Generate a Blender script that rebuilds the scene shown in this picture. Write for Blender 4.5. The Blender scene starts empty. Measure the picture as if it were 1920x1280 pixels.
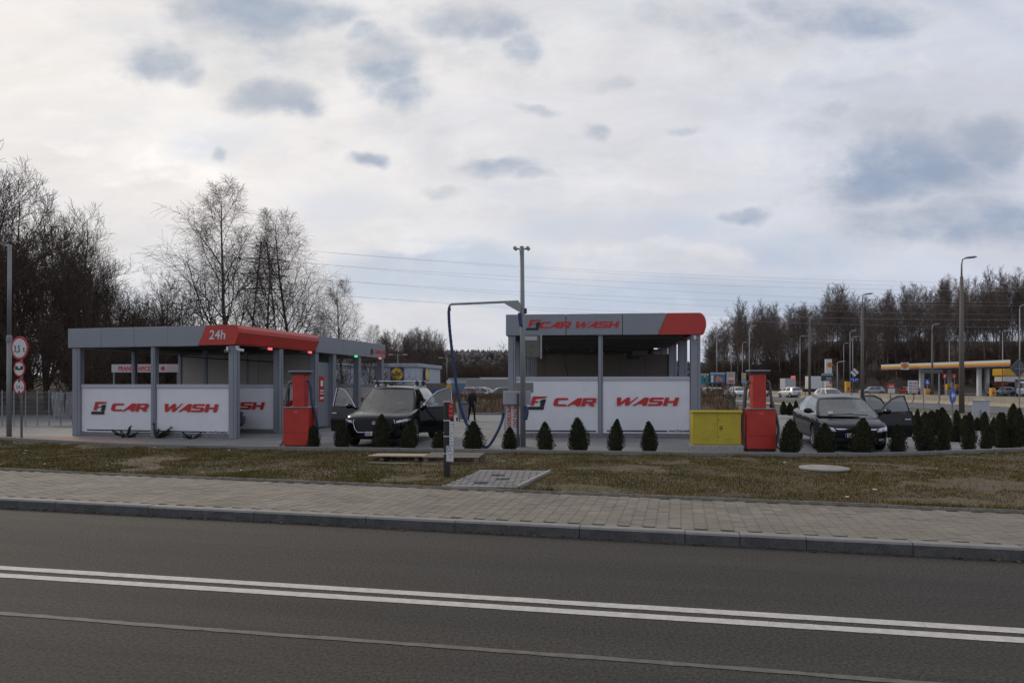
import bpy, bmesh, math, random
import numpy as np
from mathutils import Vector, Matrix, noise as mnoise
from mathutils.bvhtree import BVHTree

R = math.radians
random.seed(7)
sc = bpy.context.scene
col = sc.collection

# ------------------------------------------------------------------ camera
F = 1280.0          # focal length in pixels of the 1920 wide photograph (24 mm)
CAMZ = 1.85
HOR = 720.0
cam_data = bpy.data.cameras.new('camera')
cam_data.sensor_width = 36.0
cam_data.lens = 24.0
cam_data.shift_y = (HOR - 640.0) / 1920.0
cam_data.clip_start = 0.1
cam_data.clip_end = 6000.0
cam = bpy.data.objects.new('camera', cam_data)
cam.location = (0, 0, CAMZ)
cam.rotation_euler = (R(90), 0, 0)
col.objects.link(cam)
sc.camera = cam
sc.render.engine = 'CYCLES'
sc.cycles.max_bounces = 6
sc.cycles.transparent_max_bounces = 12
sc.cycles.use_denoising = True
vs = sc.view_settings
vs.view_transform = 'Standard'
vs.look = 'None'
vs.exposure = 0.0
vs.gamma = 1.0
vs.use_curve_mapping = False

# ------------------------------------------------------------------ sky
SUN_AZ, SUN_EL = -40.0, 30.0        # degrees left of the view axis, above the horizon
sun_dir = Vector((math.sin(R(SUN_AZ)) * math.cos(R(SUN_EL)), math.cos(R(SUN_AZ)) * math.cos(R(SUN_EL)), math.sin(R(SUN_EL))))
world = bpy.data.worlds.new('World')
sc.world = world
world.use_nodes = True
wn = world.node_tree
wn.nodes.clear()
WL = wn.links.new


def wnode(t, **kw):
    n = wn.nodes.new(t)
    for k, v in kw.items():
        setattr(n, k, v)
    return n


def wset(sock, v):
    if isinstance(v, bpy.types.NodeSocket):
        WL(v, sock)
    else:
        sock.default_value = v


def wmath(op, a, b=0.0, clamp=False):
    n = wnode('ShaderNodeMath', operation=op, use_clamp=clamp)
    wset(n.inputs[0], a)
    wset(n.inputs[1], b)
    return n.outputs[0]


def wvec(op, a, b=(0, 0, 0), out=0):
    n = wnode('ShaderNodeVectorMath', operation=op)
    wset(n.inputs[0], a)
    wset(n.inputs[1], b)
    return n.outputs[out]


def wrange(v, a, b, c, d, smooth=True):
    n = wnode('ShaderNodeMapRange', interpolation_type='SMOOTHSTEP' if smooth else 'LINEAR')
    wset(n.inputs['Value'], v)
    for k, x in zip(('From Min', 'From Max', 'To Min', 'To Max'), (a, b, c, d)):
        n.inputs[k].default_value = x
    return n.outputs['Result']


def wmix(f, a, b):
    n = wnode('ShaderNodeMix', data_type='RGBA')
    wset(n.inputs['Factor'], f)
    wset(n.inputs['A'], a if isinstance(a, bpy.types.NodeSocket) else (*a, 1))
    wset(n.inputs['B'], b if isinstance(b, bpy.types.NodeSocket) else (*b, 1))
    return n.outputs['Result']


def wnoise(vec, scale, detail=5, rough=0.55, dist=0.0, out='Fac'):
    n = wnode('ShaderNodeTexNoise')
    wset(n.inputs['Vector'], vec)
    n.inputs['Scale'].default_value = scale
    n.inputs['Detail'].default_value = detail
    n.inputs['Roughness'].default_value = rough
    n.inputs['Distortion'].default_value = dist
    return n.outputs[out]


tc = wnode('ShaderNodeTexCoord')
DIR = wvec('NORMALIZE', tc.outputs['Generated'])
sep = wnode('ShaderNodeSeparateXYZ')
WL(DIR, sep.inputs[0])
dx, dy, dz = sep.outputs
# flat cloud deck coordinates (clouds shrink towards the horizon)
zc = wmath('ADD', wmath('MAXIMUM', dz, 0.0), 0.12)
cmb = wnode('ShaderNodeCombineXYZ')
WL(wmath('DIVIDE', dx, zc), cmb.inputs[0])
WL(wmath('DIVIDE', dy, zc), cmb.inputs[1])
deck = cmb.outputs[0]
# direction coordinates of the northern half of the sky
yc = wmath('MAXIMUM', dy, 0.12)
cmb2 = wnode('ShaderNodeCombineXYZ')
WL(wmath('DIVIDE', dx, yc), cmb2.inputs[0])
WL(wmath('DIVIDE', dz, yc), cmb2.inputs[1])
uv0 = cmb2.outputs[0]
warp = wvec('SUBTRACT', wnoise(uv0, 5.5, 4, 0.6, out='Color'), (0.5, 0.5, 0.5))
wsc = wnode('ShaderNodeVectorMath', operation='MULTIPLY')
WL(warp, wsc.inputs[0])
wsc.inputs[1].default_value = (0.12, 0.07, 0.0)
uv = wvec('ADD', uv0, wsc.outputs[0])

sky = wnode('ShaderNodeTexSky', sky_type='NISHITA')
sky.sun_disc = False
sky.sun_elevation = R(SUN_EL)
sky.sun_rotation = R(SUN_AZ)
sky.air_density = 1.2
sky.dust_density = 2.0
WL(DIR, sky.inputs[0]) if sky.inputs else None
blue = wvec('SCALE', sky.outputs[0])
blue.node.inputs['Scale'].default_value = 0.10

sundot = wmath('MAXIMUM', wvec('DOT_PRODUCT', DIR, tuple(sun_dir), out='Value'), 0.0)
g = wmath('POWER', sundot, 2.2)
veil = wmix(g, (0.60, 0.64, 0.755), (0.94, 0.895, 0.86))           # bright thin cloud sheet
n_big = wnoise(deck, 0.55, 6, 0.6, 0.3)
n_mid = wnoise(deck, 1.6, 7, 0.62, 0.2)
gap = wrange(wmath('ADD', wmath('MULTIPLY', n_big, 0.6), wmath('MULTIPLY', n_mid, 0.4)), 0.50, 0.66, 0.0, 0.45)
skyc = wmix(gap, veil, blue)
# haze band towards the horizon
skyc = wmix(wrange(dz, 0.0, 0.20, 0.65, 0.0), skyc, wmix(g, (0.48, 0.555, 0.685), (0.80, 0.78, 0.78)))


def blobs(lst):
    acc = None
    for (px, py, rx, ry, amp) in lst:
        s = wvec('SUBTRACT', uv, ((px - 960) / F, (HOR - py) / F, 0))
        m = wnode('ShaderNodeVectorMath', operation='MULTIPLY')
        WL(s, m.inputs[0])
        m.inputs[1].default_value = (F / rx, F / ry, 0)
        ln = wvec('LENGTH', m.outputs[0], out='Value')
        v = wrange(ln, 0.25, 1.45, amp, 0.0)
        acc = v if acc is None else wmath('MAXIMUM', acc, v)
    return acc


frag = wnoise(wvec('MULTIPLY', uv0, (1.0, 1.9, 1.0)), 11.0, 8, 0.62, 0.25)          # ragged detail, wider than tall
frag2 = wnoise(wvec('MULTIPLY', uv0, (1.0, 2.6, 1.0)), 3.6, 7, 0.60, 0.5)
pale_blue = blobs([(820, 515, 250, 60, .9), (1300, 560, 460, 50, .85), (330, 570, 170, 50, .35), (1180, 430, 300, 50, .45), (640, 400, 120, 60, .35), (1500, 470, 200, 50, .6), (420, 270, 120, 60, .35)])
pb = wrange(wmath('ADD', pale_blue, wmath('MULTIPLY', wmath('SUBTRACT', frag2, 0.5), 1.3)), 0.12, 0.75, 0.0, 0.8)
skyc = wmix(pb, skyc, wmix(g, (0.45, 0.54, 0.69), (0.60, 0.67, 0.77)))
white = blobs([(820, 368, 95, 34, 1.0), (925, 386, 60, 26, .9), (700, 440, 80, 24, .8), (780, 470, 100, 20, .6), (960, 70, 520, 70, .5), (1180, 330, 280, 60, .5), (250, 240, 280, 130, .5), (1560, 130, 260, 50, .5), (1450, 300, 120, 60, .45), (1230, 480, 260, 30, .5)])
wh = wrange(wmath('ADD', white, wmath('MULTIPLY', wmath('SUBTRACT', frag, 0.5), 1.1)), 0.22, 0.62, 0.0, 0.85)
skyc = wmix(wh, skyc, wmix(g, (0.75, 0.765, 0.82), (0.91, 0.88, 0.86)))
dark = blobs([(540, 70, 340, 120, .34), (1740, 300, 340, 190, .42), (940, 70, 240, 100, .34), (1480, 60, 330, 90, .34), (1000, 300, 330, 50, .26), (480, 10, 190, 70, 1.0), (600, 20, 110, 40, .8), (300, 108, 90, 42, .85), (350, 130, 50, 26, .7), (735, 110, 80, 70, .85), (765, 165, 55, 50, .8), (690, 60, 40, 30, .6), (515, 180, 95, 40, .95), (560, 195, 50, 26, .8),
              (1120, 250, 38, 20, .75), (1700, 320, 190, 85, 1.0), (1620, 350, 100, 50, .9), (1860, 270, 100, 70, .95), (1610, 40, 170, 60, .9), (1480, 15, 110, 40, .7), (890, 30, 130, 50, .8), (980, 90, 60, 48, .7),
              (690, 300, 44, 18, .75), (930, 312, 120, 22, .75), (1000, 322, 50, 18, .7), (430, 284, 20, 22, .7), (1400, 402, 75, 20, .75), (1800, 420, 260, 60, .85), (1560, 210, 50, 24, .5),
              (1150, 155, 65, 22, .6), (1000, 205, 55, 13, .5), (1280, 240, 45, 11, .5), (820, 362, 55, 14, .5), (1330, 30, 120, 50, .55), (1230, 20, 80, 36, .5), (560, 110, 40, 20, .4), (1700, 130, 60, 20, .4)])
frag3 = wnoise(wvec('MULTIPLY', uv0, (1.0, 1.6, 1.0)), 4.6, 8, 0.66, 0.15)
dm = wmath('ADD', dark, wmath('ADD', wmath('MULTIPLY', wmath('SUBTRACT', frag, 0.5), 0.8), wmath('MULTIPLY', wmath('SUBTRACT', frag3, 0.5), 1.5)))
mott = wrange(wnoise(wvec('MULTIPLY', uv0, (1.0, 2.0, 1.0)), 2.6, 7, 0.60, 0.4), 0.44, 0.70, 0.0, 0.70)
skyc = wmix(mott, skyc, wmix(g, (0.48, 0.55, 0.67), (0.72, 0.74, 0.79)))
rim = wrange(dm, 0.0, 0.34, 0.0, 0.45)
skyc = wmix(rim, skyc, wmix(g, (0.70, 0.71, 0.76), (0.86, 0.84, 0.81)))
dk = wmath('MULTIPLY', wrange(dm, 0.10, 1.15, 0.0, 1.0), wrange(frag2, 0.32, 0.62, 0.62, 0.98))
dkcol = wmix(g, (0.28, 0.355, 0.49), (0.36, 0.43, 0.54))
skyc = wmix(dk, skyc, dkcol)
# scattered dark undersides everywhere else in the deck
far_dark = wmath('MULTIPLY', wrange(n_mid, 0.54, 0.70, 0.0, 0.5), wrange(dy, 0.2, 0.45, 1.0, 0.0))
skyc = wmix(far_dark, skyc, (0.30, 0.34, 0.42))
fine = wrange(frag2, 0.3, 0.72, 0.88, 1.08, False)
sk2 = wvec('SCALE', skyc)
WL(fine, sk2.node.inputs['Scale'])
bg = wnode('ShaderNodeBackground')
WL(sk2, bg.inputs['Color'])
bg.inputs['Strength'].default_value = 1.0
wo = wnode('ShaderNodeOutputWorld')
WL(bg.outputs[0], wo.inputs[0])

# ------------------------------------------------------------------ sun behind thin cloud
sl = bpy.data.lights.new('sun', 'SUN')
sl.energy = 1.35
sl.angle = R(14)
sl.color = (1.0, 0.87, 0.70)
so = bpy.data.objects.new('sun', sl)
so.rotation_euler = (-sun_dir).to_track_quat('-Z', 'Y').to_euler()
so.location = (0, 0, 60)
col.objects.link(so)


# ------------------------------------------------------------------ materials
MATS = {}


def mat(name, c, rough=0.7, metal=0.0, var=0.0, scale=3.0, c2=None, bump=0.0, bscale=None, spec=0.5, emit=0.0, coat=0.0, island=0.0, coords='pos', detail=6, speck=0.0, lo=.35, hi=.65, aniso=None, sscale=170.0, arot=0.0, stain=0.0):
    if name in MATS:
        return MATS[name]
    m = bpy.data.materials.new(name)
    m.use_nodes = True
    nt = m.node_tree
    b = nt.nodes['Principled BSDF']
    b.inputs['Base Color'].default_value = (*c, 1)
    b.inputs['Roughness'].default_value = rough
    b.inputs['Metallic'].default_value = metal
    b.inputs['Specular IOR Level'].default_value = spec
    if coat:
        b.inputs['Coat Weight'].default_value = coat
        b.inputs['Coat Roughness'].default_value = 0.06
    if emit:
        b.inputs['Emission Color'].default_value = (*c, 1)
        b.inputs['Emission Strength'].default_value = emit
    cur = None
    if var or c2 or bump or island or speck:
        if coords == 'pos':
            gpos = nt.nodes.new('ShaderNodeNewGeometry').outputs['Position']
        else:
            gpos = nt.nodes.new('ShaderNodeTexCoord').outputs['Object']
        graw = gpos
        if aniso:
            mp = nt.nodes.new('ShaderNodeMapping')
            mp.inputs['Scale'].default_value = tuple(1 / q for q in aniso) if arot else aniso
            mp.vector_type = 'TEXTURE' if arot else 'POINT'
            mp.inputs['Rotation'].default_value = (0, 0, arot)
            nt.links.new(gpos, mp.inputs['Vector'])
            gpos = mp.outputs[0]

        def nz(s, d=detail, r=0.6, raw=False):
            n = nt.nodes.new('ShaderNodeTexNoise')
            nt.links.new(graw if raw else gpos, n.inputs['Vector'])
            n.inputs['Scale'].default_value = s
            n.inputs['Detail'].default_value = d
            n.inputs['Roughness'].default_value = r
            return n.outputs['Fac']

        def mp_range(v, a, b_, c_, d_):
            n = nt.nodes.new('ShaderNodeMapRange')
            nt.links.new(v, n.inputs['Value'])
            for k, x in zip(('From Min', 'From Max', 'To Min', 'To Max'), (a, b_, c_, d_)):
                n.inputs[k].default_value = x
            return n.outputs['Result']

        def mix(f, a, b_):
            n = nt.nodes.new('ShaderNodeMix')
            n.data_type = 'RGBA'
            if isinstance(f, float):
                n.inputs['Factor'].default_value = f
            else:
                nt.links.new(f, n.inputs['Factor'])
            for s, x in (('A', a), ('B', b_)):
                if isinstance(x, tuple):
                    n.inputs[s].default_value = (*x[:3], 1)
                else:
                    nt.links.new(x, n.inputs[s])
            return n.outputs['Result']
        cur = tuple(c)
        if c2:
            cur = mix(mp_range(nz(scale), lo, hi, 0, 1), cur, tuple(c2))

        def scaled(cur, fac):
            n = nt.nodes.new('ShaderNodeVectorMath')
            n.operation = 'SCALE'
            if isinstance(cur, tuple):
                n.inputs[0].default_value = cur[:3]
            else:
                nt.links.new(cur, n.inputs[0])
            nt.links.new(fac, n.inputs['Scale'])
            return n.outputs[0]
        if var:
            cur = scaled(cur, mp_range(nz(scale * 2.3, 8), 0.25, 0.75, 1 - var, 1 + var))
        if speck:
            cur = scaled(cur, mp_range(nz(sscale, 3, .65, True), 0.25, 0.75, 1 - speck, 1 + speck))
        if stain:
            cur = scaled(cur, mp_range(nz(1.1, 5, .7), 0.60, 0.72, 1, 1 - stain))
        if island:
            gi = nt.nodes.new('ShaderNodeNewGeometry')
            cur = scaled(cur, mp_range(gi.outputs['Random Per Island'], 0, 1, 1 - island, 1 + island))
        if not isinstance(cur, tuple):
            nt.links.new(cur, b.inputs['Base Color'])
        if bump:
            bn = nt.nodes.new('ShaderNodeBump')
            bn.inputs['Strength'].default_value = bump
            bn.inputs['Distance'].default_value = 0.02
            nt.links.new(nz(bscale or scale * 6, 6, .6, True), bn.inputs['Height'])
            nt.links.new(bn.outputs[0], b.inputs['Normal'])
    MATS[name] = m
    return m


def glass_mat(name, tint, refl=0.05, rough=0.02, opaque=None):
    if name in MATS:
        return MATS[name]
    m = bpy.data.materials.new(name)
    m.use_nodes = True
    nt = m.node_tree
    nt.nodes.clear()
    tr = nt.nodes.new('ShaderNodeBsdfTransparent')
    tr.inputs[0].default_value = (*tint, 1)
    gl = nt.nodes.new('ShaderNodeBsdfGlossy')
    gl.inputs['Roughness'].default_value = rough
    lw = nt.nodes.new('ShaderNodeLayerWeight')
    fr = nt.nodes.new('ShaderNodeMath')
    fr.operation = 'POWER'
    nt.links.new(lw.outputs['Facing'], fr.inputs[0])
    fr.inputs[1].default_value = 4.0
    ad = nt.nodes.new('ShaderNodeMath')
    ad.operation = 'ADD'
    ad.use_clamp = True
    ad.inputs[1].default_value = refl
    mx = nt.nodes.new('ShaderNodeMixShader')
    out = nt.nodes.new('ShaderNodeOutputMaterial')
    nt.links.new(fr.outputs[0], ad.inputs[0])
    nt.links.new(ad.outputs[0], mx.inputs[0])
    nt.links.new(tr.outputs[0], mx.inputs[1])
    nt.links.new(gl.outputs[0], mx.inputs[2])
    nt.links.new(mx.outputs[0], out.inputs[0])
    MATS[name] = m
    return m


# ------------------------------------------------------------------ pixel helpers (surveying the photograph)
def G(px, py, z=0.0):
    """ground point seen at a pixel, at height z"""
    Y = (CAMZ - z) * F / (py - HOR)
    return ((px - 960.0) / F * Y, Y, z)


def D(px, py, Y):
    return ((px - 960.0) / F * Y, Y, CAMZ - (py - HOR) / F * Y)


def XA(px, Y):
    return (px - 960.0) / F * Y


def ZA(py, Y):
    return CAMZ - (py - HOR) / F * Y


# ------------------------------------------------------------------ mesh helpers
class MB:
    def __init__(s):
        s.v, s.f, s.m = [], [], []
        s.mi = 0

    def add(s, vs_, fs):
        o = len(s.v)
        s.v += [tuple(v) for v in vs_]
        for f in fs:
            s.f.append(tuple(i + o for i in f))
            s.m.append(s.mi)
        return s

    def box(s, x0, x1, y0, y1, z0, z1, M=None):
        vs_ = [(x, y, z) for z in (z0, z1) for y in (y0, y1) for x in (x0, x1)]
        if M is not None:
            vs_ = [M @ Vector(v) for v in vs_]
        return s.add(vs_, [(0, 2, 3, 1), (4, 5, 7, 6), (0, 1, 5, 4), (2, 6, 7, 3), (0, 4, 6, 2), (1, 3, 7, 5)])

    def bbox(s, x0, x1, y0, y1, z0, z1, b=0.01, M=None):
        """box with chamfered edges"""
        vs_, fs = [], []
        X, Y, Z = (x0, x1), (y0, y1), (z0, z1)
        idx = {}
        for i in (0, 1):
            for j in (0, 1):
                for k in (0, 1):
                    sx, sy, sz = (1, -1)[i], (1, -1)[j], (1, -1)[k]
                    for a, off in (('x', (0, sy * b, sz * b)), ('y', (sx * b, 0, sz * b)), ('z', (sx * b, sy * b, 0))):
                        idx[(i, j, k, a)] = len(vs_)
                        vs_.append((X[i] + off[0], Y[j] + off[1], Z[k] + off[2]))
        q = lambda L_: fs.append(tuple(idx[t] for t in L_))
        for i in (0, 1):
            q([(i, 0, 0, 'x'), (i, 1, 0, 'x'), (i, 1, 1, 'x'), (i, 0, 1, 'x')][::1 if i else -1])
            q([(0, i, 0, 'y'), (1, i, 0, 'y'), (1, i, 1, 'y'), (0, i, 1, 'y')][::-1 if i else 1])
            q([(0, 0, i, 'z'), (1, 0, i, 'z'), (1, 1, i, 'z'), (0, 1, i, 'z')][::1 if i else -1])
        for i in (0, 1):
            for j in (0, 1):
                q([(0, i, j, 'y'), (1, i, j, 'y'), (1, i, j, 'z'), (0, i, j, 'z')])
                q([(i, 0, j, 'x'), (i, 1, j, 'x'), (i, 1, j, 'z'), (i, 0, j, 'z')])
                q([(i, j, 0, 'x'), (i, j, 1, 'x'), (i, j, 1, 'y'), (i, j, 0, 'y')])
                for k in (0, 1):
                    pass
        for i in (0, 1):
            for j in (0, 1):
                for k in (0, 1):
                    q([(i, j, k, 'x'), (i, j, k, 'y'), (i, j, k, 'z')])
        if M is not None:
            vs_ = [M @ Vector(v) for v in vs_]
        return s.add(vs_, fs)

    def prism(s, poly, z0, z1, M=None, axis='z'):
        n = len(poly)
        if axis == 'z':
            vs_ = [(x, y, z0) for x, y in poly] + [(x, y, z1) for x, y in poly]
        elif axis == 'y':
            vs_ = [(x, z0, y) for x, y in poly] + [(x, z1, y) for x, y in poly]
        else:
            vs_ = [(z0, x, y) for x, y in poly] + [(z1, x, y) for x, y in poly]
        if M is not None:
            vs_ = [M @ Vector(v) for v in vs_]
        fs = [tuple(range(n))[::-1], tuple(range(n, 2 * n))] + [(i, (i + 1) % n, n + (i + 1) % n, n + i) for i in range(n)]
        return s.add(vs_, fs)

    def poly(s, pts):
        return s.add(pts, [tuple(range(len(pts)))])

    def tube(s, pts, r, n=8, cap=True):
        pts = [Vector(p) for p in pts]
        rs = r if isinstance(r, (list, tuple)) else [r] * len(pts)
        o = []
        up = None
        for i, p in enumerate(pts):
            d = (pts[min(i + 1, len(pts) - 1)] - pts[max(i - 1, 0)])
            d = d.normalized() if d.length > 1e-9 else Vector((0, 0, 1))
            if up is None:
                up = Vector((1, 0, 0)) if abs(d.x) < 0.8 else Vector((0, 1, 0))
            a = up - d * up.dot(d)
            a = a.normalized() if a.length > 1e-6 else d.orthogonal().normalized()
            up = a
            b = d.cross(a)
            for k in range(n):
                t = 2 * math.pi * k / n
                o.append(p + (a * math.cos(t) + b * math.sin(t)) * rs[i])
        fs = []
        for i in range(len(pts) - 1):
            for k in range(n):
                k2 = (k + 1) % n
                fs.append((i * n + k, i * n + k2, (i + 1) * n + k2, (i + 1) * n + k))
        if cap:
            fs.append(tuple(range(n))[::-1])
            fs.append(tuple((len(pts) - 1) * n + k for k in range(n)))
        return s.add(o, fs)

    def lathe(s, prof, n=16, M=None):
        o = [(r * math.cos(2 * math.pi * k / n), r * math.sin(2 * math.pi * k / n), z) for r, z in prof for k in range(n)]
        if M is not None:
            o = [M @ Vector(v) for v in o]
        fs = [(i * n + k, i * n + (k + 1) % n, (i + 1) * n + (k + 1) % n, (i + 1) * n + k) for i in range(len(prof) - 1) for k in range(n)]
        fs.append(tuple(range(n))[::-1])
        fs.append(tuple((len(prof) - 1) * n + k for k in range(n)))
        return s.add(o, fs)

    def grid(s, rows):
        nr, nc = len(rows), len(rows[0])
        return s.add([p for r in rows for p in r], [(i * nc + j, i * nc + j + 1, (i + 1) * nc + j + 1, (i + 1) * nc + j) for i in range(nr - 1) for j in range(nc - 1)])

    def mesh(s, name='mesh'):
        me = bpy.data.meshes.new(name)
        me.from_pydata(s.v, [], s.f)
        if any(s.m):
            me.polygons.foreach_set('material_index', s.m)
        me.update()
        return me

    def build(s, name, m, parent=None, loc=None, rotz=None, smooth=False, M=None, fix=True):
        me = s.mesh(name)
        if fix:
            bm = bmesh.new()
            bm.from_mesh(me)
            bmesh.ops.recalc_face_normals(bm, faces=bm.faces)
            bm.to_mesh(me)
            bm.free()
        return link(name, me, m, parent, loc, rotz, smooth, M)


def link(name, me, m, parent=None, loc=None, rotz=None, smooth=False, M=None):
    o = bpy.data.objects.new(name, me)
    for x in (m if isinstance(m, (list, tuple)) else [m]):
        if x is not None and len(me.materials) < (len(m) if isinstance(m, (list, tuple)) else 1):
            me.materials.append(x)
    if smooth:
        me.shade_smooth() if smooth is True else smooth_angle(me, smooth)
    col.objects.link(o)
    if parent is not None:
        o.parent = parent
    if loc is not None:
        o.location = loc
    if rotz is not None:
        o.rotation_euler.z = rotz
    if M is not None:
        o.matrix_local = M
    return o


def smooth_angle(me, deg):
    me.shade_smooth()
    me.set_sharp_from_angle(angle=R(deg))


def tag(o, label=None, cat=None, group=None, kind=None):
    if label:
        o['label'] = label
    if cat:
        o['category'] = cat
    if group:
        o['group'] = group
    if kind:
        o['kind'] = kind
    return o


def empty(name, loc=(0, 0, 0), rotz=0.0, label=None, cat=None, group=None, kind=None):
    o = bpy.data.objects.new(name, None)
    o.empty_display_size = 0.3
    o.location = loc
    o.rotation_euler.z = rotz
    col.objects.link(o)
    return tag(o, label, cat, group, kind)


def copy_tree(o, parent=None):
    c = o.copy()
    col.objects.link(c)
    c.parent = parent
    for ch in list(o.children):
        copy_tree(ch, c)
    return c


def np_object(name, verts, faces_flat, nper, m, parent=None, smooth=False):
    """mesh from numpy arrays; faces all of nper corners"""
    me = bpy.data.meshes.new(name)
    me.vertices.add(len(verts))
    me.vertices.foreach_set('co', np.asarray(verts, dtype=np.float32).ravel())
    nf = len(faces_flat) // nper
    me.loops.add(nf * nper)
    me.loops.foreach_set('vertex_index', np.asarray(faces_flat, dtype=np.int32))
    me.polygons.add(nf)
    me.polygons.foreach_set('loop_start', np.arange(0, nf * nper, nper, dtype=np.int32))
    me.update(calc_edges=True)
    return link(name, me, m, parent, smooth=smooth)


def text_mesh(s, size=1.0, bold=0.0, align='LEFT', extrude=0.002, shear=0.0, spacing=1.0):
    cu = bpy.data.curves.new('lettering', 'FONT')
    cu.body = s
    cu.size = size
    cu.offset = bold
    cu.extrude = extrude
    cu.align_x = align
    cu.shear = shear
    cu.space_character = spacing
    cu.resolution_u = 3
    o = bpy.data.objects.new('lettering', cu)
    col.objects.link(o)
    me = bpy.data.meshes.new_from_object(o)
    bpy.data.objects.remove(o)
    bpy.data.curves.remove(cu)
    return me


def put_text(s, size, m, parent, x, y, z, rotz=0.0, bold=0.0, align='LEFT', shear=0.0, sx=1.0, vertical=False, name='lettering', spacing=1.0, width=None):
    """text standing upright, facing local -y (rotz turns it)"""
    me = text_mesh(s, size, bold, align, 0.002, shear, spacing)
    if width:
        xs_ = [v.co.x for v in me.vertices]
        sx = width / (max(xs_) - min(xs_))
    M = Matrix.Translation((x, y, z)) @ Matrix.Rotation(rotz, 4, 'Z') @ Matrix.Rotation(R(90), 4, 'X')
    if vertical:
        M = M @ Matrix.Rotation(R(-90), 4, 'Z')
    M = M @ Matrix.Diagonal((sx, 1, 1, 1))
    me.transform(M)
    return link(name, me, m, parent)

# =================================================================== THE SETTING
rng = np.random.default_rng(5)
asphalt = mat('asphalt', (0.036, 0.0325, 0.0285), 0.85, var=0.16, scale=0.55, bump=0.7, bscale=55, speck=0.8, sscale=38.0, c2=(0.053, 0.047, 0.040), aniso=(0.10, 1.5, 1), arot=R(-11.2), spec=.3, stain=.3)
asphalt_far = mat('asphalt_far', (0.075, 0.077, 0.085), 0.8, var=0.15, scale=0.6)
paint = mat('road_paint', (0.44, 0.415, 0.385), 0.8, var=0.22, scale=5, speck=0.3)
seam_m = mat('seam_sealant', (0.105, 0.098, 0.083), 0.8, var=0.35, scale=4, speck=0.2)
kerb_m = mat('kerb_shaded_concrete', (0.088, 0.084, 0.080), 0.9, var=0.38, scale=2.5, bump=0.3, bscale=50, speck=0.45, c2=(.075, .073, .07), sscale=60.0)  # road kerb face: its shade is put into a darker base colour
kerb_top = mat('kerb_lit_concrete', (0.205, 0.195, 0.18), 0.85, var=0.15, scale=5, speck=0.2)  # paler tone paints in the skylight caught by the road kerb's top
edge_m = mat('edging_concrete', (0.17, 0.155, 0.135), 0.9, var=0.25, scale=6, speck=0.2, c2=(0.12, 0.11, 0.085))
paver_m = mat('grey_paver', (0.192, 0.168, 0.136), 0.9, var=0.18, scale=1.3, speck=0.35, sscale=80.0, island=0.12, c2=(0.158, 0.137, 0.110))
joint_m = mat('joint_sand', (0.06, 0.054, 0.045), 0.95, var=0.3, scale=8)
soil_m = mat('verge_soil', (0.076, 0.061, 0.024), 0.97, var=0.4, scale=2.0, c2=(0.095, 0.070, 0.046), bump=0.6, bscale=26, lo=.42, hi=.6)
pad_m = mat('forecourt_concrete', (0.195, 0.192, 0.19), 0.7, var=0.2, scale=0.7, speck=0.25, sscale=60.0, c2=(0.155, 0.155, 0.157), bump=.05, stain=.2)
red_pave_m = mat('red_paving', (0.27, 0.165, 0.145), 0.85, var=0.2, scale=2, speck=0.15)
ground_m = mat('far_ground', (0.075, 0.058, 0.036), 0.95, var=0.3, scale=0.12, c2=(0.10, 0.08, 0.055))

# ---- ground to the horizon
tag(MB().poly([(-3500, -200, -0.05), (3500, -200, -0.05), (3500, 4500, -0.05), (-3500, 4500, -0.05)]).build('ground', ground_m), kind='structure')


def kerb_y(x):
    return 8.40 - 0.237 * x


def back_y(x):
    return 10.98 - 0.268 * x


# ---- near road with its painted lines
road = tag(MB().poly([(-60, -25, 0), (60, -25, 0), (60, kerb_y(60), 0), (-60, kerb_y(-60), 0)]).build('road', asphalt), kind='structure')


def strip_line(ya, yb, xa, xb, w, z, name, m, slope_noise=0.0, step=0.5, ragged=0.0):
    rows = []
    n = int((xb - xa) / step)
    for i in range(n + 1):
        x = xa + (xb - xa) * i / n
        y = ya + (yb - ya) * i / n
        wob = slope_noise * mnoise.noise(Vector((x * 0.8, ya, 0)))
        e1 = ragged * mnoise.noise(Vector((x * 7, ya, 3)))
        e2 = ragged * mnoise.noise(Vector((x * 7, ya, 9)))
        rows.append([(x, y - w / 2 + wob + e1, z), (x, y + w / 2 + wob + e2, z)])
    return MB().grid(rows).build(name, m, road)


# the paint is cracked across in short lengths, as on the photographed road
def cracked_line(y0, slope, w):
    x = -16.0
    k = 0
    rr = random.Random(int(y0 * 100))
    b = MB()
    while x < 14:
        ln = rr.choice((0.32, 0.5, 0.75, 0.9, 0.4))
        x1 = x + ln
        sk = 0.04
        g_ = rr.choice((0.0, 0.0008, 0.0015))
        ya, yb = y0 + slope * x, y0 + slope * x1
        e = [0.004 * rr.uniform(-1, 1) for _ in range(4)]
        b.poly([(x, ya - w / 2 + e[0], .004), (x1 - g_, yb - w / 2 + e[1], .004), (x1 - g_ + sk, yb + w / 2 + e[2], .004), (x + sk, ya + w / 2 + e[3], .004)])
        x = x1
    return b.build('painted_line', paint, road)


cracked_line(5.865, -0.196, 0.112)
cracked_line(5.643, -0.194, 0.112)
strip_line(4.715 + 0.193 * 14, 4.715 - 0.193 * 12, -14, 12, 0.062, 0.004, 'sealed_seam', seam_m, 0.02, 0.12, 0.014)

# ---- kerb stones along the road
kerb = empty('kerb', kind='structure')
ang = math.atan(-0.237)
ux, uy = math.cos(ang), math.sin(ang)
joints_px = [-620, -260, -60, 103, 277, 476, 686, 853, 1087, 1285, 1388, 1513, 1713, 1925, 2190]


def kerb_x(px):
    k = (px - 960) / F
    return k * 8.40 / (1 + 0.237 * k)


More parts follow.
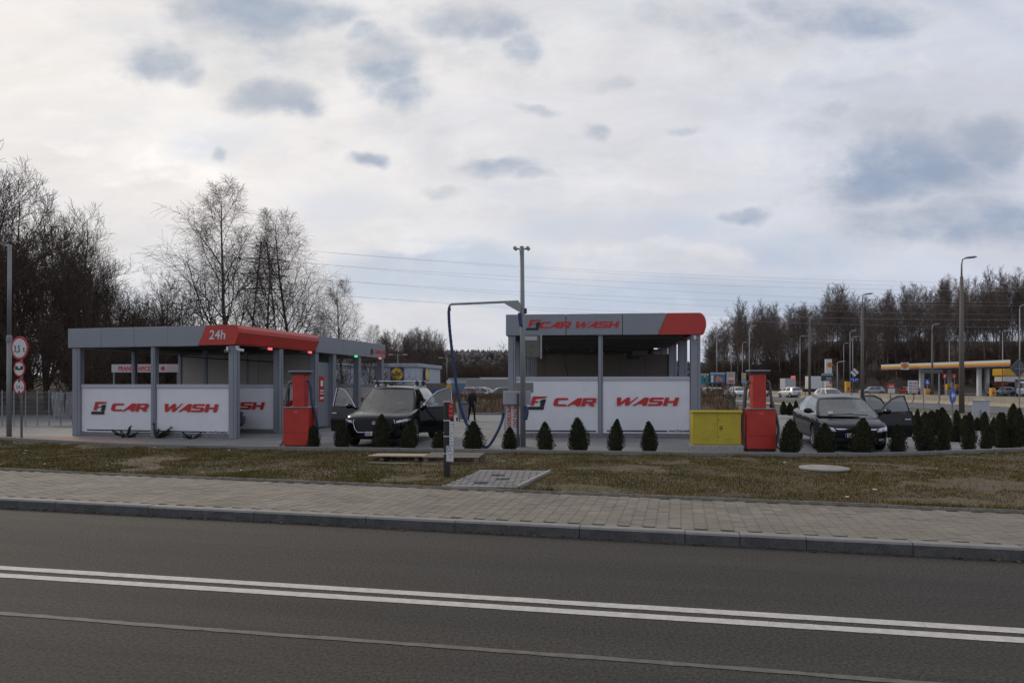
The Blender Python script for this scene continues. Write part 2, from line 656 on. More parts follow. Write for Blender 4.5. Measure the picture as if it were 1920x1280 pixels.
jx = [kerb_x(p) for p in joints_px]
jx = [jx[0] - 1.25 * k / 1.0 for k in range(8, 0, -1)] + jx + [jx[-1] + 1.25 * k for k in range(1, 6)]
for xa, xb in zip(jx[:-1], jx[1:]):
    ln = (xb - xa) / ux - 0.008
    dz_ = random.uniform(-.004, .004)
    b = MB()
    t = 0.135 + dz_
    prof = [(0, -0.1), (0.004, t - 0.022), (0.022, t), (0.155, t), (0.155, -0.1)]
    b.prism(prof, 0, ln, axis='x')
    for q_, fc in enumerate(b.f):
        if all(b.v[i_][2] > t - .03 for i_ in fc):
            b.m[q_] = 1  # top and chamfer take the painted-in lit tone
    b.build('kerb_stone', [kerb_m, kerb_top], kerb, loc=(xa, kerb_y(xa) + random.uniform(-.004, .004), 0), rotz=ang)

# debris in the gutter
b = MB()
rr = random.Random(3)
for i in range(260):
    x = rr.uniform(-9, 7)
    y = kerb_y(x) - abs(rr.gauss(0, 0.035)) - .004
    s_ = rr.uniform(.008, .03)
    b.box(-s_, s_, -s_ * .6, s_ * .6, 0, s_ * .6, Matrix.Translation((x, y, 0.001)) @ Matrix.Rotation(rr.uniform(0, 3), 4, 'Z'))
tag(b.build('gutter_debris', mat('debris', (0.07, 0.05, 0.04), 0.95, island=.6)), 'brown grit and bits lying along the foot of the kerb', 'debris', kind='stuff')

# ---- pavement of interlocking pavers
pavement = tag(MB().poly([(-40, kerb_y(-40) + .16, .098), (40, kerb_y(40) + .16, .098), (40, back_y(40), .098), (-40, back_y(-40), .098)]).build('pavement', joint_m), kind='structure')
oy, hw, nw, hh = 0.0, 0.083, 0.066, 0.073
prof = [(-hw, -hh), (hw, -hh), (hw, -.046), (nw, -.026), (nw, .026), (hw, .046), (hw, hh), (-hw, hh), (-hw, .046), (-nw, .026), (-nw, -.026), (-hw, -.046)]


def paver_geo():
    n = len(prof)
    vs_ = [(x, y, -0.03) for x, y in prof] + [(x, y, -0.0035) for x, y in prof] + [(x * .955, y * .955, 0) for x, y in prof]
    fs = [(i, (i + 1) % n, n + (i + 1) % n, n + i) for i in range(n)] + [(n + i, n + (i + 1) % n, 2 * n + (i + 1) % n, 2 * n + i) for i in range(n)]
    fs.append(tuple(range(2 * n, 3 * n)))
    return vs_, fs


pv, pf = paver_geo()
pme = MB().add(pv, pf).mesh('paver')
pme.materials.append(paver_m)
pang = math.atan(-0.245)
c_, s_ = math.cos(pang), math.sin(pang)
spots = []
for i in range(-125, 100):
    for j in range(-14, 34):
        lx = i * 0.1525
        ly = j * 0.1505 + (0.075 if i % 2 else 0)
        x = c_ * lx - s_ * ly
        y = 8.55 + s_ * lx + c_ * ly
        if kerb_y(x) + .235 < y < back_y(x) - .055 and y > 4 and abs(x / y) < 1.15:
            spots.append((x, y, abs(x / y) < 0.752))
near = sorted([q for q in spots if q[2]], key=lambda q: q[1])[:300]
nearset = set(near)
rr = random.Random(11)


def paver_M(x, y):
    return Matrix.Translation((x, y, .125 + rr.uniform(-.0025, .0025))) @ Matrix.Rotation(pang + rr.uniform(-.012, .012), 4, 'Z') @ Matrix.Rotation(rr.uniform(-.008, .008), 4, 'X')


for x, y, _ in near:
    o = bpy.data.objects.new('paver', pme)
    o.matrix_local = paver_M(x, y)
    o.parent = pavement
    col.objects.link(o)
b = MB()
for q in spots:
    if q not in nearset:
        Mx = paver_M(q[0], q[1])
        b.add([Mx @ Vector(v) for v in pv], pf)
tag(b.build('paver_field', paver_m, pavement, fix=False), kind='stuff')

# ---- concrete edging along the back of the pavement
edging = empty('edging', kind='structure')
eang = math.atan(-0.268)
x = -16.0
while x < 16:
    ln = 1.0
    b = MB()
    h_ = 0.165 + random.uniform(-.008, .006)
    b.prism([(0, 0), (0, h_ - .03), (.02, h_), (.06, h_), (.08, h_ - .03), (.08, 0)], 0, ln - .006, axis='x')
    b.build('edging_stone', edge_m, edging, loc=(x, back_y(x) - .03 + random.uniform(-.006, .006), 0), rotz=eang + random.uniform(-.006, .006))
    x += ln * math.cos(eang)

# ---- forecourt edge line
PADK = [(-60, 42), (-30, 27.6), (-16, 21.3), (-10.5, 18.95), (-6.8, 18.2), (0, 17.2), (4.3, 16.65), (7.0, 16.38), (8.6, 16.40), (10.2, 16.75), (13.3, 17.75), (18, 19.6), (26, 23.5)]


def pad_y(x):
    for (x0, y0), (x1, y1) in zip(PADK[:-1], PADK[1:]):
        if x0 <= x <= x1:
            return y0 + (y1 - y0) * (x - x0) / (x1 - x0)
    return PADK[0][1] if x < PADK[0][0] else PADK[-1][1]


def zf(y):
    return 0.15 - 0.13 * min(1, max(0, (y - 24) / 12))


PZ = 0.15
# verge of thin grass
def zv(x, y):
    edge = min(1.0, max(0.0, (y - back_y(x)) / 0.6))
    return 0.115 + edge * (0.03 * mnoise.noise(Vector((x * .6, y * .6, 0))) + 0.022 * mnoise.noise(Vector((x * 2.3, y * 2.3, 4))) + 0.012 * mnoise.noise(Vector((x * 7, y * 7, 4))))


rows = []
xs = [-40 + i * 0.5 for i in range(32)] + [-24 + i * .13 for i in range(310)] + [16.4 + i * .6 for i in range(20)]
for t in range(61):
    rows.append([(x, back_y(x) + (pad_y(x) - back_y(x)) * t / 60, zv(x, back_y(x) + (pad_y(x) - back_y(x)) * t / 60)) for x in xs])
tag(MB().grid(rows).build('verge', soil_m, smooth=True), kind='structure')


def scatter_verge(n, seed, ulim=0.9):
    rg = np.random.default_rng(seed)
    out = []
    while len(out) < n:
        x = rg.uniform(-17, 16)
        t = rg.random()
        y0, y1 = back_y(x) + .04, pad_y(x) - .05
        y = y0 + (y1 - y0) * t
        if abs(x / y) < ulim:
            out.append((x, y))
    return out


SLAB = [G(832, 914, .12)[:2], G(968, 917, .12)[:2], G(1028, 887, .12)[:2], G(900, 885, .12)[:2]]


def in_quad(x, y, q):
    s0 = None
    for (a, b_), (c, d) in zip(q, q[1:] + q[:1]):
        s1 = (c - a) * (y - b_) - (d - b_) * (x - a)
        if s0 is None:
            s0 = s1 > 0
        elif (s1 > 0) != s0:
            return False
    return True


def blades(pts, hmin, hmax, w, seed):
    rg = np.random.default_rng(seed)
    n = len(pts)
    P = np.array([(x, y, zv(x, y) - .004) for x, y in pts])
    a = rg.uniform(0, 2 * math.pi, n)
    h = rg.uniform(hmin, hmax, n) * np.array([0.55 + 0.9 * max(0, .5 + mnoise.noise(Vector((x * .9, y * .9, 8)))) for x, y in pts])
    ww = w * rg.uniform(.6, 1.5, n)
    lean = rg.uniform(.1, 1.1, n) * h
    la = rg.uniform(0, 2 * math.pi, n)
    V = np.zeros((n, 3, 3))
    V[:, 0] = P + np.stack([np.cos(a) * ww, np.sin(a) * ww, np.zeros(n)], 1)
    V[:, 1] = P - np.stack([np.cos(a) * ww, np.sin(a) * ww, np.zeros(n)], 1)
    V[:, 2] = P + np.stack([np.cos(la) * lean, np.sin(la) * lean, h], 1)
    return V.reshape(-1, 3), np.arange(3 * n)


pts = [p for p in scatter_verge(230000, 2) if not in_quad(p[0], p[1], SLAB) and mnoise.noise(Vector((p[0] * .55, p[1] * .8, 1.7))) + .35 * mnoise.noise(Vector((p[0] * 2.3, p[1] * 2.3, 6))) > -0.30]
v_, f_ = blades(pts, .015, .055, .005, 3)
grass_m = mat('verge_grass', (0.076, 0.070, 0.014), 0.85, c2=(0.135, 0.092, 0.024), scale=1.1, island=.5, spec=.2, lo=.4, hi=.62)
go = np_object('grass', v_, f_, 3, grass_m)
tag(go, 'short olive and straw coloured grass on the verge', 'grass', kind='stuff')
pts = [p for p in scatter_verge(26000, 5) if not in_quad(p[0], p[1], SLAB)]
v_, f_ = blades(pts, .02, .075, .005, 6)
tag(np_object('dry_grass', v_, f_, 3, mat('dry_grass', (0.20, 0.145, 0.07), 0.9, island=.5, spec=.2)), 'dead straw blades through the verge grass', 'grass', kind='stuff')
# longer tufts leaning over the edging
rgt = np.random.default_rng(44)
pts = []
while len(pts) < 9000:
    x_ = rgt.uniform(-15, 12)
    y_ = back_y(x_) + abs(rgt.normal(0, .10)) + .01
    if mnoise.noise(Vector((x_ * 1.6, 3, 5))) > -.25 and abs(x_ / y_) < .9:
        pts.append((x_, y_))
v_, f_ = blades(pts, .04, .11, .006, 45)
tag(np_object('edge_grass', v_, f_, 3, grass_m), 'longer grass tufts leaning over the pavement edging', 'grass', kind='stuff')
# leaves, twigs and pale scraps lying on the verge
b = MB()
rr = random.Random(9)
for x, y in scatter_verge(2600, 8):
    if in_quad(x, y, SLAB):
        continue
    s1, s2 = rr.uniform(.008, .028), rr.uniform(.006, .016)
    Mx = Matrix.Translation((x, y, zv(x, y) + .012)) @ Matrix.Rotation(rr.uniform(0, 6.3), 4, 'Z') @ Matrix.Rotation(rr.uniform(-.6, .6), 4, 'X')
    b.add([Mx @ Vector(p) for p in ((-s1, -s2, 0), (s1, -s2, .004), (s1 * 1.1, s2, 0), (-s1 * .8, s2, .006))], [(0, 1, 2, 3)])
tag(b.build('leaf_litter', mat('leaf_litter', (0.10, 0.065, 0.038), 0.9, island=.7)), 'brown dead leaves lying on the verge grass', 'leaf litter', kind='stuff')
b = MB()
for x, y in scatter_verge(70, 12):
    s1, s2 = rr.uniform(.012, .035), rr.uniform(.008, .02)
    Mx = Matrix.Translation((x, y, zv(x, y) + .02)) @ Matrix.Rotation(rr.uniform(0, 6.3), 4, 'Z') @ Matrix.Rotation(rr.uniform(-.5, .5), 4, 'X')
    b.box(-s1, s1, -s2, s2, 0, .006, Mx)
tag(b.build('litter', mat('pale_litter', (0.42, 0.39, 0.36), 0.8, island=.4)), 'pale scraps and stone chips scattered over the verge', 'litter', kind='stuff')

# ---- forecourt paving and its raised concrete edge
rows = []
xs = [-60, -40] + [-30 + i for i in range(49)]
for t in range(41):
    row = []
    for x in xs:
        y0 = pad_y(x) + .04
        y1 = max(41.0, y0 + 4)
        y = y0 + (y1 - y0) * t / 40
        row.append((x, y, zf(y)))
    rows.append(row)
forecourt = tag(MB().grid(rows).build('forecourt', pad_m), kind='structure')
padkerb = empty('forecourt_kerb', kind='structure')
d_acc = 0
for (x0, y0), (x1, y1) in zip(PADK[1:-1], PADK[2:]):
    L_ = math.hypot(x1 - x0, y1 - y0)
    n = max(1, round(L_ / 1.0))
    a = math.atan2(y1 - y0, x1 - x0)
    for k in range(n):
        b = MB()
        h_ = 0.205 + random.uniform(-.003, .003)
        b.bbox(0.002, L_ / n - .004, -.04, .05, -.02, h_, .008)
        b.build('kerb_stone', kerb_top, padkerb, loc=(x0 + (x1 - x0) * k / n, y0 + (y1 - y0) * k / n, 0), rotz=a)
# red paving strip in front of the left building, with its own edge
RP = [G(-60, 815.5, PZ), G(30, 817.2, PZ), G(165, 820, PZ), G(240, 824.5, PZ), G(303, 830, PZ)]
RP += [(x_, pad_y(x_) + .07, PZ) for x_ in (-9.6, -10.5, -12, -14, -16, -18, -19)]
tag(MB().poly([(p[0], p[1], PZ + .005) for p in RP]).build('red_paving', red_pave_m), kind='structure')

# =================================================================== TREES
bark_dark = mat('dark_bark', (0.065, 0.048, 0.038), 0.95, var=.3, scale=3)
twig_dark = mat('dark_twig', (0.078, 0.057, 0.045), 0.95, spec=.2)
bark_birch = mat('birch_bark', (0.15, 0.135, 0.12), 0.9, c2=(0.03, 0.026, 0.023), scale=1.6, lo=.5, hi=.62, aniso=(1, 1, 2.5))
twig_birch = mat('birch_twig', (0.085, 0.062, 0.052), 0.95, spec=.2)
twig_grey = mat('woodland_twig', (0.125, 0.098, 0.086), 0.95, spec=.2)
bark_wood = mat('woodland_bark', (0.22, 0.195, 0.17), 0.95, c2=(.07, .06, .052), scale=.25, lo=.42, hi=.58)


class TreeMesh:
    def __init__(s):
        s.V, s.F, s.n = [], [], 0

    def tube(s, P, Rr, k):
        P = np.asarray(P)
        m = len(P)
        T = np.gradient(P, axis=0)
        T /= np.linalg.norm(T, axis=1)[:, None] + 1e-9
        ref = np.array([0.3, 0.5, 0.81])
        A = np.cross(T, ref)
        A /= np.linalg.norm(A, axis=1)[:, None] + 1e-9
        B = np.cross(T, A)
        t = np.arange(k) * 2 * math.pi / k
        ring = A[:, None, :] * np.cos(t)[None, :, None] + B[:, None, :] * np.sin(t)[None, :, None]
        V = P[:, None, :] + ring * np.asarray(Rr)[:, None, None]
        s.V.append(V.reshape(-1, 3))
        i = np.arange(m - 1)[:, None]
        j = np.arange(k)[None, :]
        j2 = (j + 1) % k
        f = np.stack([i * k + j, i * k + j2, (i + 1) * k + j2, (i + 1) * k + j], -1).reshape(-1, 4) + s.n
        s.F.append(f)
        s.n += m * k

    def mesh(s, name, m):
        V = np.concatenate(s.V)
        Fc = np.concatenate(s.F).ravel()
        me = bpy.data.meshes.new(name)
        me.vertices.add(len(V))
        me.vertices.foreach_set('co', V.astype(np.float32).ravel())
        nf = len(Fc) // 4
        me.loops.add(nf * 4)
        me.loops.foreach_set('vertex_index', Fc.astype(np.int32))
        me.polygons.add(nf)
        me.polygons.foreach_set('loop_start', np.arange(0, nf * 4, 4, dtype=np.int32))
        me.update(calc_edges=True)
        me.materials.append(m)
        me.shade_smooth()
        return me


def unit(v):
    return v / (np.linalg.norm(v) + 1e-9)


def grow(tm, rg, p, d, L, r, level, spec):
    """one limb as a bent tapering tube, then its children"""
    S = spec[level]
    n = S['seg']
    pts = [p.copy()]
    dd = d.copy()
    for i in range(n):
        dd = unit(dd + rg.normal(0, S['wig'], 3) + np.array([0, 0, S['up'] * (1 if not S.get('droop') else (1 - S['droop'] * i / n))]))
        p = p + dd * (L / n)
        pts.append(p.copy())
    rend = max(r * S['taper'], spec['rmin'])
    rad = np.linspace(r, rend, n + 1)
    (tm[0] if level == 0 else tm[1]).tube(pts, rad, S['k'])
    if level + 1 not in spec:
        return
    C = spec[level + 1]
    cnt = S['kids'] if isinstance(S['kids'], int) else int(rg.integers(S['kids'][0], S['kids'][1] + 1))
    lo = S['from']
    for i in range(cnt):
        f = lo + (1 - lo) * ((i + rg.random()) / cnt)
        x = f * n
        k = min(int(x), n - 1)
        q = pts[k] + (pts[k + 1] - pts[k]) * (x - k)
        ax = unit(pts[k + 1] - pts[k])
        a = R(rg.uniform(*S['ang']))
        phi = i * 2.4 + rg.uniform(-.6, .6)
        e1 = unit(np.cross(ax, np.array([0.31, 0.72, 0.2]) if abs(ax[2]) > .5 else np.array([0, 0, 1.0])))
        e2 = np.cross(ax, e1)
        nd = unit(ax * math.cos(a) + (e1 * math.cos(phi) + e2 * math.sin(phi)) * math.sin(a))
        ln = L * rg.uniform(*S['len']) * (1 - S['short'] * (f - lo) / (1 - lo + 1e-6))
        rr_ = max((r + (rend - r) * f) * rg.uniform(*S['rk']), spec['rmin'])
        grow(tm, rg, q, nd, ln, rr_, level + 1, spec)


BROAD = {'rmin': .0065,
         0: dict(seg=8, wig=.07, up=.05, taper=.35, k=8, kids=9, ang=(22, 48), len=(.50, .80), short=.35, rk=(.5, .75), **{'from': .14}),
         1: dict(seg=7, wig=.12, up=.10, taper=.25, k=5, kids=8, ang=(20, 50), len=(.38, .65), short=.40, rk=(.45, .7), **{'from': .2}),
         2: dict(seg=5, wig=.14, up=.10, taper=.3, k=3, kids=7, ang=(20, 50), len=(.4, .7), short=.35, rk=(.5, .75), **{'from': .15}),
         3: dict(seg=4, wig=.16, up=.08, taper=.4, k=3, kids=5, ang=(20, 50), len=(.5, .85), short=.3, rk=(.6, .9), **{'from': .1}),
         4: dict(seg=3, wig=.16, up=.06, taper=.6, k=3, kids=0, ang=(0, 0), len=(0, 0), short=0, rk=(1, 1), **{'from': 0})}
BIRCH = {'rmin': .0065,
         0: dict(seg=12, wig=.035, up=.06, taper=.12, k=8, kids=26, ang=(28, 48), len=(.34, .52), short=.72, rk=(.35, .5), **{'from': .16}),
         1: dict(seg=8, wig=.07, up=.09, taper=.2, k=4, kids=14, ang=(20, 50), len=(.30, .52), short=.4, rk=(.4, .6), **{'from': .15}),
         2: dict(seg=6, wig=.08, up=.10, taper=.35, k=3, kids=11, ang=(20, 65), len=(.55, 1.0), short=.2, rk=(.6, .9), droop=3.0, **{'from': .1}),
         3: dict(seg=5, wig=.07, up=-.14, taper=.6, k=3, kids=0, ang=(0, 0), len=(0, 0), short=0, rk=(1, 1), **{'from': 0})}
SLIM = {'rmin': .0165,
        0: dict(seg=9, wig=.035, up=.06, taper=.15, k=6, kids=22, ang=(20, 42), len=(.22, .38), short=.5, rk=(.35, .5), **{'from': .32}),
        1: dict(seg=5, wig=.10, up=.12, taper=.3, k=3, kids=7, ang=(20, 50), len=(.35, .6), short=.3, rk=(.5, .8), **{'from': .15}),
        2: dict(seg=4, wig=.12, up=.08, taper=.5, k=3, kids=7, ang=(20, 50), len=(.5, .8), short=.2, rk=(.7, 1), **{'from': .1}),
        3: dict(seg=3, wig=.10, up=.05, taper=.7, k=3, kids=0, ang=(0, 0), len=(0, 0), short=0, rk=(1, 1), **{'from': 0})}
BUSH = {'rmin': .006,
        0: dict(seg=5, wig=.10, up=.05, taper=.4, k=5, kids=8, ang=(18, 45), len=(.5, .8), short=.3, rk=(.5, .8), **{'from': .05}),
        1: dict(seg=5, wig=.14, up=.08, taper=.4, k=3, kids=7, ang=(20, 50), len=(.4, .7), short=.3, rk=(.6, .9), **{'from': .1}),
        2: dict(seg=4, wig=.16, up=.06, taper=.5, k=3, kids=6, ang=(20, 55), len=(.4, .8), short=.2, rk=(.7, 1), **{'from': .1}),
        3: dict(seg=3, wig=.14, up=.04, taper=.7, k=3, kids=0, ang=(0, 0), len=(0, 0), short=0, rk=(1, 1), **{'from': 0})}


def tree_proto(seed, H, r0, spec, trunk_m, twig_m, stems=1, lean=.05):
    rg = np.random.default_rng(seed)
    tm = (TreeMesh(), TreeMesh())
    for s in range(stems):
        d = unit(np.array([rg.normal(0, lean), rg.normal(0, lean), 1.0]))
        p = np.array([rg.normal(0, .12), rg.normal(0, .12), -.15]) if stems > 1 else np.array([0, 0, -.15])
        grow(tm, rg, p, d, H * (1 if s == 0 else rg.uniform(.7, .95)), r0 * (1 if s == 0 else .75), 0, spec)
    return tm[0].mesh('trunk', trunk_m), tm[1].mesh('crown', twig_m)


def place_tree(name, proto, loc, scale, rz, label, cat='tree', group=None, sxy=1.0):
    e = empty(name, loc, rz, label, cat, group)
    e.scale = (scale * sxy, scale * sxy, scale)
    for nm, me in zip(('trunk', 'crown'), proto):
        o = bpy.data.objects.new(nm, me)
        o.parent = e
        col.objects.link(o)
    return e


BR = [tree_proto(s, 9.0, .19, BROAD, bark_dark, twig_dark, 1 + s % 2, .10) for s in (101, 102, 103)]
BI = [tree_proto(s, 18.0, .20, BIRCH, bark_birch, twig_birch, 1, .02) for s in (204, 205)]
SL = [tree_proto(s, 17.0, .15, SLIM, bark_wood, twig_grey, 1, .04) for s in (301, 302, 303, 304)]
BU = [tree_proto(s, 3.4, .04, BUSH, twig_dark, twig_dark, 5, .35) for s in (401, 402)]

# left wooded bank
def bank_z(x, y):
    u = x / max(y, 1)
    a = min(1, max(0, (y - 40) / 35)) * min(1, max(0, (-.40 - u) / .25))
    return -0.04 + a * 2.6 + .25 * mnoise.noise(Vector((x * .1, y * .1, 0))) * a


rows = [[(x, y, bank_z(x, y)) for x in np.linspace(-120, -10, 70)] for y in np.linspace(34, 140, 50)]
tag(MB().grid(rows).build('wooded_bank', mat('leaf_mould', (0.045, 0.032, 0.022), .97, var=.4, scale=.5, c2=(.06, .045, .025)), smooth=True), kind='structure')

LEFT = [  # px, Y, height, proto, label
    (-60, 38, 17.5, 0, 'tallest dark bare tree cut by the left picture edge'),
    (30, 42, 14.2, 1, 'dark bare tree rising behind the left lamp pole'),
    (92, 44, 14.6, 2, 'dense bare tree above the round weight limit sign'),
    (150, 52, 14.4, 0, 'bare tree with spreading crown above the left end of the long car wash'),
    (205, 50, 11.9, 1, 'lower bare tree with fan shaped crown behind the grey fascia'),
    (243, 54, 10.6, 2, 'bare tree leaning over the car wash roof, left of the gap of sky'),
    (292, 58, 8.8, 0, 'small bare tree at the right end of the dark grove'),
    (60, 62, 17.0, 2, 'bare tree far back in the dark grove'),
    (-20, 56, 18, 1, 'bare tree deep in the grove at the left edge'),
    (120, 70, 15, 0, 'bare tree showing between the nearer trees of the dark grove'),
    (5, 48, 16.5, 0, 'bare tree immediately right of the cut off tallest tree'),
    (180, 60, 13.2, 2, 'bare tree seen between the spreading crown and the fan shaped crown'),
    (262, 66, 10.5, 1, 'thin bare tree at the back of the grove before the gap of sky'),
    (345, 62, 7.0, 1, 'short spreading tree in front of the tall birch'),
]
for i, (px, Y, H, k, lab) in enumerate(LEFT):
    x = XA(px, Y)
    place_tree('bare_tree', BR[k], (x, Y, bank_z(x, Y)), H * .96 / 12.2, i * 1.7, lab, 'tree', 'bare trees of the dark grove', .95)
for i, (px, Y, H, k, sx, lab) in enumerate([(422, 58, 18.3, 0, 1.28, 'tall birch with drooping twigs above the 24h sign'), (548, 66, 17.8, 1, 1.12, 'second tall birch, behind the red corner of the roof'),
                                            (497, 62, 15.0, 0, 1.0, 'slimmer birch between the two tall birches'), (645, 72, 12.6, 1, 1.2, 'lone airy birch to the right of the red roof corner'),
                                            (600, 75, 9.5, 0, .8, 'small birch beside the lone airy birch'), (690, 80, 8.5, 1, 1.0, 'low bare birch over the far end of the long car wash')]):
    place_tree('birch_tree', BI[k], (XA(px, Y), Y, -.05), H / 18.6, 1.1 + i * 2.3, lab, 'tree', 'birches behind the long car wash', sx)
for i in range(38):                                             # thicket under the grove
    px = random.uniform(-120, 400) if i < 30 else random.uniform(380, 720)
    Y = random.uniform(40, 84) if i < 30 else random.uniform(58, 80)
    x = XA(px, Y)
    s = random.uniform(.9, 2.1) if i < 30 else random.uniform(.6, 1.1)
    place_tree('bare_bush', BU[i % 2], (x, Y, bank_z(x, Y)), s, i * 1.3, 'leafless bush in the tangled thicket under the dark grove' if i < 30 else 'low leafless bush under the birches',
               'bush', 'bushes under the grove' if i < 30 else 'bushes under the birches', 1.2)

# right wooded slope behind the fuel station
def slope_z(x, y):
    u = x / y
    a = min(1, max(0, (y - 136) / 120)) * min(1, max(0, (u - .255) / .20))
    dip = 1 - .5 * math.exp(-((u - .385) / .03) ** 2)
    return -0.04 + a * 18 * dip + .5 * mnoise.noise(Vector((x * .05, y * .05, 2))) * min(1, a * 4)


rows = [[(x, y, slope_z(x, y)) for x in np.linspace(15, 300, 100)] for y in np.linspace(132, 300, 60)]
tag(MB().grid(rows).build('wooded_slope', mat('slope_litter', (0.060, 0.043, 0.032), .97, var=.4, scale=.2, c2=(.075, .052, .036)), smooth=True), kind='structure')
rr = random.Random(21)
tops = [(1325, 650), (1345, 610), (1375, 580), (1405, 572), (1440, 585), (1480, 575), (1530, 562), (1570, 545), (1620, 560), (1680, 555), (1720, 545), (1770, 535), (1800, 530), (1850, 520), (1900, 520), (1960, 515), (2050, 510)]


def top_at(px):
    for (a, b_), (c, d) in zip(tops[:-1], tops[1:]):
        if a <= px <= c:
            return b_ + (d - b_) * (px - a) / (c - a)
    return tops[0][1] if px < tops[0][0] else tops[-1][1]


n_w = 0
for row, (Ya, Yb, n, dtop) in enumerate([(146, 158, 34, 40), (160, 178, 48, 20), (182, 205, 54, 14), (210, 238, 50, 8)]):
    for i in range(n):
        px = 1322 + (2060 - 1322) * (i + rr.uniform(.1, .9)) / n
        Y = rr.uniform(Ya, Yb)
        x = XA(px, Y)
        z = slope_z(x, Y)
        H = max(5, ZA(top_at(px) + dtop + rr.uniform(-16, 26), Y) - z)
        place_tree('woodland_tree', SL[rr.randrange(4)], (x, Y, z), H / 17.8, rr.uniform(0, 6), 'bare slender tree of the wood on the slope behind the fuel station', 'tree', 'woodland on the slope behind the fuel station', rr.uniform(.7, 1.25) * 18 / max(H, 10))
for i in range(70):
    px = rr.uniform(1322, 2000)
    Y = rr.uniform(142, 190)
    x = XA(px, Y)
    place_tree('slope_bush', BU[i % 2], (x, Y, slope_z(x, Y)), rr.uniform(1.0, 2.2), i, 'leafless bush on the brown slope below the right-hand wood', 'bush', 'bushes on the brown slope', 1.3)
# wood left of centre behind the supermarket
for i in range(30):
    px = 712 + 145 * (i + rr.random()) / 30
    Y = rr.uniform(170, 215)
    ytop = 640 - 12 * math.sin((px - 712) / 135 * 3.0) + (max(0, px - 812) * .9)
    place_tree('woodland_tree', SL[rr.randrange(4)], (XA(px, Y), Y, 0), max(4, ZA(ytop + rr.uniform(-8, 14), Y)) / 17.8, rr.uniform(0, 6), 'bare slender tree of the wood behind the supermarket', 'tree', 'woodland behind the supermarket', 1.0)
for i in range(26):
    px = rr.uniform(700, 980)
    Y = rr.uniform(150, 200)
    place_tree('far_bush', BU[i % 2], (XA(px, Y), Y, 0), rr.uniform(1.2, 2.4), i, 'leafless bush behind the supermarket car park', 'bush', 'bushes behind the car park', 1.5)

# far hillside with its trees read as one mass
def hill_z(x, y):
    return -1 + 30 * max(0, 1 - ((y - 700) / 300) ** 2) * max(0, 1 - ((x + 40) / 330) ** 2)


rows = [[(x, y, hill_z(x, y)) for x in np.linspace(-370, 290, 60)] for y in np.linspace(405, 990, 40)]
hill_m = mat('hillside', (0.085, 0.078, 0.078), .97, var=.4, scale=.05, c2=(.075, .062, .052))
tag(MB().grid(rows).build('hill', hill_m, smooth=True), kind='structure')
rg = np.random.default_rng(77)
V, Fc = [], []
for i in range(4800):
    x, y = rg.uniform(-330, 250), rg.uniform(430, 720)
    z = hill_z(x, y)
    h = rg.uniform(3.5, 7.5)
    w = rg.uniform(1.2, 3.0)
    n0 = len(V)
    conifer = rg.random() < .18
    m_ = 5
    for k in range(m_):
        a = k * 2 * math.pi / m_ + rg.uniform(-.3, .3)
        V.append((x + math.cos(a) * w * rg.uniform(.5, 1), y + math.sin(a) * w, z + h * (rg.uniform(.1, .3) if conifer else rg.uniform(.35, .65))))
    V.append((x, y, z + h))
    V.append((x, y, z - .5))
    for k in range(m_):
        Fc += [n0 + k, n0 + (k + 1) % m_, n0 + m_, n0 + (k + 1) % m_, n0 + k, n0 + m_ + 1]
tag(np_object('hillside_forest', np.array(V), np.array(Fc), 3, mat('hill_trees', (.085, .08, .082), .95, island=.35)), 'far wooded hillside seen as one grey brown mass', 'forest', kind='stuff')

# =================================================================== CLIPPED CONIFERS
thuja_m = mat('thuja', (0.026, 0.032, 0.014), .8, island=.55, spec=.25, c2=(.040, .040, .016), scale=9, coords='obj')
thuja_core = mat('thuja_core', (0.016, 0.017, 0.009), .95)


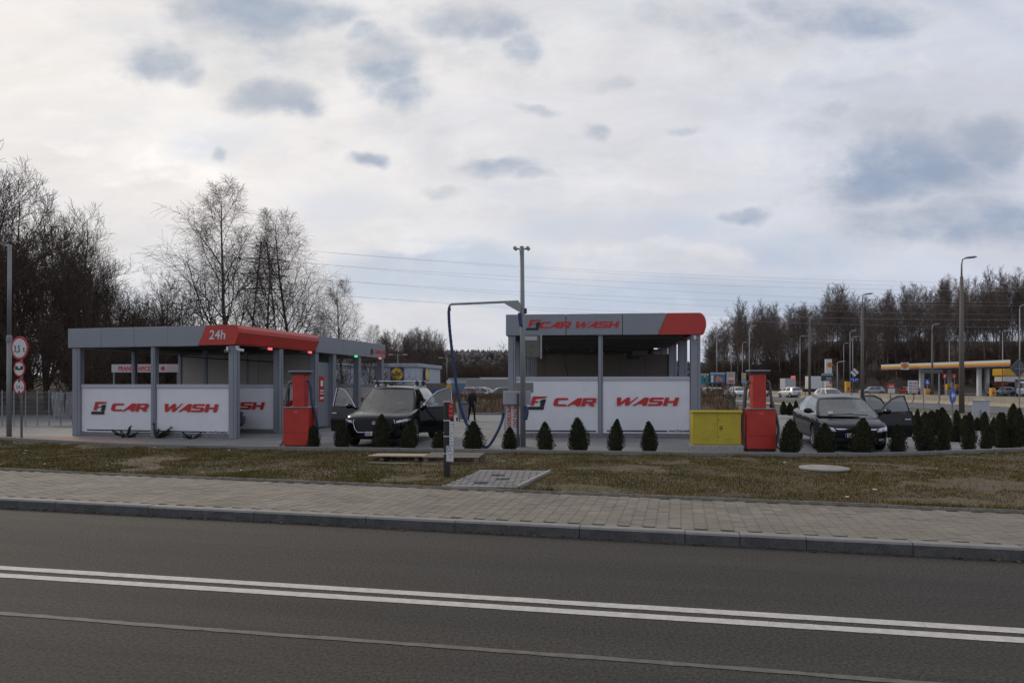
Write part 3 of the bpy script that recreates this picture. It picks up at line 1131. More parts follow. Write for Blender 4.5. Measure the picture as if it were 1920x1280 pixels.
def thuja_proto(seed, fat=1.0):
    """unit height conifer: dense sprays round a cone-like body, width about 0.62"""
    rg = np.random.default_rng(seed)

    def rad(t, a):
        base = 0.33 * fat * math.sin(min(1, (t + .14) / .36) * math.pi / 2) * max(0, 1 - max(0, (t - .16) / .86) ** 2.1) ** .95
        return max(.012, base * (1 + .14 * math.sin(3 * a + seed) * math.sin(7 * t + seed) + .08 * math.sin(5 * a + 9 * t)))
    b = MB()
    rows = []
    for i in range(11):
        t = i / 10 * .94
        rows.append([(rad(t, a) * .72 * math.cos(a), rad(t, a) * .72 * math.sin(a), t + .01) for a in [k * 2 * math.pi / 10 for k in range(11)]])
    b.grid(rows)
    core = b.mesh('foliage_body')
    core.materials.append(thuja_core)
    V, Fc = [], []
    for i in range(3000):
        t = rg.beta(1.05, 1.25) * 1.0
        a = rg.uniform(0, 2 * math.pi)
        r_ = rad(t, a) * (rg.uniform(.62, 1.04) + (rg.random() < .06) * .10)
        p = np.array([r_ * math.cos(a), r_ * math.sin(a), t * .97 + .01])
        out = np.array([math.cos(a), math.sin(a), 0])
        d = unit(out * rg.uniform(.2, .8) + np.array([0, 0, rg.uniform(.5, 1.1)]) + rg.normal(0, .25, 3))
        s = unit(np.cross(d, out + rg.normal(0, .5, 3)))
        L_ = rg.uniform(.03, .068)
        w = rg.uniform(.008, .018)
        n0 = len(V)
        V += [p - s * w * .6, p + s * w * .6, p + d * L_ * .55 + s * w, p + d * L_, p + d * L_ * .55 - s * w]
        Fc += [n0, n0 + 1, n0 + 2, n0, n0 + 2, n0 + 4, n0 + 4, n0 + 2, n0 + 3]
    me = bpy.data.meshes.new('crown')
    V = np.array(V)
    me.vertices.add(len(V))
    me.vertices.foreach_set('co', V.astype(np.float32).ravel())
    Fc = np.array(Fc, dtype=np.int32)
    me.loops.add(len(Fc))
    me.loops.foreach_set('vertex_index', Fc)
    me.polygons.add(len(Fc) // 3)
    me.polygons.foreach_set('loop_start', np.arange(0, len(Fc), 3, dtype=np.int32))
    me.update(calc_edges=True)
    me.materials.append(thuja_m)
    tb = MB().tube([(0, 0, -.05), (0, 0, .2), (.005, 0, .6)], [.02, .018, .006], 6).mesh('trunk')
    tb.materials.append(bark_dark)
    return tb, core, me


TH = [thuja_proto(s, f) for s, f in ((1, 1.0), (2, 1.12), (3, .92), (4, 1.05))]


def thuja(px, ytop, ybase, width_px, Y, k, label, group=None):
    h = (ybase - ytop) / F * Y
    w = width_px / F * Y
    x = XA(px, Y)
    z = ZA(ybase, Y)
    jit = random.Random(int(px * 7 + Y * 13))
    w *= jit.uniform(.82, 1.15)
    h *= jit.uniform(.88, 1.08)
    e = empty('clipped_conifer', (x, Y, z - .02), k * 1.9 + px, label, 'conifer', group)
    fat = .78
    e.scale = (w / fat, w / fat * jit.uniform(.85, 1.1), h * 1.12)
    e.rotation_euler.x = jit.uniform(-.09, .09)
    e.rotation_euler.y = jit.uniform(-.09, .09)
    tb, core, cr = TH[k % 4]
    for nm, me in (('trunk', tb), ('crown', cr)):
        o = bpy.data.objects.new(nm, me)
        o.parent = e
        col.objects.link(o)
        if nm == 'crown':
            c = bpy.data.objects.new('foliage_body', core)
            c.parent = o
            col.objects.link(c)
    return e


GK = 'small conifers planted along the forecourt kerb'
KERB_TH = [(588, 797, 839, 33, 'small conifer growing against the red vacuum unit by the open-door black car'),
           (643, 790, 840, 36, 'small conifer hiding the headlight beside the black car number plate'),
           (712, 782, 841, 46, 'tall narrow conifer in front of the black car grille'),
           (766, 793, 841, 36, 'small conifer before the other headlight of the black car'),
           (823, 805, 842, 34, 'low conifer half hidden by the black marker post'),
           (888, 790, 843, 36, 'conifer standing over the sagging blue hose'),
           (955, 801, 844, 36, 'small conifer under the washer fluid board'),
           (1023, 790, 844, 38, 'conifer just right of the hose mast, before the word CAR'),
           (1087, 791, 845, 46, 'broadest conifer before the white panel, left of the middle post'),
           (1153, 793, 845, 40, 'conifer at the foot of the middle post of the right-hand car wash'),
           (1219, 797, 846, 42, 'conifer next to the yellow gas cabinet'),
           (1481, 794, 848, 50, 'conifer beside the rear door of the grey saloon'),
           (1549, 797, 849, 50, 'conifer hiding the front wheel of the grey saloon'),
           (1614, 792, 850, 42, 'narrow conifer hiding the number plate of the grey saloon'),
           (1683, 798, 850, 50, 'broad conifer at the front corner of the grey saloon'),
           (1738, 800, 848, 40, 'first conifer of the thick planting right of the grey saloon')]
for i, (px, yt, yb, w, lab) in enumerate(KERB_TH):
    # a little way behind the kerb line
    u = (px - 960) / F
    Y = 15.0
    for _ in range(30):
        Y = pad_y(u * Y) + .30
    thuja(px, yt, 720 + (CAMZ - PZ) * F / Y, w, Y, i, lab, GK)
rr = random.Random(31)
GH = 'thick planting of conifers at the right side of the forecourt'
for i in range(40):
    if i < 8:
        px, u = 1775 + i * 33 + rr.uniform(-8, 8), None
        u = (px - 960) / F
        Y = 15.0
        for _ in range(30):
            Y = pad_y(u * Y) + rr.uniform(.3, .6)
        hgt = rr.uniform(.50, .88)
    else:
        k_ = (i - 8) // 8
        px = 1694 + (i - 8) % 8 * 33 + (k_ % 2) * 16 + rr.uniform(-10, 10)
        Y = 19.6 + k_ * 2.6 + rr.uniform(-.8, .8) + max(0, (1760 - px) * .03)
        hgt = rr.uniform(.50, .85)
    yb = 720 + (CAMZ - .12) * F / Y
    thuja(px, yb - hgt * F / Y, yb, hgt * rr.uniform(.52, .80) * F / Y, Y, i, 'dark conifer in the dense planting between the grey saloon and the main road', GH)
for px, yt, yb, w in ((1448, 752, 775, 12), (1470, 753, 777, 18), (1482, 756, 778, 16), (1494, 752, 776, 14), (1424, 754, 776, 10)):
    thuja(px, yt, yb, w, 37, int(px), 'small conifer behind the grey saloon, across the forecourt', 'conifers at the back of the forecourt')

# =================================================================== CAR WASH BUILDINGS
clad_m = mat('grey_cladding', (0.235, 0.25, 0.275), 0.42, metal=0.15, var=.05, scale=.8, bump=.02)
post_m = mat('grey_post', (0.24, 0.255, 0.285), 0.45, metal=0.15, var=.06, scale=1.5)
groove_m = mat('post_groove', (0.10, 0.105, 0.115), 0.6)
red_m = mat('red_cladding', (0.46, 0.034, 0.022), 0.38, var=.06, scale=1)
panel_m = mat('white_tarpaulin', (0.70, 0.70, 0.725), 0.55, stain=.10, var=.05, scale=1.2, bump=.06, bscale=2.5)
band_m = mat('panel_band', (0.42, 0.425, 0.45), 0.5)
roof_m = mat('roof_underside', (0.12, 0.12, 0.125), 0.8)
beam_m = mat('steel_beam', (0.16, 0.165, 0.175), 0.55, metal=.3)
plinth_m = mat('plinth_concrete', (0.17, 0.17, 0.17), .85, var=.25, scale=3)
logo_red = mat('logo_red', (0.50, 0.022, 0.018), .5)
logo_black = mat('logo_black', (0.012, 0.012, 0.014), .5)
white_paint = mat('white_paint', (0.72, 0.72, 0.74), .5)
techwall_m = mat('beige_panel', (0.30, 0.285, 0.26), .6, var=.06, scale=1)
brownwall_m = mat('brown_mesh_wall', (0.135, 0.112, 0.098), .8, var=.08, scale=2)
steel_m = mat('galvanised', (0.30, 0.305, 0.31), .45, metal=.5, var=.12, scale=2)
dark_m = mat('dark_plastic', (0.02, 0.02, 0.022), .5)
rubber_m = mat('rubber', (0.018, 0.018, 0.018), .8)
redlamp = mat('red_signal', (1.0, 0.16, 0.16), .4, emit=.75)
greenlamp = mat('green_signal', (0.10, 1.0, 0.42), .4, emit=.7)
cam_white = mat('camera_white', (0.6, 0.6, 0.6), .4)

LET = {
    'C': ([[(.16, 0), (1.04, 0), (1.04, .24), (.40, .24), (.32, .33), (.32, .67), (.40, .76), (1.04, .76), (1.04, 1), (.16, 1), (0, .82), (0, .18)]], 1.12),
    'A': ([[(-.08, 0), (.16, 0), (.30, .20), (.68, .20), (.68, 0), (1.0, 0), (1.0, 1), (.66, 1)], ], 1.08),
    'R': ([[(0, 0), (.31, 0), (.31, 1), (0, 1)], [(.312, .78), (.95, .78), (1.06, .90), (.95, 1), (.312, 1)], [(.76, .56), (1.06, .56), (1.06, .899), (.951, .779), (.76, .779)], [(.312, .34), (.94, .34), (1.06, .44), (1.06, .559), (.312, .559)], [(.50, .339), (.72, 0), (1.08, 0), (.86, .339)]], 1.14),
    'W': ([[(0, 1), (.33, 1), (.40, .40), (.76, 1), (1.00, 1), (1.06, .40), (1.52, 1.06), (1.62, 1.06), (1.02, 0), (.80, 0), (.74, .52), (.42, 0), (.18, 0)]], 1.42),
    'S': ([[(0, 0), (.92, 0), (1.06, .14), (1.06, .48), (.94, .60), (.32, .60), (.32, .77), (1.04, .77), (1.04, 1), (.14, 1), (0, .88), (0, .52), (.12, .40), (.74, .40), (.74, .23), (0, .23)]], 1.14),
    'H': ([[(0, 0), (.31, 0), (.31, .38), (.74, .38), (.74, 0), (1.05, 0), (1.05, 1), (.74, 1), (.74, .60), (.31, .60), (.31, 1), (0, 1)]], 1.14),
}


def wide_word(word, H, kx=1.36, slant=.30):
    """wide slanted lettering; returns 2-D polygons and total width"""
    x = 0
    out = []
    for ch in word:
        ps, adv = LET[ch]
        for p in ps:
            out.append([((x + a * kx + slant * b_) * H, b_ * H) for a, b_ in p])
        x += adv * kx
    return out, x * H


def flat(polys, m, parent, x, y, z, name='lettering', rotz=0.0, t=.004):
    b = MB()
    Mx = Matrix.Translation((x, y, z)) @ Matrix.Rotation(rotz, 4, 'Z')
    for p in polys:
        b.prism(p, -t, .001, Mx, axis='y')
    return b.build(name, m, parent)


def f1_logo(H, parent, x, y, z, rotz=0.0):
    """red F over a black 1 with black foot bar; lower left corner at x,z; H = lettering height"""
    sl = lambda P: [((a + .30 * b_) * H, b_ * H) for a, b_ in P]
    red = [sl([(0, .24), (.46, .24), (.46, .56), (.86, .56), (.86, .76), (.46, .76), (.46, 1.02), (1.62, 1.13), (1.82, 1.34), (0, 1.34)])]
    blk = [sl([(1.02, .60), (1.02, .74), (1.24, .94), (1.74, 1.0), (1.74, .12), (1.20, .12), (1.20, .60)]), sl([(-.22, -.28), (1.78, -.28), (1.78, .08), (-.22, .08)])]
    flat(red, logo_red, parent, x, y, z, 'logo_letter', rotz)
    flat(blk, logo_black, parent, x, y, z, 'logo_numeral', rotz)


def ibeam(b, p0, p1, h=.18, w=.1):
    p0, p1 = Vector(p0), Vector(p1)
    d = p1 - p0
    a = math.atan2(d.y, d.x)
    Mx = Matrix.Translation(p0) @ Matrix.Rotation(a, 4, 'Z')
    L_ = d.length
    b.box(0, L_, -w / 2, w / 2, -.015, 0, Mx)
    b.box(0, L_, -.006, .006, -h + .0151, -.0151, Mx)
    b.box(0, L_, -w / 2, w / 2, -h, -h + .015, Mx)


def post(parent, x, y, z1, w=.24, d=.2, name='post'):
    """square column with a shadow groove down its faces"""
    b = MB()
    b.bbox(x - w / 2, x + w / 2, y - d / 2, y + d / 2, 0, z1, .012)
    o = b.build(name, post_m, parent)
    g_ = MB()
    for s in (-1, 1):
        g_.box(x + s * w / 2 - .004, x + s * w / 2 + .004, y - .012, y + .012, .02, z1 - .02)
    g_.box(x + w * .22 - .008, x + w * .22 + .008, y - d / 2 - .003, y - d / 2 + .004, .02, z1 - .02)
    g_.build('groove', groove_m, o)
    return o


def tarp(parent, x0, x1, y, z0, z1, rotz=0.0, name='white_panel', bow=.012):
    """stretched white sheet between posts, with a grey top band"""
    rows = []
    n = 10
    for i in range(n + 1):
        t = i / n
        rows.append([(x0 + (x1 - x0) * s / 12, y - bow * math.sin(math.pi * t) * math.sin(math.pi * s / 12) - .012 * mnoise.noise(Vector((s * .7, i * .6, x0))), z0 + (z1 - z0) * t) for s in range(13)])
    b = MB().grid(rows)
    b.grid([[(p[0], y + .03, p[2]) for p in r] for r in (rows[0], rows[-1])])
    o = b.build(name, panel_m, parent, smooth=True)
    MB().bbox(x0, x1, y - .03, y + .04, z1 - .002, z1 + .12, .008).build('top_rail', band_m, o)
    return o


def camera_cctv(parent, x, y, z, rz):
    b = MB()
    Mx = Matrix.Translation((x, y, z)) @ Matrix.Rotation(rz, 4, 'Z')
    b.box(-.03, .03, -.03, .03, .03, .12, Mx)
    b.tube([Mx @ Vector(p) for p in ((0, .02, .03), (0, -.06, .0), (0, -.20, -.02))], [.03, .045, .045], 8)
    o = b.build('security_camera', cam_white, parent)
    MB().tube([Mx @ Vector(p) for p in ((0, -.195, -.0185), (0, -.206, -.02))], .034, 8).build('lens', dark_m, o)


# ---------------------------------------------------------------- long car wash on the left
LB = empty('car_wash_building', (-8.59, 21.23, PZ), R(-13.8), 'long grey car wash with white tarpaulin panels and red corner marked 24h', 'car wash', 'car wash buildings')
ZT, ZB = 3.69 - PZ, 3.055 - PZ
WX, LY = 6.32, 10.96
PT = 1.845 - PZ                # panel top
# fascia pieces; the side facing the road is three grey sheets and a red wrap-round corner
b = MB()
xs = [-WX, -5.0, -3.72, -2.45, -1.12]
for i in range(4):
    b_ = MB()
    if i < 3:
        b_.bbox(xs[i] + .004, xs[i + 1] - .004, -.06, .02, ZB, ZT, .006)
    else:
        b_.prism([(xs[3] + .004, ZB), (-1.32, ZB), (-1.02, ZT), (xs[3] + .004, ZT)], -.06, .02, axis='y')
    b_.build('fascia_sheet', clad_m, LB)


def bulge(t):
    return .10 + .12 * math.sin(math.pi * min(1, t * 1.0)) ** .8


# red corner: front part slanted start, bulging out on the yard side
prof_red = [(0.0, .02), (.05, .07), (.11, .22), (.19, .40), (.18, .52), (.09, ZT - ZB)]
b = MB()
fr = []
for (o_, h_) in prof_red:
    xl = -1.32 + .30 * h_ / (ZT - ZB) + .008
    fr.append([(xl, -.075, ZB + h_), (-.3, -.085, ZB + h_), (o_ * .9, -.09 - o_ * .0, ZB + h_), (o_ * 1.0, .05, ZB + h_), (o_, 2.4, ZB + h_), (o_, 4.72, ZB + h_)])
b.grid(fr)
b.grid([fr[0], [(p[0] - .0, max(p[1], .0) + .0, p[2]) if j < 2 else (-.1, max(p[1], .1), p[2]) for j, p in enumerate(fr[0])]])
b.grid([[(p[0], p[1], p[2]) for p in fr[-1]], [(min(p[0], -.3), max(p[1], .3), p[2] + .01) for p in fr[-1]]])
b.poly([fr[i][-1] for i in range(len(fr))] + [(-.05, 4.72, ZT), (-.05, 4.72, ZB)])
redc = b.build('red_corner', red_m, LB)
put_text('24h', .40, mat('pale_lettering', (.62, .60, .60), .5), redc, -.90, -.092, ZB + .20, bold=.006, shear=.12)
# yard side grey fascia
for ya, yb in ((4.73, 6.85), (6.86, 8.95), (8.96, LY)):
    MB().bbox(-.02, .06, ya, yb - .005, ZB, ZT, .006).build('fascia_sheet', clad_m, LB)
for p, w_ in ((('CAR'), 0), (('WASH'), 1)):
    pass
polys, wd = wide_word('CARWASH', .15, 1.1)
flat(polys, logo_red, LB, .062, LY - 1.25, ZB + .18, 'lettering', R(90))
MB().box(.062, .066, LY - 1.55, LY - 1.32, ZB + .12, ZB + .36).build('logo_block', logo_black, LB)
# far and back fascia
MB().bbox(-WX, -.021, LY - .08, LY, ZB, ZT, .006).build('fascia_sheet', clad_m, LB)
MB().bbox(-WX - .08, -WX - .002, 0, LY, ZB, ZT, .006).build('fascia_sheet', clad_m, LB)
# roof and beams
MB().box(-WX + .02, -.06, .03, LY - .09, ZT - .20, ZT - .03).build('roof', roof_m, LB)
for y in (.3, 1.25, 2.3, 3.4, 4.6, 5.6, 6.6, 7.7, 8.7, 9.8, 10.6):
    b = MB()
    ibeam(b, (-WX + .05, y, ZT - .205), (-.1, y, ZT - .205), .20, .1)
    b.build('roof_beam', beam_m, LB)
for x in (-5.6, -3.2, -.5):
    b = MB()
    ibeam(b, (x, .1, ZT - .41), (x, LY - .1, ZT - .41), .16, .08)
    b.build('roof_beam', beam_m, LB)
post_y = [.10, 2.52, 4.92, 6.29, 8.49, LY - .12]
for y in post_y:
    post(LB, -.13, y, ZB, .26, .22)
for x in (-6.08, -3.06):
    post(LB, x, .10, ZB, .30 if x < -5 else .15, .2)
for y in post_y[1:]:
    post(LB, -6.08, y, ZB, .15, .15)
    post(LB, -3.06, y, ZB, .14, .14)
# panels towards the road
z0 = .14
pL = tarp(LB, -5.92, -3.15, .08, z0, PT - .12)
pR = tarp(LB, -2.97, -.27, .08, z0, PT - .12)
H = .255
f1_logo(H, pL, -5.44, .05, 1.0 - .22)
polys, wd = wide_word('CAR', H, 1.70)
flat(polys, logo_red, pL, -4.74, .05, .98 - .16)
polys, wd = wide_word('WASH', H, 1.66)
flat(polys, logo_red, pR, -2.72, .05, .98 - .16)
MB().box(-5.7, -3.2, .066, .072, z0 + .03, z0 + .07).build('printed_bar', logo_black, pL)
MB().box(-2.9, -1.08, .066, .072, z0 + .03, z0 + .07).build('printed_bar', logo_black, pR)
put_text('www.f1carwash.pl', .095, logo_black, pR, -1.05, .066, z0 + .025, bold=.002, shear=.3)
MB().box(-WX + .1, -.02, 0.02, .2, 0, z0 - .02).build('plinth', plinth_m, LB)
# partitions between the bays
for i, y in enumerate(post_y[1:]):
    if i in (1, 2):
        continue
    for x0_, x1_, wname in ((-5.94, -3.14, 'CAR'), (-2.98, -.28, 'WASH')):
        tp = tarp(LB, x0_, x1_, y - .03, z0, PT - .12)
        polys, wd = wide_word(wname, H, 1.68)
        flat(polys, logo_red, tp, x0_ + (.95 if wname == 'CAR' else .28), y - .06, .82)
        if wname == 'CAR':
            f1_logo(H, tp, x0_ + .35, y - .06, .78)
    MB().box(-WX + .2, -.3, y - .02, y + .12, 0, z0 - .03).build('plinth', plinth_m, LB)
# plant room between the bays
b = MB()
yA, yB = post_y[2], post_y[3]
for k in range(5):
    b_ = MB()
    xa = -6.0 + k * 1.16
    b_.bbox(xa, xa + 1.15, yA - .03, yA + .03, .05, ZB - .06, .006)
    b_.build('plant_room_panel', techwall_m, LB)
    b_ = MB()
    b_.bbox(xa, xa + 1.15, yB - .03, yB + .03, .05, ZB - .06, .006)
    b_.build('plant_room_panel', techwall_m, LB)
MB().bbox(-.24, -.20, yA + .12, yB - .12, .05, ZB - .35, .006).build('plant_room_door', clad_m, LB)
tp = tarp(LB, -2.98, -.28, yA - .10, z0, PT - .12)
polys, wd = wide_word('WASH', H, 1.66)
flat(polys, logo_red, tp, -2.7, yA - .13, .82)
rs = MB().box(-.196, -.19, yA + .48, yA + .86, 1.02, 2.0).build('red_notice', red_m, LB)
for k, (za, zb) in enumerate(((1.62, 1.84), (1.42, 1.47), (1.32, 1.36), (1.12, 1.2))):
    MB().box(-.189, -.187, yA + .58 - (.05 if k else 0), yA + .76 + (.05 if k else 0), za, zb).build('notice_mark', white_paint, rs)
# bay signal lamps under the fascia
for y, m_ in ((1.25, redlamp), (3.75, redlamp), (7.4, greenlamp), (9.75, redlamp)):
    br = MB().box(.02, .30, y - .01, y + .01, ZB - .05, ZB - .03).build('signal_bracket', steel_m, LB)
    br2 = MB().bbox(.27, .33, y + .02, y + .22, ZB - .085, ZB - .005, .01).build('signal_lamp', m_, LB)
camera_cctv(LB, -.25, -.06, ZB - .16, R(20))
camera_cctv(LB, .06, -.02, ZB - .14, R(120))
# spray booms hanging under the roof
for y in (1.3, 3.7, 7.4, 9.7):
    b = MB()
    b.tube([(-3.1, y, ZB - .05), (-3.1, y, ZB - .25), (-2.2, y + .3, ZB - .32), (-1.3, y + .5, ZB - .38)], .02, 6)
    b.tube([(-1.3, y + .5, ZB - .38), (-1.35, y + .55, ZB - 1.0), (-1.6, y + .7, ZB - 1.5), (-2.2, y + .9, ZB - 1.75)], .014, 6)
    b.build('spray_boom', dark_m, LB)

# ---------------------------------------------------------------- car wash on the right
RB = empty('car_wash_building', (5.90, 21.4, PZ), R(-5.2), 'grey car wash with white CAR WASH panels and rounded red fascia end', 'car wash', 'car wash buildings')
ZT, ZB = 4.08 - PZ, 3.41 - PZ
WX, LY = 6.12, 12.6
PT = 2.09 - PZ
for xa, xb in ((-WX, -4.2), (-4.19, -2.42), (-2.41, -1.18)):
    b_ = MB()
    if xb > -1.5:
        b_.prism([(xa + .004, ZB), (-1.32, ZB), (-1.03, ZT), (xa + .004, ZT)], -.06, .02, axis='y')
    else:
        b_.bbox(xa + .004, xb - .004, -.06, .02, ZB, ZT, .006)
    b_.build('fascia_sheet', clad_m, RB)
prof_c = [(.10, 0), (.15, .12), (.185, .25), (.185, .40), (.15, .54), (.09, .63), (.02, .675)]
b = MB()
fr = []
for (o_, h_) in prof_c:
    h_ *= (ZT - ZB) / .675
    xl = -1.32 + .29 * h_ / (ZT - ZB) + .006
    fr.append([(xl, -.07, ZB + h_), (o_ - .12, -.075, ZB + h_), (o_ - .03, -.06, ZB + h_), (o_, .0, ZB + h_), (o_, LY * .5, ZB + h_), (o_, LY, ZB + h_)])
b.grid(fr)
b.grid([fr[0], [(min(p[0], -.2), max(p[1], .1), p[2]) for p in fr[0]]])
b.grid([fr[-1], [(min(p[0], -.3), max(p[1], .2), p[2] + .005) for p in fr[-1]]])
b.build('red_corner', red_m, RB)
MB().bbox(-WX, -WX + .08, .022, LY, ZB, ZT, .006).build('fascia_sheet', clad_m, RB)
MB().bbox(-WX + .09, 0, LY - .08, LY, ZB, ZT, .006).build('fascia_sheet', clad_m, RB)
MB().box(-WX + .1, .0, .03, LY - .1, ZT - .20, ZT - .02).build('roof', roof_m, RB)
MB().box(-3.3, -1.6, .6, 2.4, ZT - .02, ZT + .07).build('roof_hatch', clad_m, RB)
H = .205
f1_logo(H, RB, -5.42, -.064, ZB + .22)
p1, w1 = wide_word('CAR', H, 1.48)
flat(p1, logo_red, RB, -5.08 + .02, -.064, ZB + .22)
p1, w1 = wide_word('WASH', H, 1.42)
flat(p1, logo_red, RB, -3.93, -.064, ZB + .22)
for y in [.3 + .85 * k for k in range(14)]:
    b = MB()
    ibeam(b, (-WX + .1, y, ZT - .205), (-.05, y, ZT - .205), .22, .1)
    b.build('roof_beam', beam_m, RB)
for x in (-5.2, -3.1, -1.0):
    b = MB()
    ibeam(b, (x, .1, ZT - .43), (x, LY - .1, ZT - .43), .18, .09)
    b.build('roof_beam', beam_m, RB)
ypost = [.11, 2.6, 5.1, 7.6, 10.1, LY - .15]
for y in ypost:
    post(RB, -.14, y, ZB, .30, .22)
    post(RB, -5.93, y, ZB, .24, .22)
post(RB, -3.10, .11, ZB, .14, .18)
pL = tarp(RB, -5.80, -3.18, .06, .145, PT - .12, bow=.03)
pR = tarp(RB, -3.02, -.31, .06, .145, PT - .12, bow=.03)
H = .262
f1_logo(H, pL, -5.36, .015, 1.02 - .06)
p1, w1 = wide_word('CAR', H, 1.56)
flat(p1, logo_red, pL, -4.62, .01, 1.0)
p1, w1 = wide_word('WASH', H, 1.58)
flat(p1, logo_red, pR, -2.66, .01, 1.02)
MB().box(-5.7, -3.24, .045, .05, .185, .225).build('printed_bar', logo_black, pL)
MB().box(-2.9, -1.02, .045, .05, .20, .24).build('printed_bar', logo_black, pR)
put_text('www.f1carwash.pl', .10, logo_black, pR, -.98, .045, .20, bold=.002, shear=.3)
MB().box(-WX + .15, -.02, 0.0, .2, 0, .13).build('plinth', plinth_m, RB)
# inner wall of brown sheets behind the first two bays
for k in range(5):
    xa = -5.02 + k * .96
    MB().bbox(xa, xa + .955, 5.08, 5.14, .2, 2.86, .006).build('inner_wall_sheet', brownwall_m, RB)
for k in range(5):
    xa = -5.80 + k * 1.1
    MB().bbox(xa, xa + 1.095, LY - .45, LY - .39, .2, ZB - .002, .006).build('inner_wall_sheet', brownwall_m, RB)
for k in range(7):
    b = MB()
    ibeam(b, (-5.75, .75 + k * .62, ZB + .02 - .02 * k), (-.35, .75 + k * .62, ZB + .02 - .02 * k), .09, .06)
    b.build('pipe_rail', beam_m, RB)
for y in ypost[1:2]:
    for x0_, x1_ in ((-5.80, -3.0), (-2.98, -.31)):
        tarp(RB, x0_, x1_, y, .145, PT - .35)
for y in (1.4, 3.9):
    b = MB()
    b.tube([(-3.1, y, ZB - .02), (-3.1, y, ZB - .3), (-2.2, y + .3, ZB - .34), (-1.0, y + .4, ZB - .40)], .02, 6)
    b.tube([(-4.0, y, ZB - .3), (-4.3, y, ZB - .5), (-4.1, y + .1, ZB - 1.6)], .014, 6)
    b.build('spray_boom', dark_m, RB)
    MB().bbox(-2.0, -1.5, y - .1, y + .1, ZB - .62, ZB - .42, .02).build('pump_head', dark_m, RB)
camera_cctv(RB, -.18, -.06, ZB - .16, R(10))
# display box on the left post
bx = MB().bbox(-5.55, -5.02, -.28, -.16, ZB - .72, ZB - .02, .02).build('display_box', mat('box_taupe', (.12, .11, .095), .6), RB)
for x in (-5.60, -4.98):
    MB().bbox(x - .03, x + .03, -.27, -.15, ZB - .76, ZB - .001, .008).build('display_rail', steel_m, bx)
MB().box(-5.5, -5.1, -.284, -.281, ZB - .17, ZB - .05).build('display_strip', band_m, bx)
for z in (.36, .58):
    MB().box(-5.31, -5.27, -.284, -.281, ZB - z - .02, ZB - z + .02).build('bolt', dark_m, bx)

# =================================================================== VEHICLES
car_glass = glass_mat('car_glass', (0.22, 0.29, 0.32), .14)
tint_glass = glass_mat('tinted_glass', (0.16, 0.18, 0.18), .12)
chrome_m = mat('chrome', (0.60, 0.60, 0.62), .18, metal=1.0)
tyre_m = mat('tyre', (0.020, 0.020, 0.021), .85)
rim_m = mat('alloy', (0.38, 0.38, 0.40), .3, metal=.8)
trim_m = mat('black_trim', (0.018, 0.018, 0.020), .45)
grille_m = mat('grille_black', (0.010, 0.010, 0.011), .5)
lamp_m = mat('headlamp', (0.42, 0.44, 0.47), .12, metal=.3, coat=.8, var=.5, scale=14)
tail_m = mat('tail_lamp', (0.30, 0.012, 0.012), .25, coat=.6)
seat_m = mat('seat_grey', (0.10, 0.10, 0.105), .8)
interior_m = mat('car_interior', (0.03, 0.03, 0.032), .8)
plate_m = mat('number_plate', (0.66, 0.66, 0.68), .4)
plate_blue = mat('plate_blue', (0.01, 0.035, 0.22), .4)


def paint_mat(name, c, metal=.35, coat=.45, spec=.5):
    return mat('car_paint_' + name, c, .3, metal=metal, coat=coat, spec=spec)


def eval_mesh(o):
    dg = bpy.context.evaluated_depsgraph_get()
    dg.update()
    return bpy.data.meshes.new_from_object(o.evaluated_get(dg), depsgraph=dg)


def lerp_tab(tab, x):
    for a, b_ in zip(tab[:-1], tab[1:]):
        if (a[0] >= x >= b_[0]):
            t = (x - a[0]) / (b_[0] - a[0])
            return [p + (q - p) * t for p, q in zip(a[1:], b_[1:])]
    return list(tab[0][1:]) if x > tab[0][0] else list(tab[-1][1:])


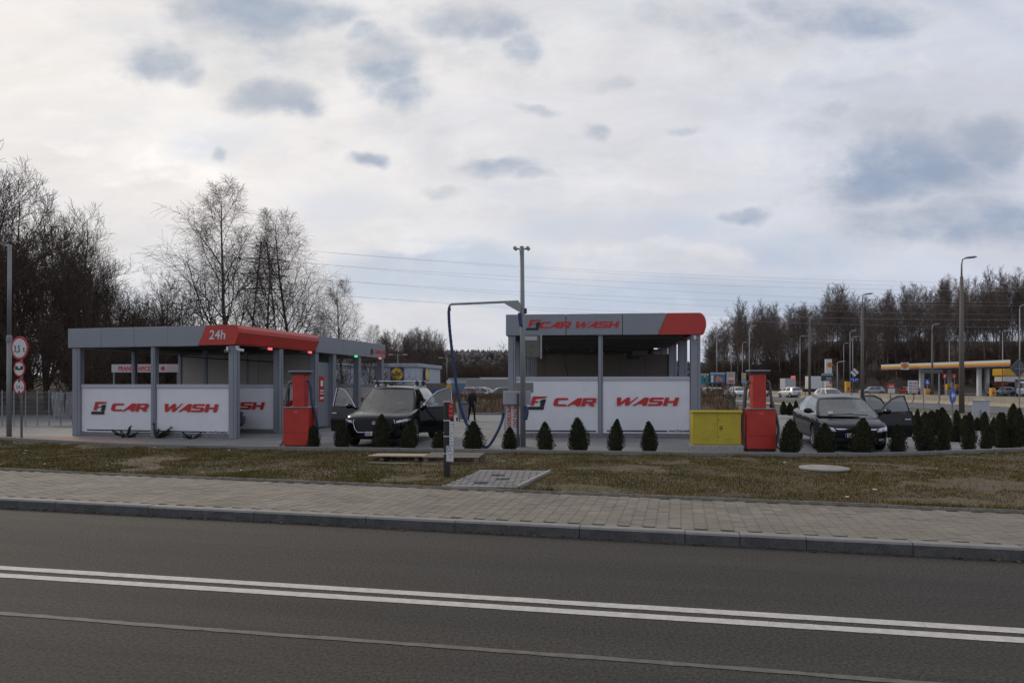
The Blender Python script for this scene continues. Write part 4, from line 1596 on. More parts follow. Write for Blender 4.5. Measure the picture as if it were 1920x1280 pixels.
def body_mesh(S, cuts=(), sub=2):
    """lower body lofted nose to tail, wheel wells and door openings cut out"""
    b = MB()
    rings = []
    for (x, zb, w, zm, zt) in S['st']:
        zs = zt - S.get('sh', .07)
        half = [(0, zb), (.62 * w, zb), (.90 * w, zb + .03), (.975 * w, zb + .14), (w, zm), (.99 * w, zs - .08), (.945 * w, zs), (.84 * w, zs + (zt - zs) * .62), (.50 * w, zt - .012), (0, zt)]
        ring = half + [(-y, z) for y, z in half[-2:0:-1]]
        rings.append([(x, y, z) for y, z in ring])
    n = len(rings[0])
    vs_ = [p for r in rings for p in r]
    fs = [(i * n + k, i * n + (k + 1) % n, (i + 1) * n + (k + 1) % n, (i + 1) * n + k) for i in range(len(rings) - 1) for k in range(n)]
    # end caps as strips across the car
    for base, flip in ((0, False), ((len(rings) - 1) * n, True)):
        for k in range(0, n // 2):
            a, b1, c, d = k, k + 1, (n - k - 1) % n, (n - k) % n
            f = [base + a, base + b1, base + c, base + d]
            f = list(dict.fromkeys(f))
            if len(f) >= 3:
                fs.append(tuple(f if flip else f[::-1]))
    b.add(vs_, fs)
    me = b.mesh('body')
    bm = bmesh.new()
    bm.from_mesh(me)
    bmesh.ops.recalc_face_normals(bm, faces=bm.faces)
    bm.to_mesh(me)
    bm.free()
    me.materials.append(S['paint'])
    me.materials.append(interior_m)
    o = bpy.data.objects.new('body', me)
    col.objects.link(o)
    o.modifiers.new('s', 'SUBSURF').levels = sub
    o.modifiers['s'].render_levels = sub
    cutters = []
    for wx in S['wheels']:
        for sd in (-1, 1):
            c = MB()
            c.tube([(wx, sd * (S['W'] / 2 - .34), S['wr']), (wx, sd * (S['W'] / 2 + .3), S['wr'])], S['wr'] + .055, 28)
            cutters.append(c)
    for (xa, xb, sd, za, zb_) in cuts:
        c = MB()
        ya, yb = sorted((sd * (S['W'] / 2 - .42), sd * (S['W'] / 2 + .3)))
        c.box(xb, xa, ya, yb, za, zb_)
        cutters.append(c)
    objs = []
    for c in cutters:
        cm = c.mesh('cut')
        bm = bmesh.new()
        bm.from_mesh(cm)
        bmesh.ops.recalc_face_normals(bm, faces=bm.faces)
        bm.to_mesh(cm)
        bm.free()
        cm.materials.append(S['paint'])
        cm.materials.append(interior_m)
        cm.polygons.foreach_set('material_index', [1] * len(cm.polygons))
        co = bpy.data.objects.new('cut', cm)
        col.objects.link(co)
        md = o.modifiers.new('b', 'BOOLEAN')
        md.operation = 'DIFFERENCE'
        md.object = co
        md.solver = 'EXACT'
        objs.append(co)
    res = eval_mesh(o)
    for q in objs + [o]:
        bpy.data.objects.remove(q)
    return res


def wheel(parent, x, y, r, side, wd=.22, detail=True):
    sd = 1 if y > 0 else -1
    Mx = Matrix.Translation((x, y, r)) @ Matrix.Rotation(R(-90) * sd, 4, 'X')   # lathe axis outwards
    h = wd / 2
    root = MB().lathe([(r * .62, -h), (r * .90, -h), (r * .985, -h * .8), (r, -h * .4), (r, h * .4), (r * .985, h * .8), (r * .90, h), (r * .66, h * .96), (r * .62, h * .7)], 28 if detail else 14, Mx)
    o = root.build('wheel', tyre_m, parent, smooth=40)
    rb = MB()
    rb.lathe([(r * .655, h * .5), (r * .655, h * .95), (r * .61, h * .95), (r * .58, h * .45)], 24 if detail else 12, Mx)
    if detail:
        for k in range(10):
            a = k * 2 * math.pi / 10
            Ms = Mx @ Matrix.Rotation(a, 4, 'Z')
            rb.box(r * .08, r * .63, -r * .045, r * .045, h * .55, h * .85, Ms)
        rb.lathe([(r * .14, h * .5), (r * .14, h * .9), (r * .08, h * .97)], 12, Mx)
    else:
        rb.lathe([(r * .60, h * .55), (r * .3, h * .85), (r * .05, h * .85)], 12, Mx)
    rb.build('rim', rim_m, o)
    MB().lathe([(r * .60, h * .2), (r * .55, h * .3), (.01, h * .3)], 16, Mx).build('brake_disc', trim_m, o)
    return o


def decal(bvh, quad, axis, parent, name, m, off=.006, nu=8, nv=6, thick=True):
    """patch laid on the body: quad corners in the plane across the axis; axis 'x' = from the front, '-x' rear, 'y'/'-y' sides"""
    rows = []
    for i in range(nv + 1):
        r = []
        for j in range(nu + 1):
            u, v = j / nu, i / nv
            p = [quad[0][k] * (1 - u) * (1 - v) + quad[1][k] * u * (1 - v) + quad[2][k] * u * v + quad[3][k] * (1 - u) * v for k in (0, 1)]
            if axis[-1] == 'x':
                s = -1 if axis == 'x' else 1
                org, d = Vector((3 * -s + (0 if s < 0 else -6), p[0], p[1])), Vector((s, 0, 0))
                org.x = 2 if s < 0 else -8
            elif axis[-1] == 'y':
                s = -1 if axis == 'y' else 1
                org, d = Vector((p[0], -3 * s, p[1])), Vector((0, s, 0))
            else:
                org, d = Vector((p[0], p[1], 4)), Vector((0, 0, -1))
            hit = bvh.ray_cast(org, d)
            if hit[0] is None:
                return None
            r.append(hit[0] - d * off)
        rows.append(r)
    b = MB().grid(rows)
    if thick:
        dv = d * (off + .012)
        edge = rows[0][:] + [r[-1] for r in rows[1:]] + rows[-1][-2::-1] + [r[0] for r in rows[-2:0:-1]]
        b.grid([edge + [edge[0]], [p + dv for p in edge + [edge[0]]]])
    return b.build(name, m, parent, smooth=35)


def side_line(bvh, pts, sd, parent, name, m, r=.006):
    """thin line following the flank"""
    out = []
    for (x, z) in pts:
        hit = bvh.ray_cast(Vector((x, 3 * sd, z)), Vector((0, -sd, 0)))
        if hit[0] is not None:
            out.append(hit[0] + Vector((0, sd * .001, 0)))
    if len(out) > 1:
        return MB().tube(out, r, 4, False).build(name, m, parent)


def greenhouse(S, root, skip=(), glass=None):
    """roof, pillars and windows; S['cols'] = [(xbase, xtop, kind of the panel behind it)]"""
    glass = glass or car_glass
    zb = lambda x: lerp_tab(S['belt'], x)[0]
    roof = lambda x: lerp_tab(S['roofline'], x)[0]
    yb = lambda x: lerp_tab(S['beltw'], x)[0]
    yt = lambda x: lerp_tab(S['roofw'], x)[0]
    body = MB()

    def colpts(xb_, xt_, sd):
        P0, P1 = Vector((xb_, sd * yb(xb_), zb(xb_) - .03)), Vector((xt_, sd * yt(xt_), roof(xt_) - .035))
        out = []
        for t in (0, .35, .7, .90, 1.0):
            p = P0.lerp(P1, t)
            p.y += sd * .045 * math.sin(math.pi * t)
            out.append(p)
        return out
    C = S['cols']
    for sd in (-1, 1):
        cols = [colpts(c[0], c[1], sd) for c in C]
        for i in range(len(C) - 1):
            kind = C[i][2]
            n = 5
            rows = []
            for r_ in range(5):
                rows.append([cols[i][r_].lerp(cols[i + 1][r_], k / n) for k in range(n + 1)])
            if kind == 'p':
                body.grid(rows)
            else:
                body.grid(rows[3:])
                if (i, sd) in skip:
                    continue
                g_ = MB().grid(rows[:4])
                g_.build('side_window', tint_glass if kind == 't' else glass, root, smooth=True)
    # windscreen and back window
    for idx, bulge_, nm in ((0, .14, 'windscreen'), (len(C) - 1, -.10, 'rear_window')):
        L_ = colpts(C[idx][0], C[idx][1], 1)
        Rr = colpts(C[idx][0], C[idx][1], -1)
        rows = []
        for r_ in range(5):
            row = []
            for k in range(11):
                t = k / 10
                p = L_[r_].lerp(Rr[r_], t)
                p.x += bulge_ * math.sin(math.pi * t)
                if r_ >= 3:
                    p.z += (.035 if r_ == 4 else .02) * math.sin(math.pi * t)
                row.append(p)
            rows.append(row)
        body.grid(rows[3:])
        body.grid([[r_[k] for k in (0, 1)] for r_ in rows[:4]] and [[rows[q][0], rows[q][0].lerp(rows[q][1], .35)] for q in range(4)])
        body.grid([[rows[q][10], rows[q][10].lerp(rows[q][9], .35)] for q in range(4)])
        gr = [[rows[q][0].lerp(rows[q][1], .35)] + rows[q][1:10] + [rows[q][10].lerp(rows[q][9], .35)] for q in range(4)]
        MB().grid(gr).build(nm, glass if idx == 0 else tint_glass, root, smooth=True)
        S[nm] = rows
    # roof skin
    xs = [c[1] for c in C]
    n = 12
    rows = []
    for i in range(n + 1):
        x = xs[0] + (xs[-1] - xs[0]) * i / n
        row = []
        for k in range(11):
            t = k / 10
            y = yt(x) * (1 - 2 * t)
            e = .14 * math.sin(math.pi * t) * max(0, 1 - i / 3) - .10 * math.sin(math.pi * t) * max(0, 1 - (n - i) / 3)
            row.append((x + e, y, roof(x) - .035 + .035 * math.sin(math.pi * t)))
        rows.append(row)
    body.grid(rows)
    return body.build('roof', S['paint'], root, smooth=50)


def seats(root, S, x_front, y=.37, zf_=.36, rear=True):
    def one(x, yy, hgt=.62):
        o = MB().bbox(x - .5, x, yy - .25, yy + .25, zf_, zf_ + .20, .05)
        o.bbox(-.06, .08, -.25, .25, 0, hgt, .05, Matrix.Translation((x - .52, yy, zf_ + .12)) @ Matrix.Rotation(R(-14), 4, 'Y'))
        o.bbox(-.05, .05, -.13, .13, hgt + .03, hgt + .22, .04, Matrix.Translation((x - .54, yy, zf_ + .12)) @ Matrix.Rotation(R(-14), 4, 'Y'))
        o.build('seat', seat_m, root)
    one(x_front, y)
    one(x_front, -y)
    if rear:
        one(x_front - .92, y, .58)
        one(x_front - .92, -y, .58)
    # steering wheel
    c = Vector((x_front + .28, y, zf_ + .60))
    pts = [c + Matrix.Rotation(R(-25), 3, 'Y') @ Vector((0, .18 * math.cos(a), .18 * math.sin(a))) for a in [k * math.pi / 8 for k in range(17)]]
    MB().tube(pts, .014, 6, False).build('steering_wheel', trim_m, root)


def mirror(parent, x, y, z, sd, m):
    b = MB()
    Mx = Matrix.Translation((x, y, z))
    b.bbox(-.05, .09, min(0, sd * .05), max(0, sd * .05), -.02, .03, .01, Mx)
    rows = []
    for i in range(7):
        t = i / 6
        yy = sd * (.04 + .20 * t)
        s = math.sin(math.pi * (.12 + .80 * t)) ** .5
        rows.append([(Mx @ Vector((.06 * s * math.cos(a) + .03, yy, .075 * s * math.sin(a) + .03))) for a in [k * math.pi / 5 for k in range(11)]])
    b.grid(rows)
    b.poly(rows[0][:-1])
    b.poly(rows[-1][:-1])
    return b.build('mirror', m, parent, smooth=40)


def open_door(root, S, hx, hy, zs, zbelt, ln, sd, ang_, win, frame_m, mirror_on=True, handle=True, name='door'):
    """door swung on its front edge; win = window outline (x from hinge, z)"""
    e = empty(name, (hx, sd * hy, 0))
    e.parent = root
    e.rotation_euler.z = -sd * R(ang_)
    del_cols = None
    rows_o, rows_i = [], []
    nz_ = 8
    for i in range(nz_ + 1):
        t = i / nz_
        z = zs + (zbelt - zs) * t
        bul = sd * (.02 + .055 * math.sin(math.pi * min(1, .15 + t * .8)) - .03 * max(0, t - .8) * 5 * .3)
        rows_o.append([(-ln * k / 8, bul, z) for k in range(9)])
        rows_i.append([(-ln * k / 8, sd * -.085 + sd * .05 * t, z) for k in range(9)])
    b = MB()
    b.grid(rows_o)
    b.grid(rows_i)
    ring_o = rows_o[0] + [r[-1] for r in rows_o[1:]] + rows_o[-1][-2::-1] + [r[0] for r in rows_o[-2:0:-1]]
    ring_i = rows_i[0] + [r[-1] for r in rows_i[1:]] + rows_i[-1][-2::-1] + [r[0] for r in rows_i[-2:0:-1]]
    b.grid([ring_o + [ring_o[0]], ring_i + [ring_i[0]]])
    b.build('door_skin', S['paint'], e, smooth=40)
    lean = lambda z: sd * (-.01 - .30 * (z - zbelt))
    P = [(x, lean(z), z) for x, z in win]
    MB().poly([(x, lean(z) - .004 * sd, z) for x, z in win]).build('door_glass', car_glass, e)
    fr = MB()
    fr.tube(P + [P[0]], .024, 6, False)
    fr.build('window_frame', trim_m, e)
    fr = MB()
    fr.tube([(x, y + sd * .022, z) for x, y, z in P], .010, 4, False)
    if frame_m is chrome_m:
        fr.build('window_trim', frame_m, e)
    # inner card
    MB().bbox(-ln + .06, -.06, min(sd * -.11, sd * -.07), max(sd * -.11, sd * -.07), zs + .08, zbelt - .06, .012).build('door_card', interior_m, e)
    if handle:
        MB().bbox(-ln + .08, -ln + .28, min(sd * .07, sd * .105), max(sd * .07, sd * .105), zbelt - .19, zbelt - .155, .008).build('handle', chrome_m, e)
    if mirror_on:
        mirror(e, -.16, sd * .04, zbelt + .02, sd, S['paint'] if frame_m is chrome_m else S['paint'])
    return e


# ---------------------------------------------------------------- black estate car on high wheels
def suv(loc, rz):
    S = dict(W=1.94, wr=.375, wheels=(-.90, -3.77), paint=paint_mat('black_gloss', (0.004, 0.0045, 0.006), .0, .5, .1), sh=.075)
    S['st'] = [(0.0, .30, .60, .50, .78), (-.05, .24, .72, .50, .84), (-.16, .21, .84, .52, .885), (-.40, .20, .925, .56, .93), (-.80, .22, .955, .60, .98), (-1.25, .23, .96, .62, 1.03),
               (-1.45, .23, .96, .63, 1.05), (-2.2, .23, .96, .63, 1.06), (-3.0, .23, .965, .64, 1.09), (-3.8, .25, .97, .66, 1.13), (-4.3, .28, .945, .68, 1.15), (-4.58, .33, .88, .70, 1.12), (-4.70, .40, .78, .72, 1.02), (-4.73, .46, .70, .72, .93)]
    S['belt'] = [(-1.0, 1.01), (-1.5, 1.04), (-3.0, 1.09), (-4.6, 1.18)]
    S['beltw'] = [(-1.0, .80), (-1.4, .84), (-2.5, .865), (-3.6, .85), (-4.5, .77)]
    S['roofline'] = [(-1.8, 1.58), (-2.05, 1.625), (-2.5, 1.655), (-3.2, 1.655), (-3.9, 1.62), (-4.3, 1.57)]
    S['roofw'] = [(-1.8, .60), (-2.4, .625), (-3.4, .61), (-4.3, .56)]
    S['cols'] = [(-1.22, -2.00, 'p'), (-1.34, -2.07, 'g'), (-2.38, -2.46, 'p'), (-2.50, -2.55, 't'), (-3.40, -3.36, 'p'), (-3.46, -3.42, 't'), (-4.10, -3.85, 'p'), (-4.42, -4.15, '')]
    root = empty('black_car', loc, rz, 'black sport utility car with roof bars and both front doors open', 'car', 'cars on the car wash forecourt')
    me = body_mesh(S, [(-1.42, -2.36, sd, .36, 1.6) for sd in (-1, 1)])
    bd = link('body', me, [S['paint'], interior_m], root, smooth=38)
    bm = bmesh.new()
    bm.from_mesh(me)
    bvh = BVHTree.FromBMesh(bm)
    bm.free()
    greenhouse(S, root, skip=((1, 1), (1, -1)))
    for x in S['wheels']:
        for sd in (-1, 1):
            wheel(root, x, sd * .83, S['wr'], sd)
    # nose
    gr = decal(bvh, [(-.44, .42), (.44, .42), (.54, .755), (-.54, .755)], 'x', root, 'grille', grille_m, .012, 12, 8)
    for k in range(6):
        decal(bvh, [(-.45 - .012 * k, .45 + k * .052), (.45 + .012 * k, .45 + k * .052), (.45 + .012 * k, .458 + k * .052), (-.45 - .012 * k, .458 + k * .052)], 'x', gr, 'grille_bar', trim_m, .018, 10, 1)
    ring = []
    for (y, z) in ((-.54, .76), (-.565, .66), (-.52, .50), (-.45, .415), (0, .405), (.45, .415), (.52, .50), (.565, .66), (.54, .76)):
        h = bvh.ray_cast(Vector((2, y, z)), Vector((-1, 0, 0)))
        if h[0] is not None:
            ring.append(h[0] + Vector((.016, 0, 0)))
    MB().tube(ring, .012, 6).build('grille_surround', chrome_m, gr)
    h = bvh.ray_cast(Vector((2, 0.0, .665)), Vector((-1, 0, 0)))
    MB().tube([h[0] + Vector((.01, 0, 0)), h[0] + Vector((.03, 0, 0))], [.062, .05], 16).build('badge', chrome_m, gr)
    for sd in (-1, 1):
        hl = decal(bvh, [(sd * .60, .665), (sd * .885, .715), (sd * .90, .785), (sd * .60, .725)], 'x', root, 'headlight', lamp_m, .008, 8, 5)
        if hl:
            decal(bvh, [(sd * .64, .685), (sd * .72, .70), (sd * .72, .735), (sd * .64, .72)], 'x', hl, 'lamp_lens', mat('bright_lens', (.75, .77, .8), .1), .014, 3, 3)
        decal(bvh, [(sd * .58, .31), (sd * .80, .33), (sd * .82, .52), (sd * .66, .48)], 'x', root, 'air_intake', grille_m, .006, 6, 5)
    decal(bvh, [(-.50, .285), (.50, .285), (.50, .32), (-.50, .32)], 'x', root, 'lower_intake', grille_m, .006, 8, 3)
    h = bvh.ray_cast(Vector((2, 0, .40)), Vector((-1, 0, 0)))
    px = h[0].x + .02
    pl = MB().bbox(px - .015, px, -.26, .26, .325, .435, .004).build('number_plate', plate_m, root)
    MB().box(px + .0005, px + .002, -.26, -.225, .326, .434).build('plate_band', plate_blue, pl)
    put_text('KR 3S  2K', .118, dark_m, pl, px + .002, -.205, .338, R(90), bold=.001, sx=.82)
    # bonnet creases
    for sd in (-1, 1):
        pts = []
        for x, y in ((-.12, .36), (-.5, .44), (-.9, .52), (-1.18, .60)):
            hh_ = bvh.ray_cast(Vector((x, sd * y, 3)), Vector((0, 0, -1)))
            if hh_[0] is not None:
                pts.append(hh_[0])
        MB().tube(pts, .011, 5, False).build('bonnet_crease', S['paint'], bd, smooth=True)
    # roof bars
    for sd in (-1, 1):
        MB().tube([(-2.1, sd * .585, 1.615), (-2.3, sd * .60, 1.675), (-3.3, sd * .595, 1.68), (-3.9, sd * .565, 1.62)], .016, 6).build('roof_rail', chrome_m, root)
    for x in (-2.45, -3.3):
        br = MB().bbox(x - .04, x + .04, -.72, .72, 1.77, 1.80, .012).build('roof_bar', chrome_m, root)
        for sd in (-1, 1):
            MB().bbox(x - .05, x + .05, min(sd * .56, sd * .66), max(sd * .56, sd * .66), 1.655, 1.80, .02).build('bar_foot', trim_m, br)
    seats(root, S, -1.75, .37, .36)
    MB().bbox(-1.62, -1.25, -.74, .74, .7, 1.0, .05).build('dashboard', interior_m, root)
    MB().box(-.035, .035, -.11, .11, -.03, .03, Matrix.Translation((-1.98, 0, 1.52))).build('rear_view_mirror', trim_m, root)
    win = [(-.06, 1.03), (-.34, 1.30), (-.60, 1.49), (-.80, 1.56), (-1.0, 1.59), (-1.0, 1.05)]
    open_door(root, S, -1.38, .90, .32, 1.02, 1.02, 1, 64, win, chrome_m)
    open_door(root, S, -1.38, .90, .32, 1.02, 1.02, -1, 62, win, chrome_m)
    for sd in (-1, 1):
        side_line(bvh, [(-2.40, .40), (-2.42, .7), (-2.42, 1.0)], sd, bd, 'door_seam', trim_m)
        side_line(bvh, [(-3.42, 1.02), (-3.44, .85), (-3.30, .55), (-3.25, .40)], sd, bd, 'door_seam', trim_m)
        decal(bvh, [(-1.3, .27), (-3.3, .27), (-3.3, .36), (-1.3, .36)], 'y' if sd > 0 else '-y', root, 'sill_trim', trim_m, .006, 10, 2)
        decal(bvh, [(-3.15, .93), (-3.36, .93), (-3.36, .965), (-3.15, .965)], 'y' if sd > 0 else '-y', root, 'handle', S['paint'], .03, 3, 2)
        decal(bvh, [(sd * .5, .98), (sd * .78, .98), (sd * .78, 1.06), (sd * .5, 1.06)], '-x', root, 'tail_light', tail_m, .008, 5, 3)
    # windscreen sticker
    w = S['windscreen']
    p = Vector(w[1][9]) + Vector((.02, 0, -.06))
    MB().box(p.x - .002, p.x + .002, p.y + .0, p.y + .09, p.z - .06, p.z + .0).build('sticker', white_paint, root)
    return root


def saloon(loc, rz):
    S = dict(W=1.755, wr=.315, wheels=(-.90, -3.60), paint=paint_mat('dark_grey_gloss', (0.007, 0.008, 0.011), .0, .40, .1), sh=.06)
    S['st'] = [(0.0, .25, .50, .44, .60), (-.05, .20, .64, .45, .665), (-.18, .17, .77, .47, .72), (-.45, .17, .84, .51, .79), (-.85, .18, .865, .55, .86), (-1.15, .19, .872, .58, .915),
               (-1.5, .19, .875, .60, .945), (-2.2, .19, .876, .60, .955), (-3.0, .19, .876, .62, .975), (-3.6, .20, .87, .64, .995), (-4.1, .24, .84, .66, 1.005), (-4.38, .30, .78, .66, .98), (-4.50, .36, .68, .66, .90)]
    S['belt'] = [(-.6, .88), (-1.2, .925), (-2.2, .945), (-3.2, .97), (-4.2, .99)]
    S['beltw'] = [(-.6, .72), (-1.2, .77), (-2.2, .80), (-3.2, .79), (-4.2, .70)]
    S['roofline'] = [(-1.5, 1.30), (-1.85, 1.375), (-2.3, 1.425), (-2.8, 1.43), (-3.2, 1.405), (-3.6, 1.34)]
    S['roofw'] = [(-1.5, .53), (-2.2, .56), (-3.0, .555), (-3.6, .52)]
    S['cols'] = [(-.80, -1.72, 'p'), (-.94, -1.80, 'g'), (-2.25, -2.32, 'p'), (-2.34, -2.40, 'g'), (-3.22, -3.08, 'p'), (-3.85, -3.30, '')]
    root = empty('grey_car', loc, rz, 'dark grey saloon with the doors on one side standing open', 'car', 'cars on the car wash forecourt')
    me = body_mesh(S, [(-1.22, -2.24, 1, .30, 1.5), (-2.34, -3.12, 1, .32, 1.5)])
    bd = link('body', me, [S['paint'], interior_m], root, smooth=38)
    bm = bmesh.new()
    bm.from_mesh(me)
    bvh = BVHTree.FromBMesh(bm)
    bm.free()
    greenhouse(S, root, skip=((1, 1), (3, 1)))
    for x in S['wheels']:
        for sd in (-1, 1):
            wheel(root, x, sd * .76, S['wr'], sd, .2)
    gr = decal(bvh, [(-.42, .50), (.42, .50), (.50, .565), (-.50, .565)], 'x', root, 'grille', grille_m, .006, 12, 4)
    decal(bvh, [(-.43, .555), (.43, .555), (.50, .585), (-.50, .585)], 'x', gr, 'chrome_bar', chrome_m, .02, 12, 3)
    h = bvh.ray_cast(Vector((2, 0, .57)), Vector((-1, 0, 0)))
    if h[0] is not None:
        MB().box(h[0].x + .018, h[0].x + .03, -.04, .04, .54, .60).build('badge', chrome_m, gr)
    for sd in (-1, 1):
        hl = decal(bvh, [(sd * .47, .505), (sd * .74, .53), (sd * .81, .655), (sd * .52, .595)], 'x', root, 'headlight', lamp_m, .007, 8, 5)
        if hl:
            for yy in (.56, .67):
                decal(bvh, [(sd * (yy - .035), .545), (sd * (yy + .035), .555), (sd * (yy + .035), .605), (sd * (yy - .035), .595)], 'x', hl, 'lamp_lens', mat('bright_lens', (.75, .77, .8), .1), .012, 3, 3)
        decal(bvh, [(sd * .52, .28), (sd * .66, .29), (sd * .67, .35), (sd * .52, .34)], 'x', root, 'fog_light', lamp_m, .008, 4, 3)
    decal(bvh, [(-.46, .24), (.46, .24), (.46, .34), (-.46, .34)], 'x', root, 'lower_intake', grille_m, .006, 8, 4)
    h = bvh.ray_cast(Vector((2, 0, .42)), Vector((-1, 0, 0)))
    px = h[0].x + .025
    pl = MB().bbox(px - .02, px, -.26, .26, .355, .465, .004).build('number_plate', plate_m, root)
    MB().box(px + .0005, px + .002, -.26, -.222, .356, .464).build('plate_band', plate_blue, pl)
    put_text('D', .118, dark_m, pl, px + .002, -.20, .37, R(90), bold=.001)
    for sd in (-1, 1):
        ax = 'y' if sd > 0 else '-y'
        if sd < 0:
            side_line(bvh, [(-1.24, .90), (-1.22, .6), (-1.30, .26), (-2.26, .25), (-2.28, .6), (-2.27, .93)], sd, bd, 'door_seam', trim_m, .005)
            side_line(bvh, [(-2.28, .26), (-3.0, .26), (-3.14, .45), (-3.22, .75), (-3.20, .95)], sd, bd, 'door_seam', trim_m, .005)
            for x in (-2.02, -2.98):
                decal(bvh, [(x, .79), (x - .19, .79), (x - .19, .83), (x, .83)], ax, root, 'handle', chrome_m, .03, 3, 2)
            mirror(root, -1.10, -.80, .96, -1, S['paint'])
        decal(bvh, [(sd * .45, .78), (sd * .70, .80), (sd * .70, .90), (sd * .45, .90)], '-x', root, 'tail_light', tail_m, .008, 5, 3)
    seats(root, S, -1.62, .36, .28)
    MB().bbox(-1.40, -.95, -.68, .68, .6, .89, .05).build('dashboard', interior_m, root)
    w = S['windscreen']
    p = Vector(w[0][8]) * .6 + Vector(w[1][8]) * .4
    MB().box(-.002, .002, -.06, .06, -.035, .035, Matrix.Translation(p + Vector((.03, 0, .03)))).build('sticker', white_paint, root)
    b = MB().tube([Vector(w[0][2]) + Vector((.03, 0, .03)), Vector(w[0][5]) + Vector((.05, 0, .06)), Vector(w[0][8]) + Vector((.03, 0, .03))], .012, 5)
    b.build('wiper', trim_m, root)
    win = [(-.05, .94), (-.30, 1.14), (-.56, 1.30), (-.78, 1.37), (-.98, 1.385), (-1.04, .96)]
    open_door(root, S, -1.20, .82, .28, .93, 1.05, 1, 62, win, trim_m)
    win = [(-.05, .95), (-.05, 1.37), (-.40, 1.37), (-.62, 1.28), (-.80, .98)]
    open_door(root, S, -2.32, .82, .30, .94, .82, 1, 60, win, trim_m, mirror_on=False)
    MB().tube([(-3.0, 0, 1.42), (-3.14, 0, 1.47)], [.012, .005], 5).build('aerial', trim_m, root)
    return root


def simple_car(name, loc, rz, paint, label, group=None, kind='hatch', scale=1.0):
    """distant parked car: body, roof, windows, wheels, lamps"""
    if kind == 'hatch':
        S = dict(W=1.72, wr=.30, wheels=(-.80, -3.30), paint=paint, sh=.07)
        S['st'] = [(0, .32, .58, .5, .70), (-.12, .24, .76, .5, .80), (-.6, .2, .85, .55, .90), (-1.2, .2, .86, .6, .96), (-2.4, .2, .86, .6, .98), (-3.5, .22, .85, .62, 1.0), (-3.95, .28, .80, .65, 1.0), (-4.1, .36, .70, .65, .9)]
        S['cols'] = [(-.95, -1.65, 'p'), (-1.08, -1.72, 't'), (-2.15, -2.2, 'p'), (-2.25, -2.3, 't'), (-3.3, -3.2, 'p'), (-3.85, -3.5, '')]
        S['roofline'] = [(-1.5, 1.38), (-2.1, 1.47), (-3.0, 1.46), (-3.6, 1.38)]
    else:
        S = dict(W=1.95, wr=.34, wheels=(-.9, -4.2), paint=paint, sh=.06)
        S['st'] = [(0, .36, .70, .6, .95), (-.12, .28, .86, .6, 1.08), (-.7, .26, .95, .65, 1.22), (-1.1, .26, .97, .7, 1.30), (-1.9, .26, .975, .9, 1.34), (-4.2, .28, .975, .9, 1.36), (-5.1, .3, .96, .9, 1.36), (-5.25, .36, .92, .9, 1.34)]
        S['cols'] = [(-.95, -1.62, 'p'), (-1.1, -1.75, 't'), (-1.95, -2.05, 'p'), (-3.4, -3.4, 'p'), (-4.6, -4.6, 'p'), (-5.2, -5.15, '')]
        S['roofline'] = [(-1.5, 2.10), (-2.0, 2.28), (-3.5, 2.32), (-5.2, 2.28)]
    z0_ = S['st'][4][4] - .03
    S['belt'] = [(-.5, z0_ - .06), (-2.2, z0_), (-5.3, z0_ + .02)]
    S['beltw'] = [(-.5, S['W'] * .42), (-2.2, S['W'] * .46), (-5.3, S['W'] * .45)]
    S['roofw'] = [(-1.5, S['W'] * (.33 if kind == 'hatch' else .43)), (-5.3, S['W'] * (.32 if kind == 'hatch' else .43))]
    root = empty(name, loc, rz, label, 'car' if kind == 'hatch' else 'van', group)
    root.scale = (scale,) * 3
    me = body_mesh(S, (), 1)
    link('body', me, [S['paint'], interior_m], root, smooth=40)
    greenhouse(S, root)
    for x in S['wheels']:
        for sd in (-1, 1):
            wheel(root, x, sd * (S['W'] / 2 - .1), S['wr'], sd, .2, False)
    bm = bmesh.new()
    bm.from_mesh(me)
    bvh = BVHTree.FromBMesh(bm)
    bm.free()
    for sd in (-1, 1):
        zz = .62 if kind == 'hatch' else .85
        decal(bvh, [(sd * .44, zz), (sd * .70, zz + .02), (sd * .72, zz + .12), (sd * .46, zz + .08)], 'x', root, 'headlight', lamp_m, .01, 4, 3)
        decal(bvh, [(sd * .50, zz + .12), (sd * .68, zz + .12), (sd * .68, zz + .28), (sd * .50, zz + .28)], '-x', root, 'tail_light', tail_m, .01, 4, 3)
    return root


# heading: local +x is the nose
suv((XA(701, 18.2), 18.2, PZ + .001), R(-90 - 5))
saloon((XA(1606, 17.1), 17.1, PZ + .001), R(-90 - 13))
p_ = LB.matrix_world if False else None
ml = Matrix.Translation((-8.59, 21.23, PZ)) @ Matrix.Rotation(R(-13.8), 4, 'Z')
wp = ml @ Vector((-.95, 1.30, .0))
simple_car('dark_car', (wp.x, wp.y, PZ + .001), R(-13.8), paint_mat('dark', (.015, .016, .02)), 'dark car inside the first bay, its wheel showing past the corner post', None)

# =================================================================== THINGS ON AND AROUND THE FORECOURT
grey_plastic = mat('grey_plastic', (0.22, 0.225, 0.235), .6, var=.08, scale=3)
hose_grey = mat('grey_hose', (0.10, 0.10, 0.095), .6)
hose_blue = mat('blue_hose', (0.010, 0.033, 0.105), .5)
vac_red = mat('vacuum_red', (0.47, 0.034, 0.018), .5, var=.14, scale=2, c2=(.42, .03, .02), stain=.2)
yellow_m = mat('gas_yellow', (0.50, 0.40, 0.022), .5, var=.07, scale=3, c2=(.44, .34, .03))
concrete_m = mat('rough_concrete', (0.30, 0.29, 0.275), .9, var=.25, scale=6, bump=.3, bscale=25, speck=.15)
wood_m = mat('pallet_wood', (0.33, 0.265, 0.19), .85, var=.25, scale=4, island=.2, aniso=(1, 6, 6))
wood_old = mat('weathered_wood', (0.17, 0.145, 0.12), .9, var=.3, scale=4, island=.25, aniso=(1, 6, 6))
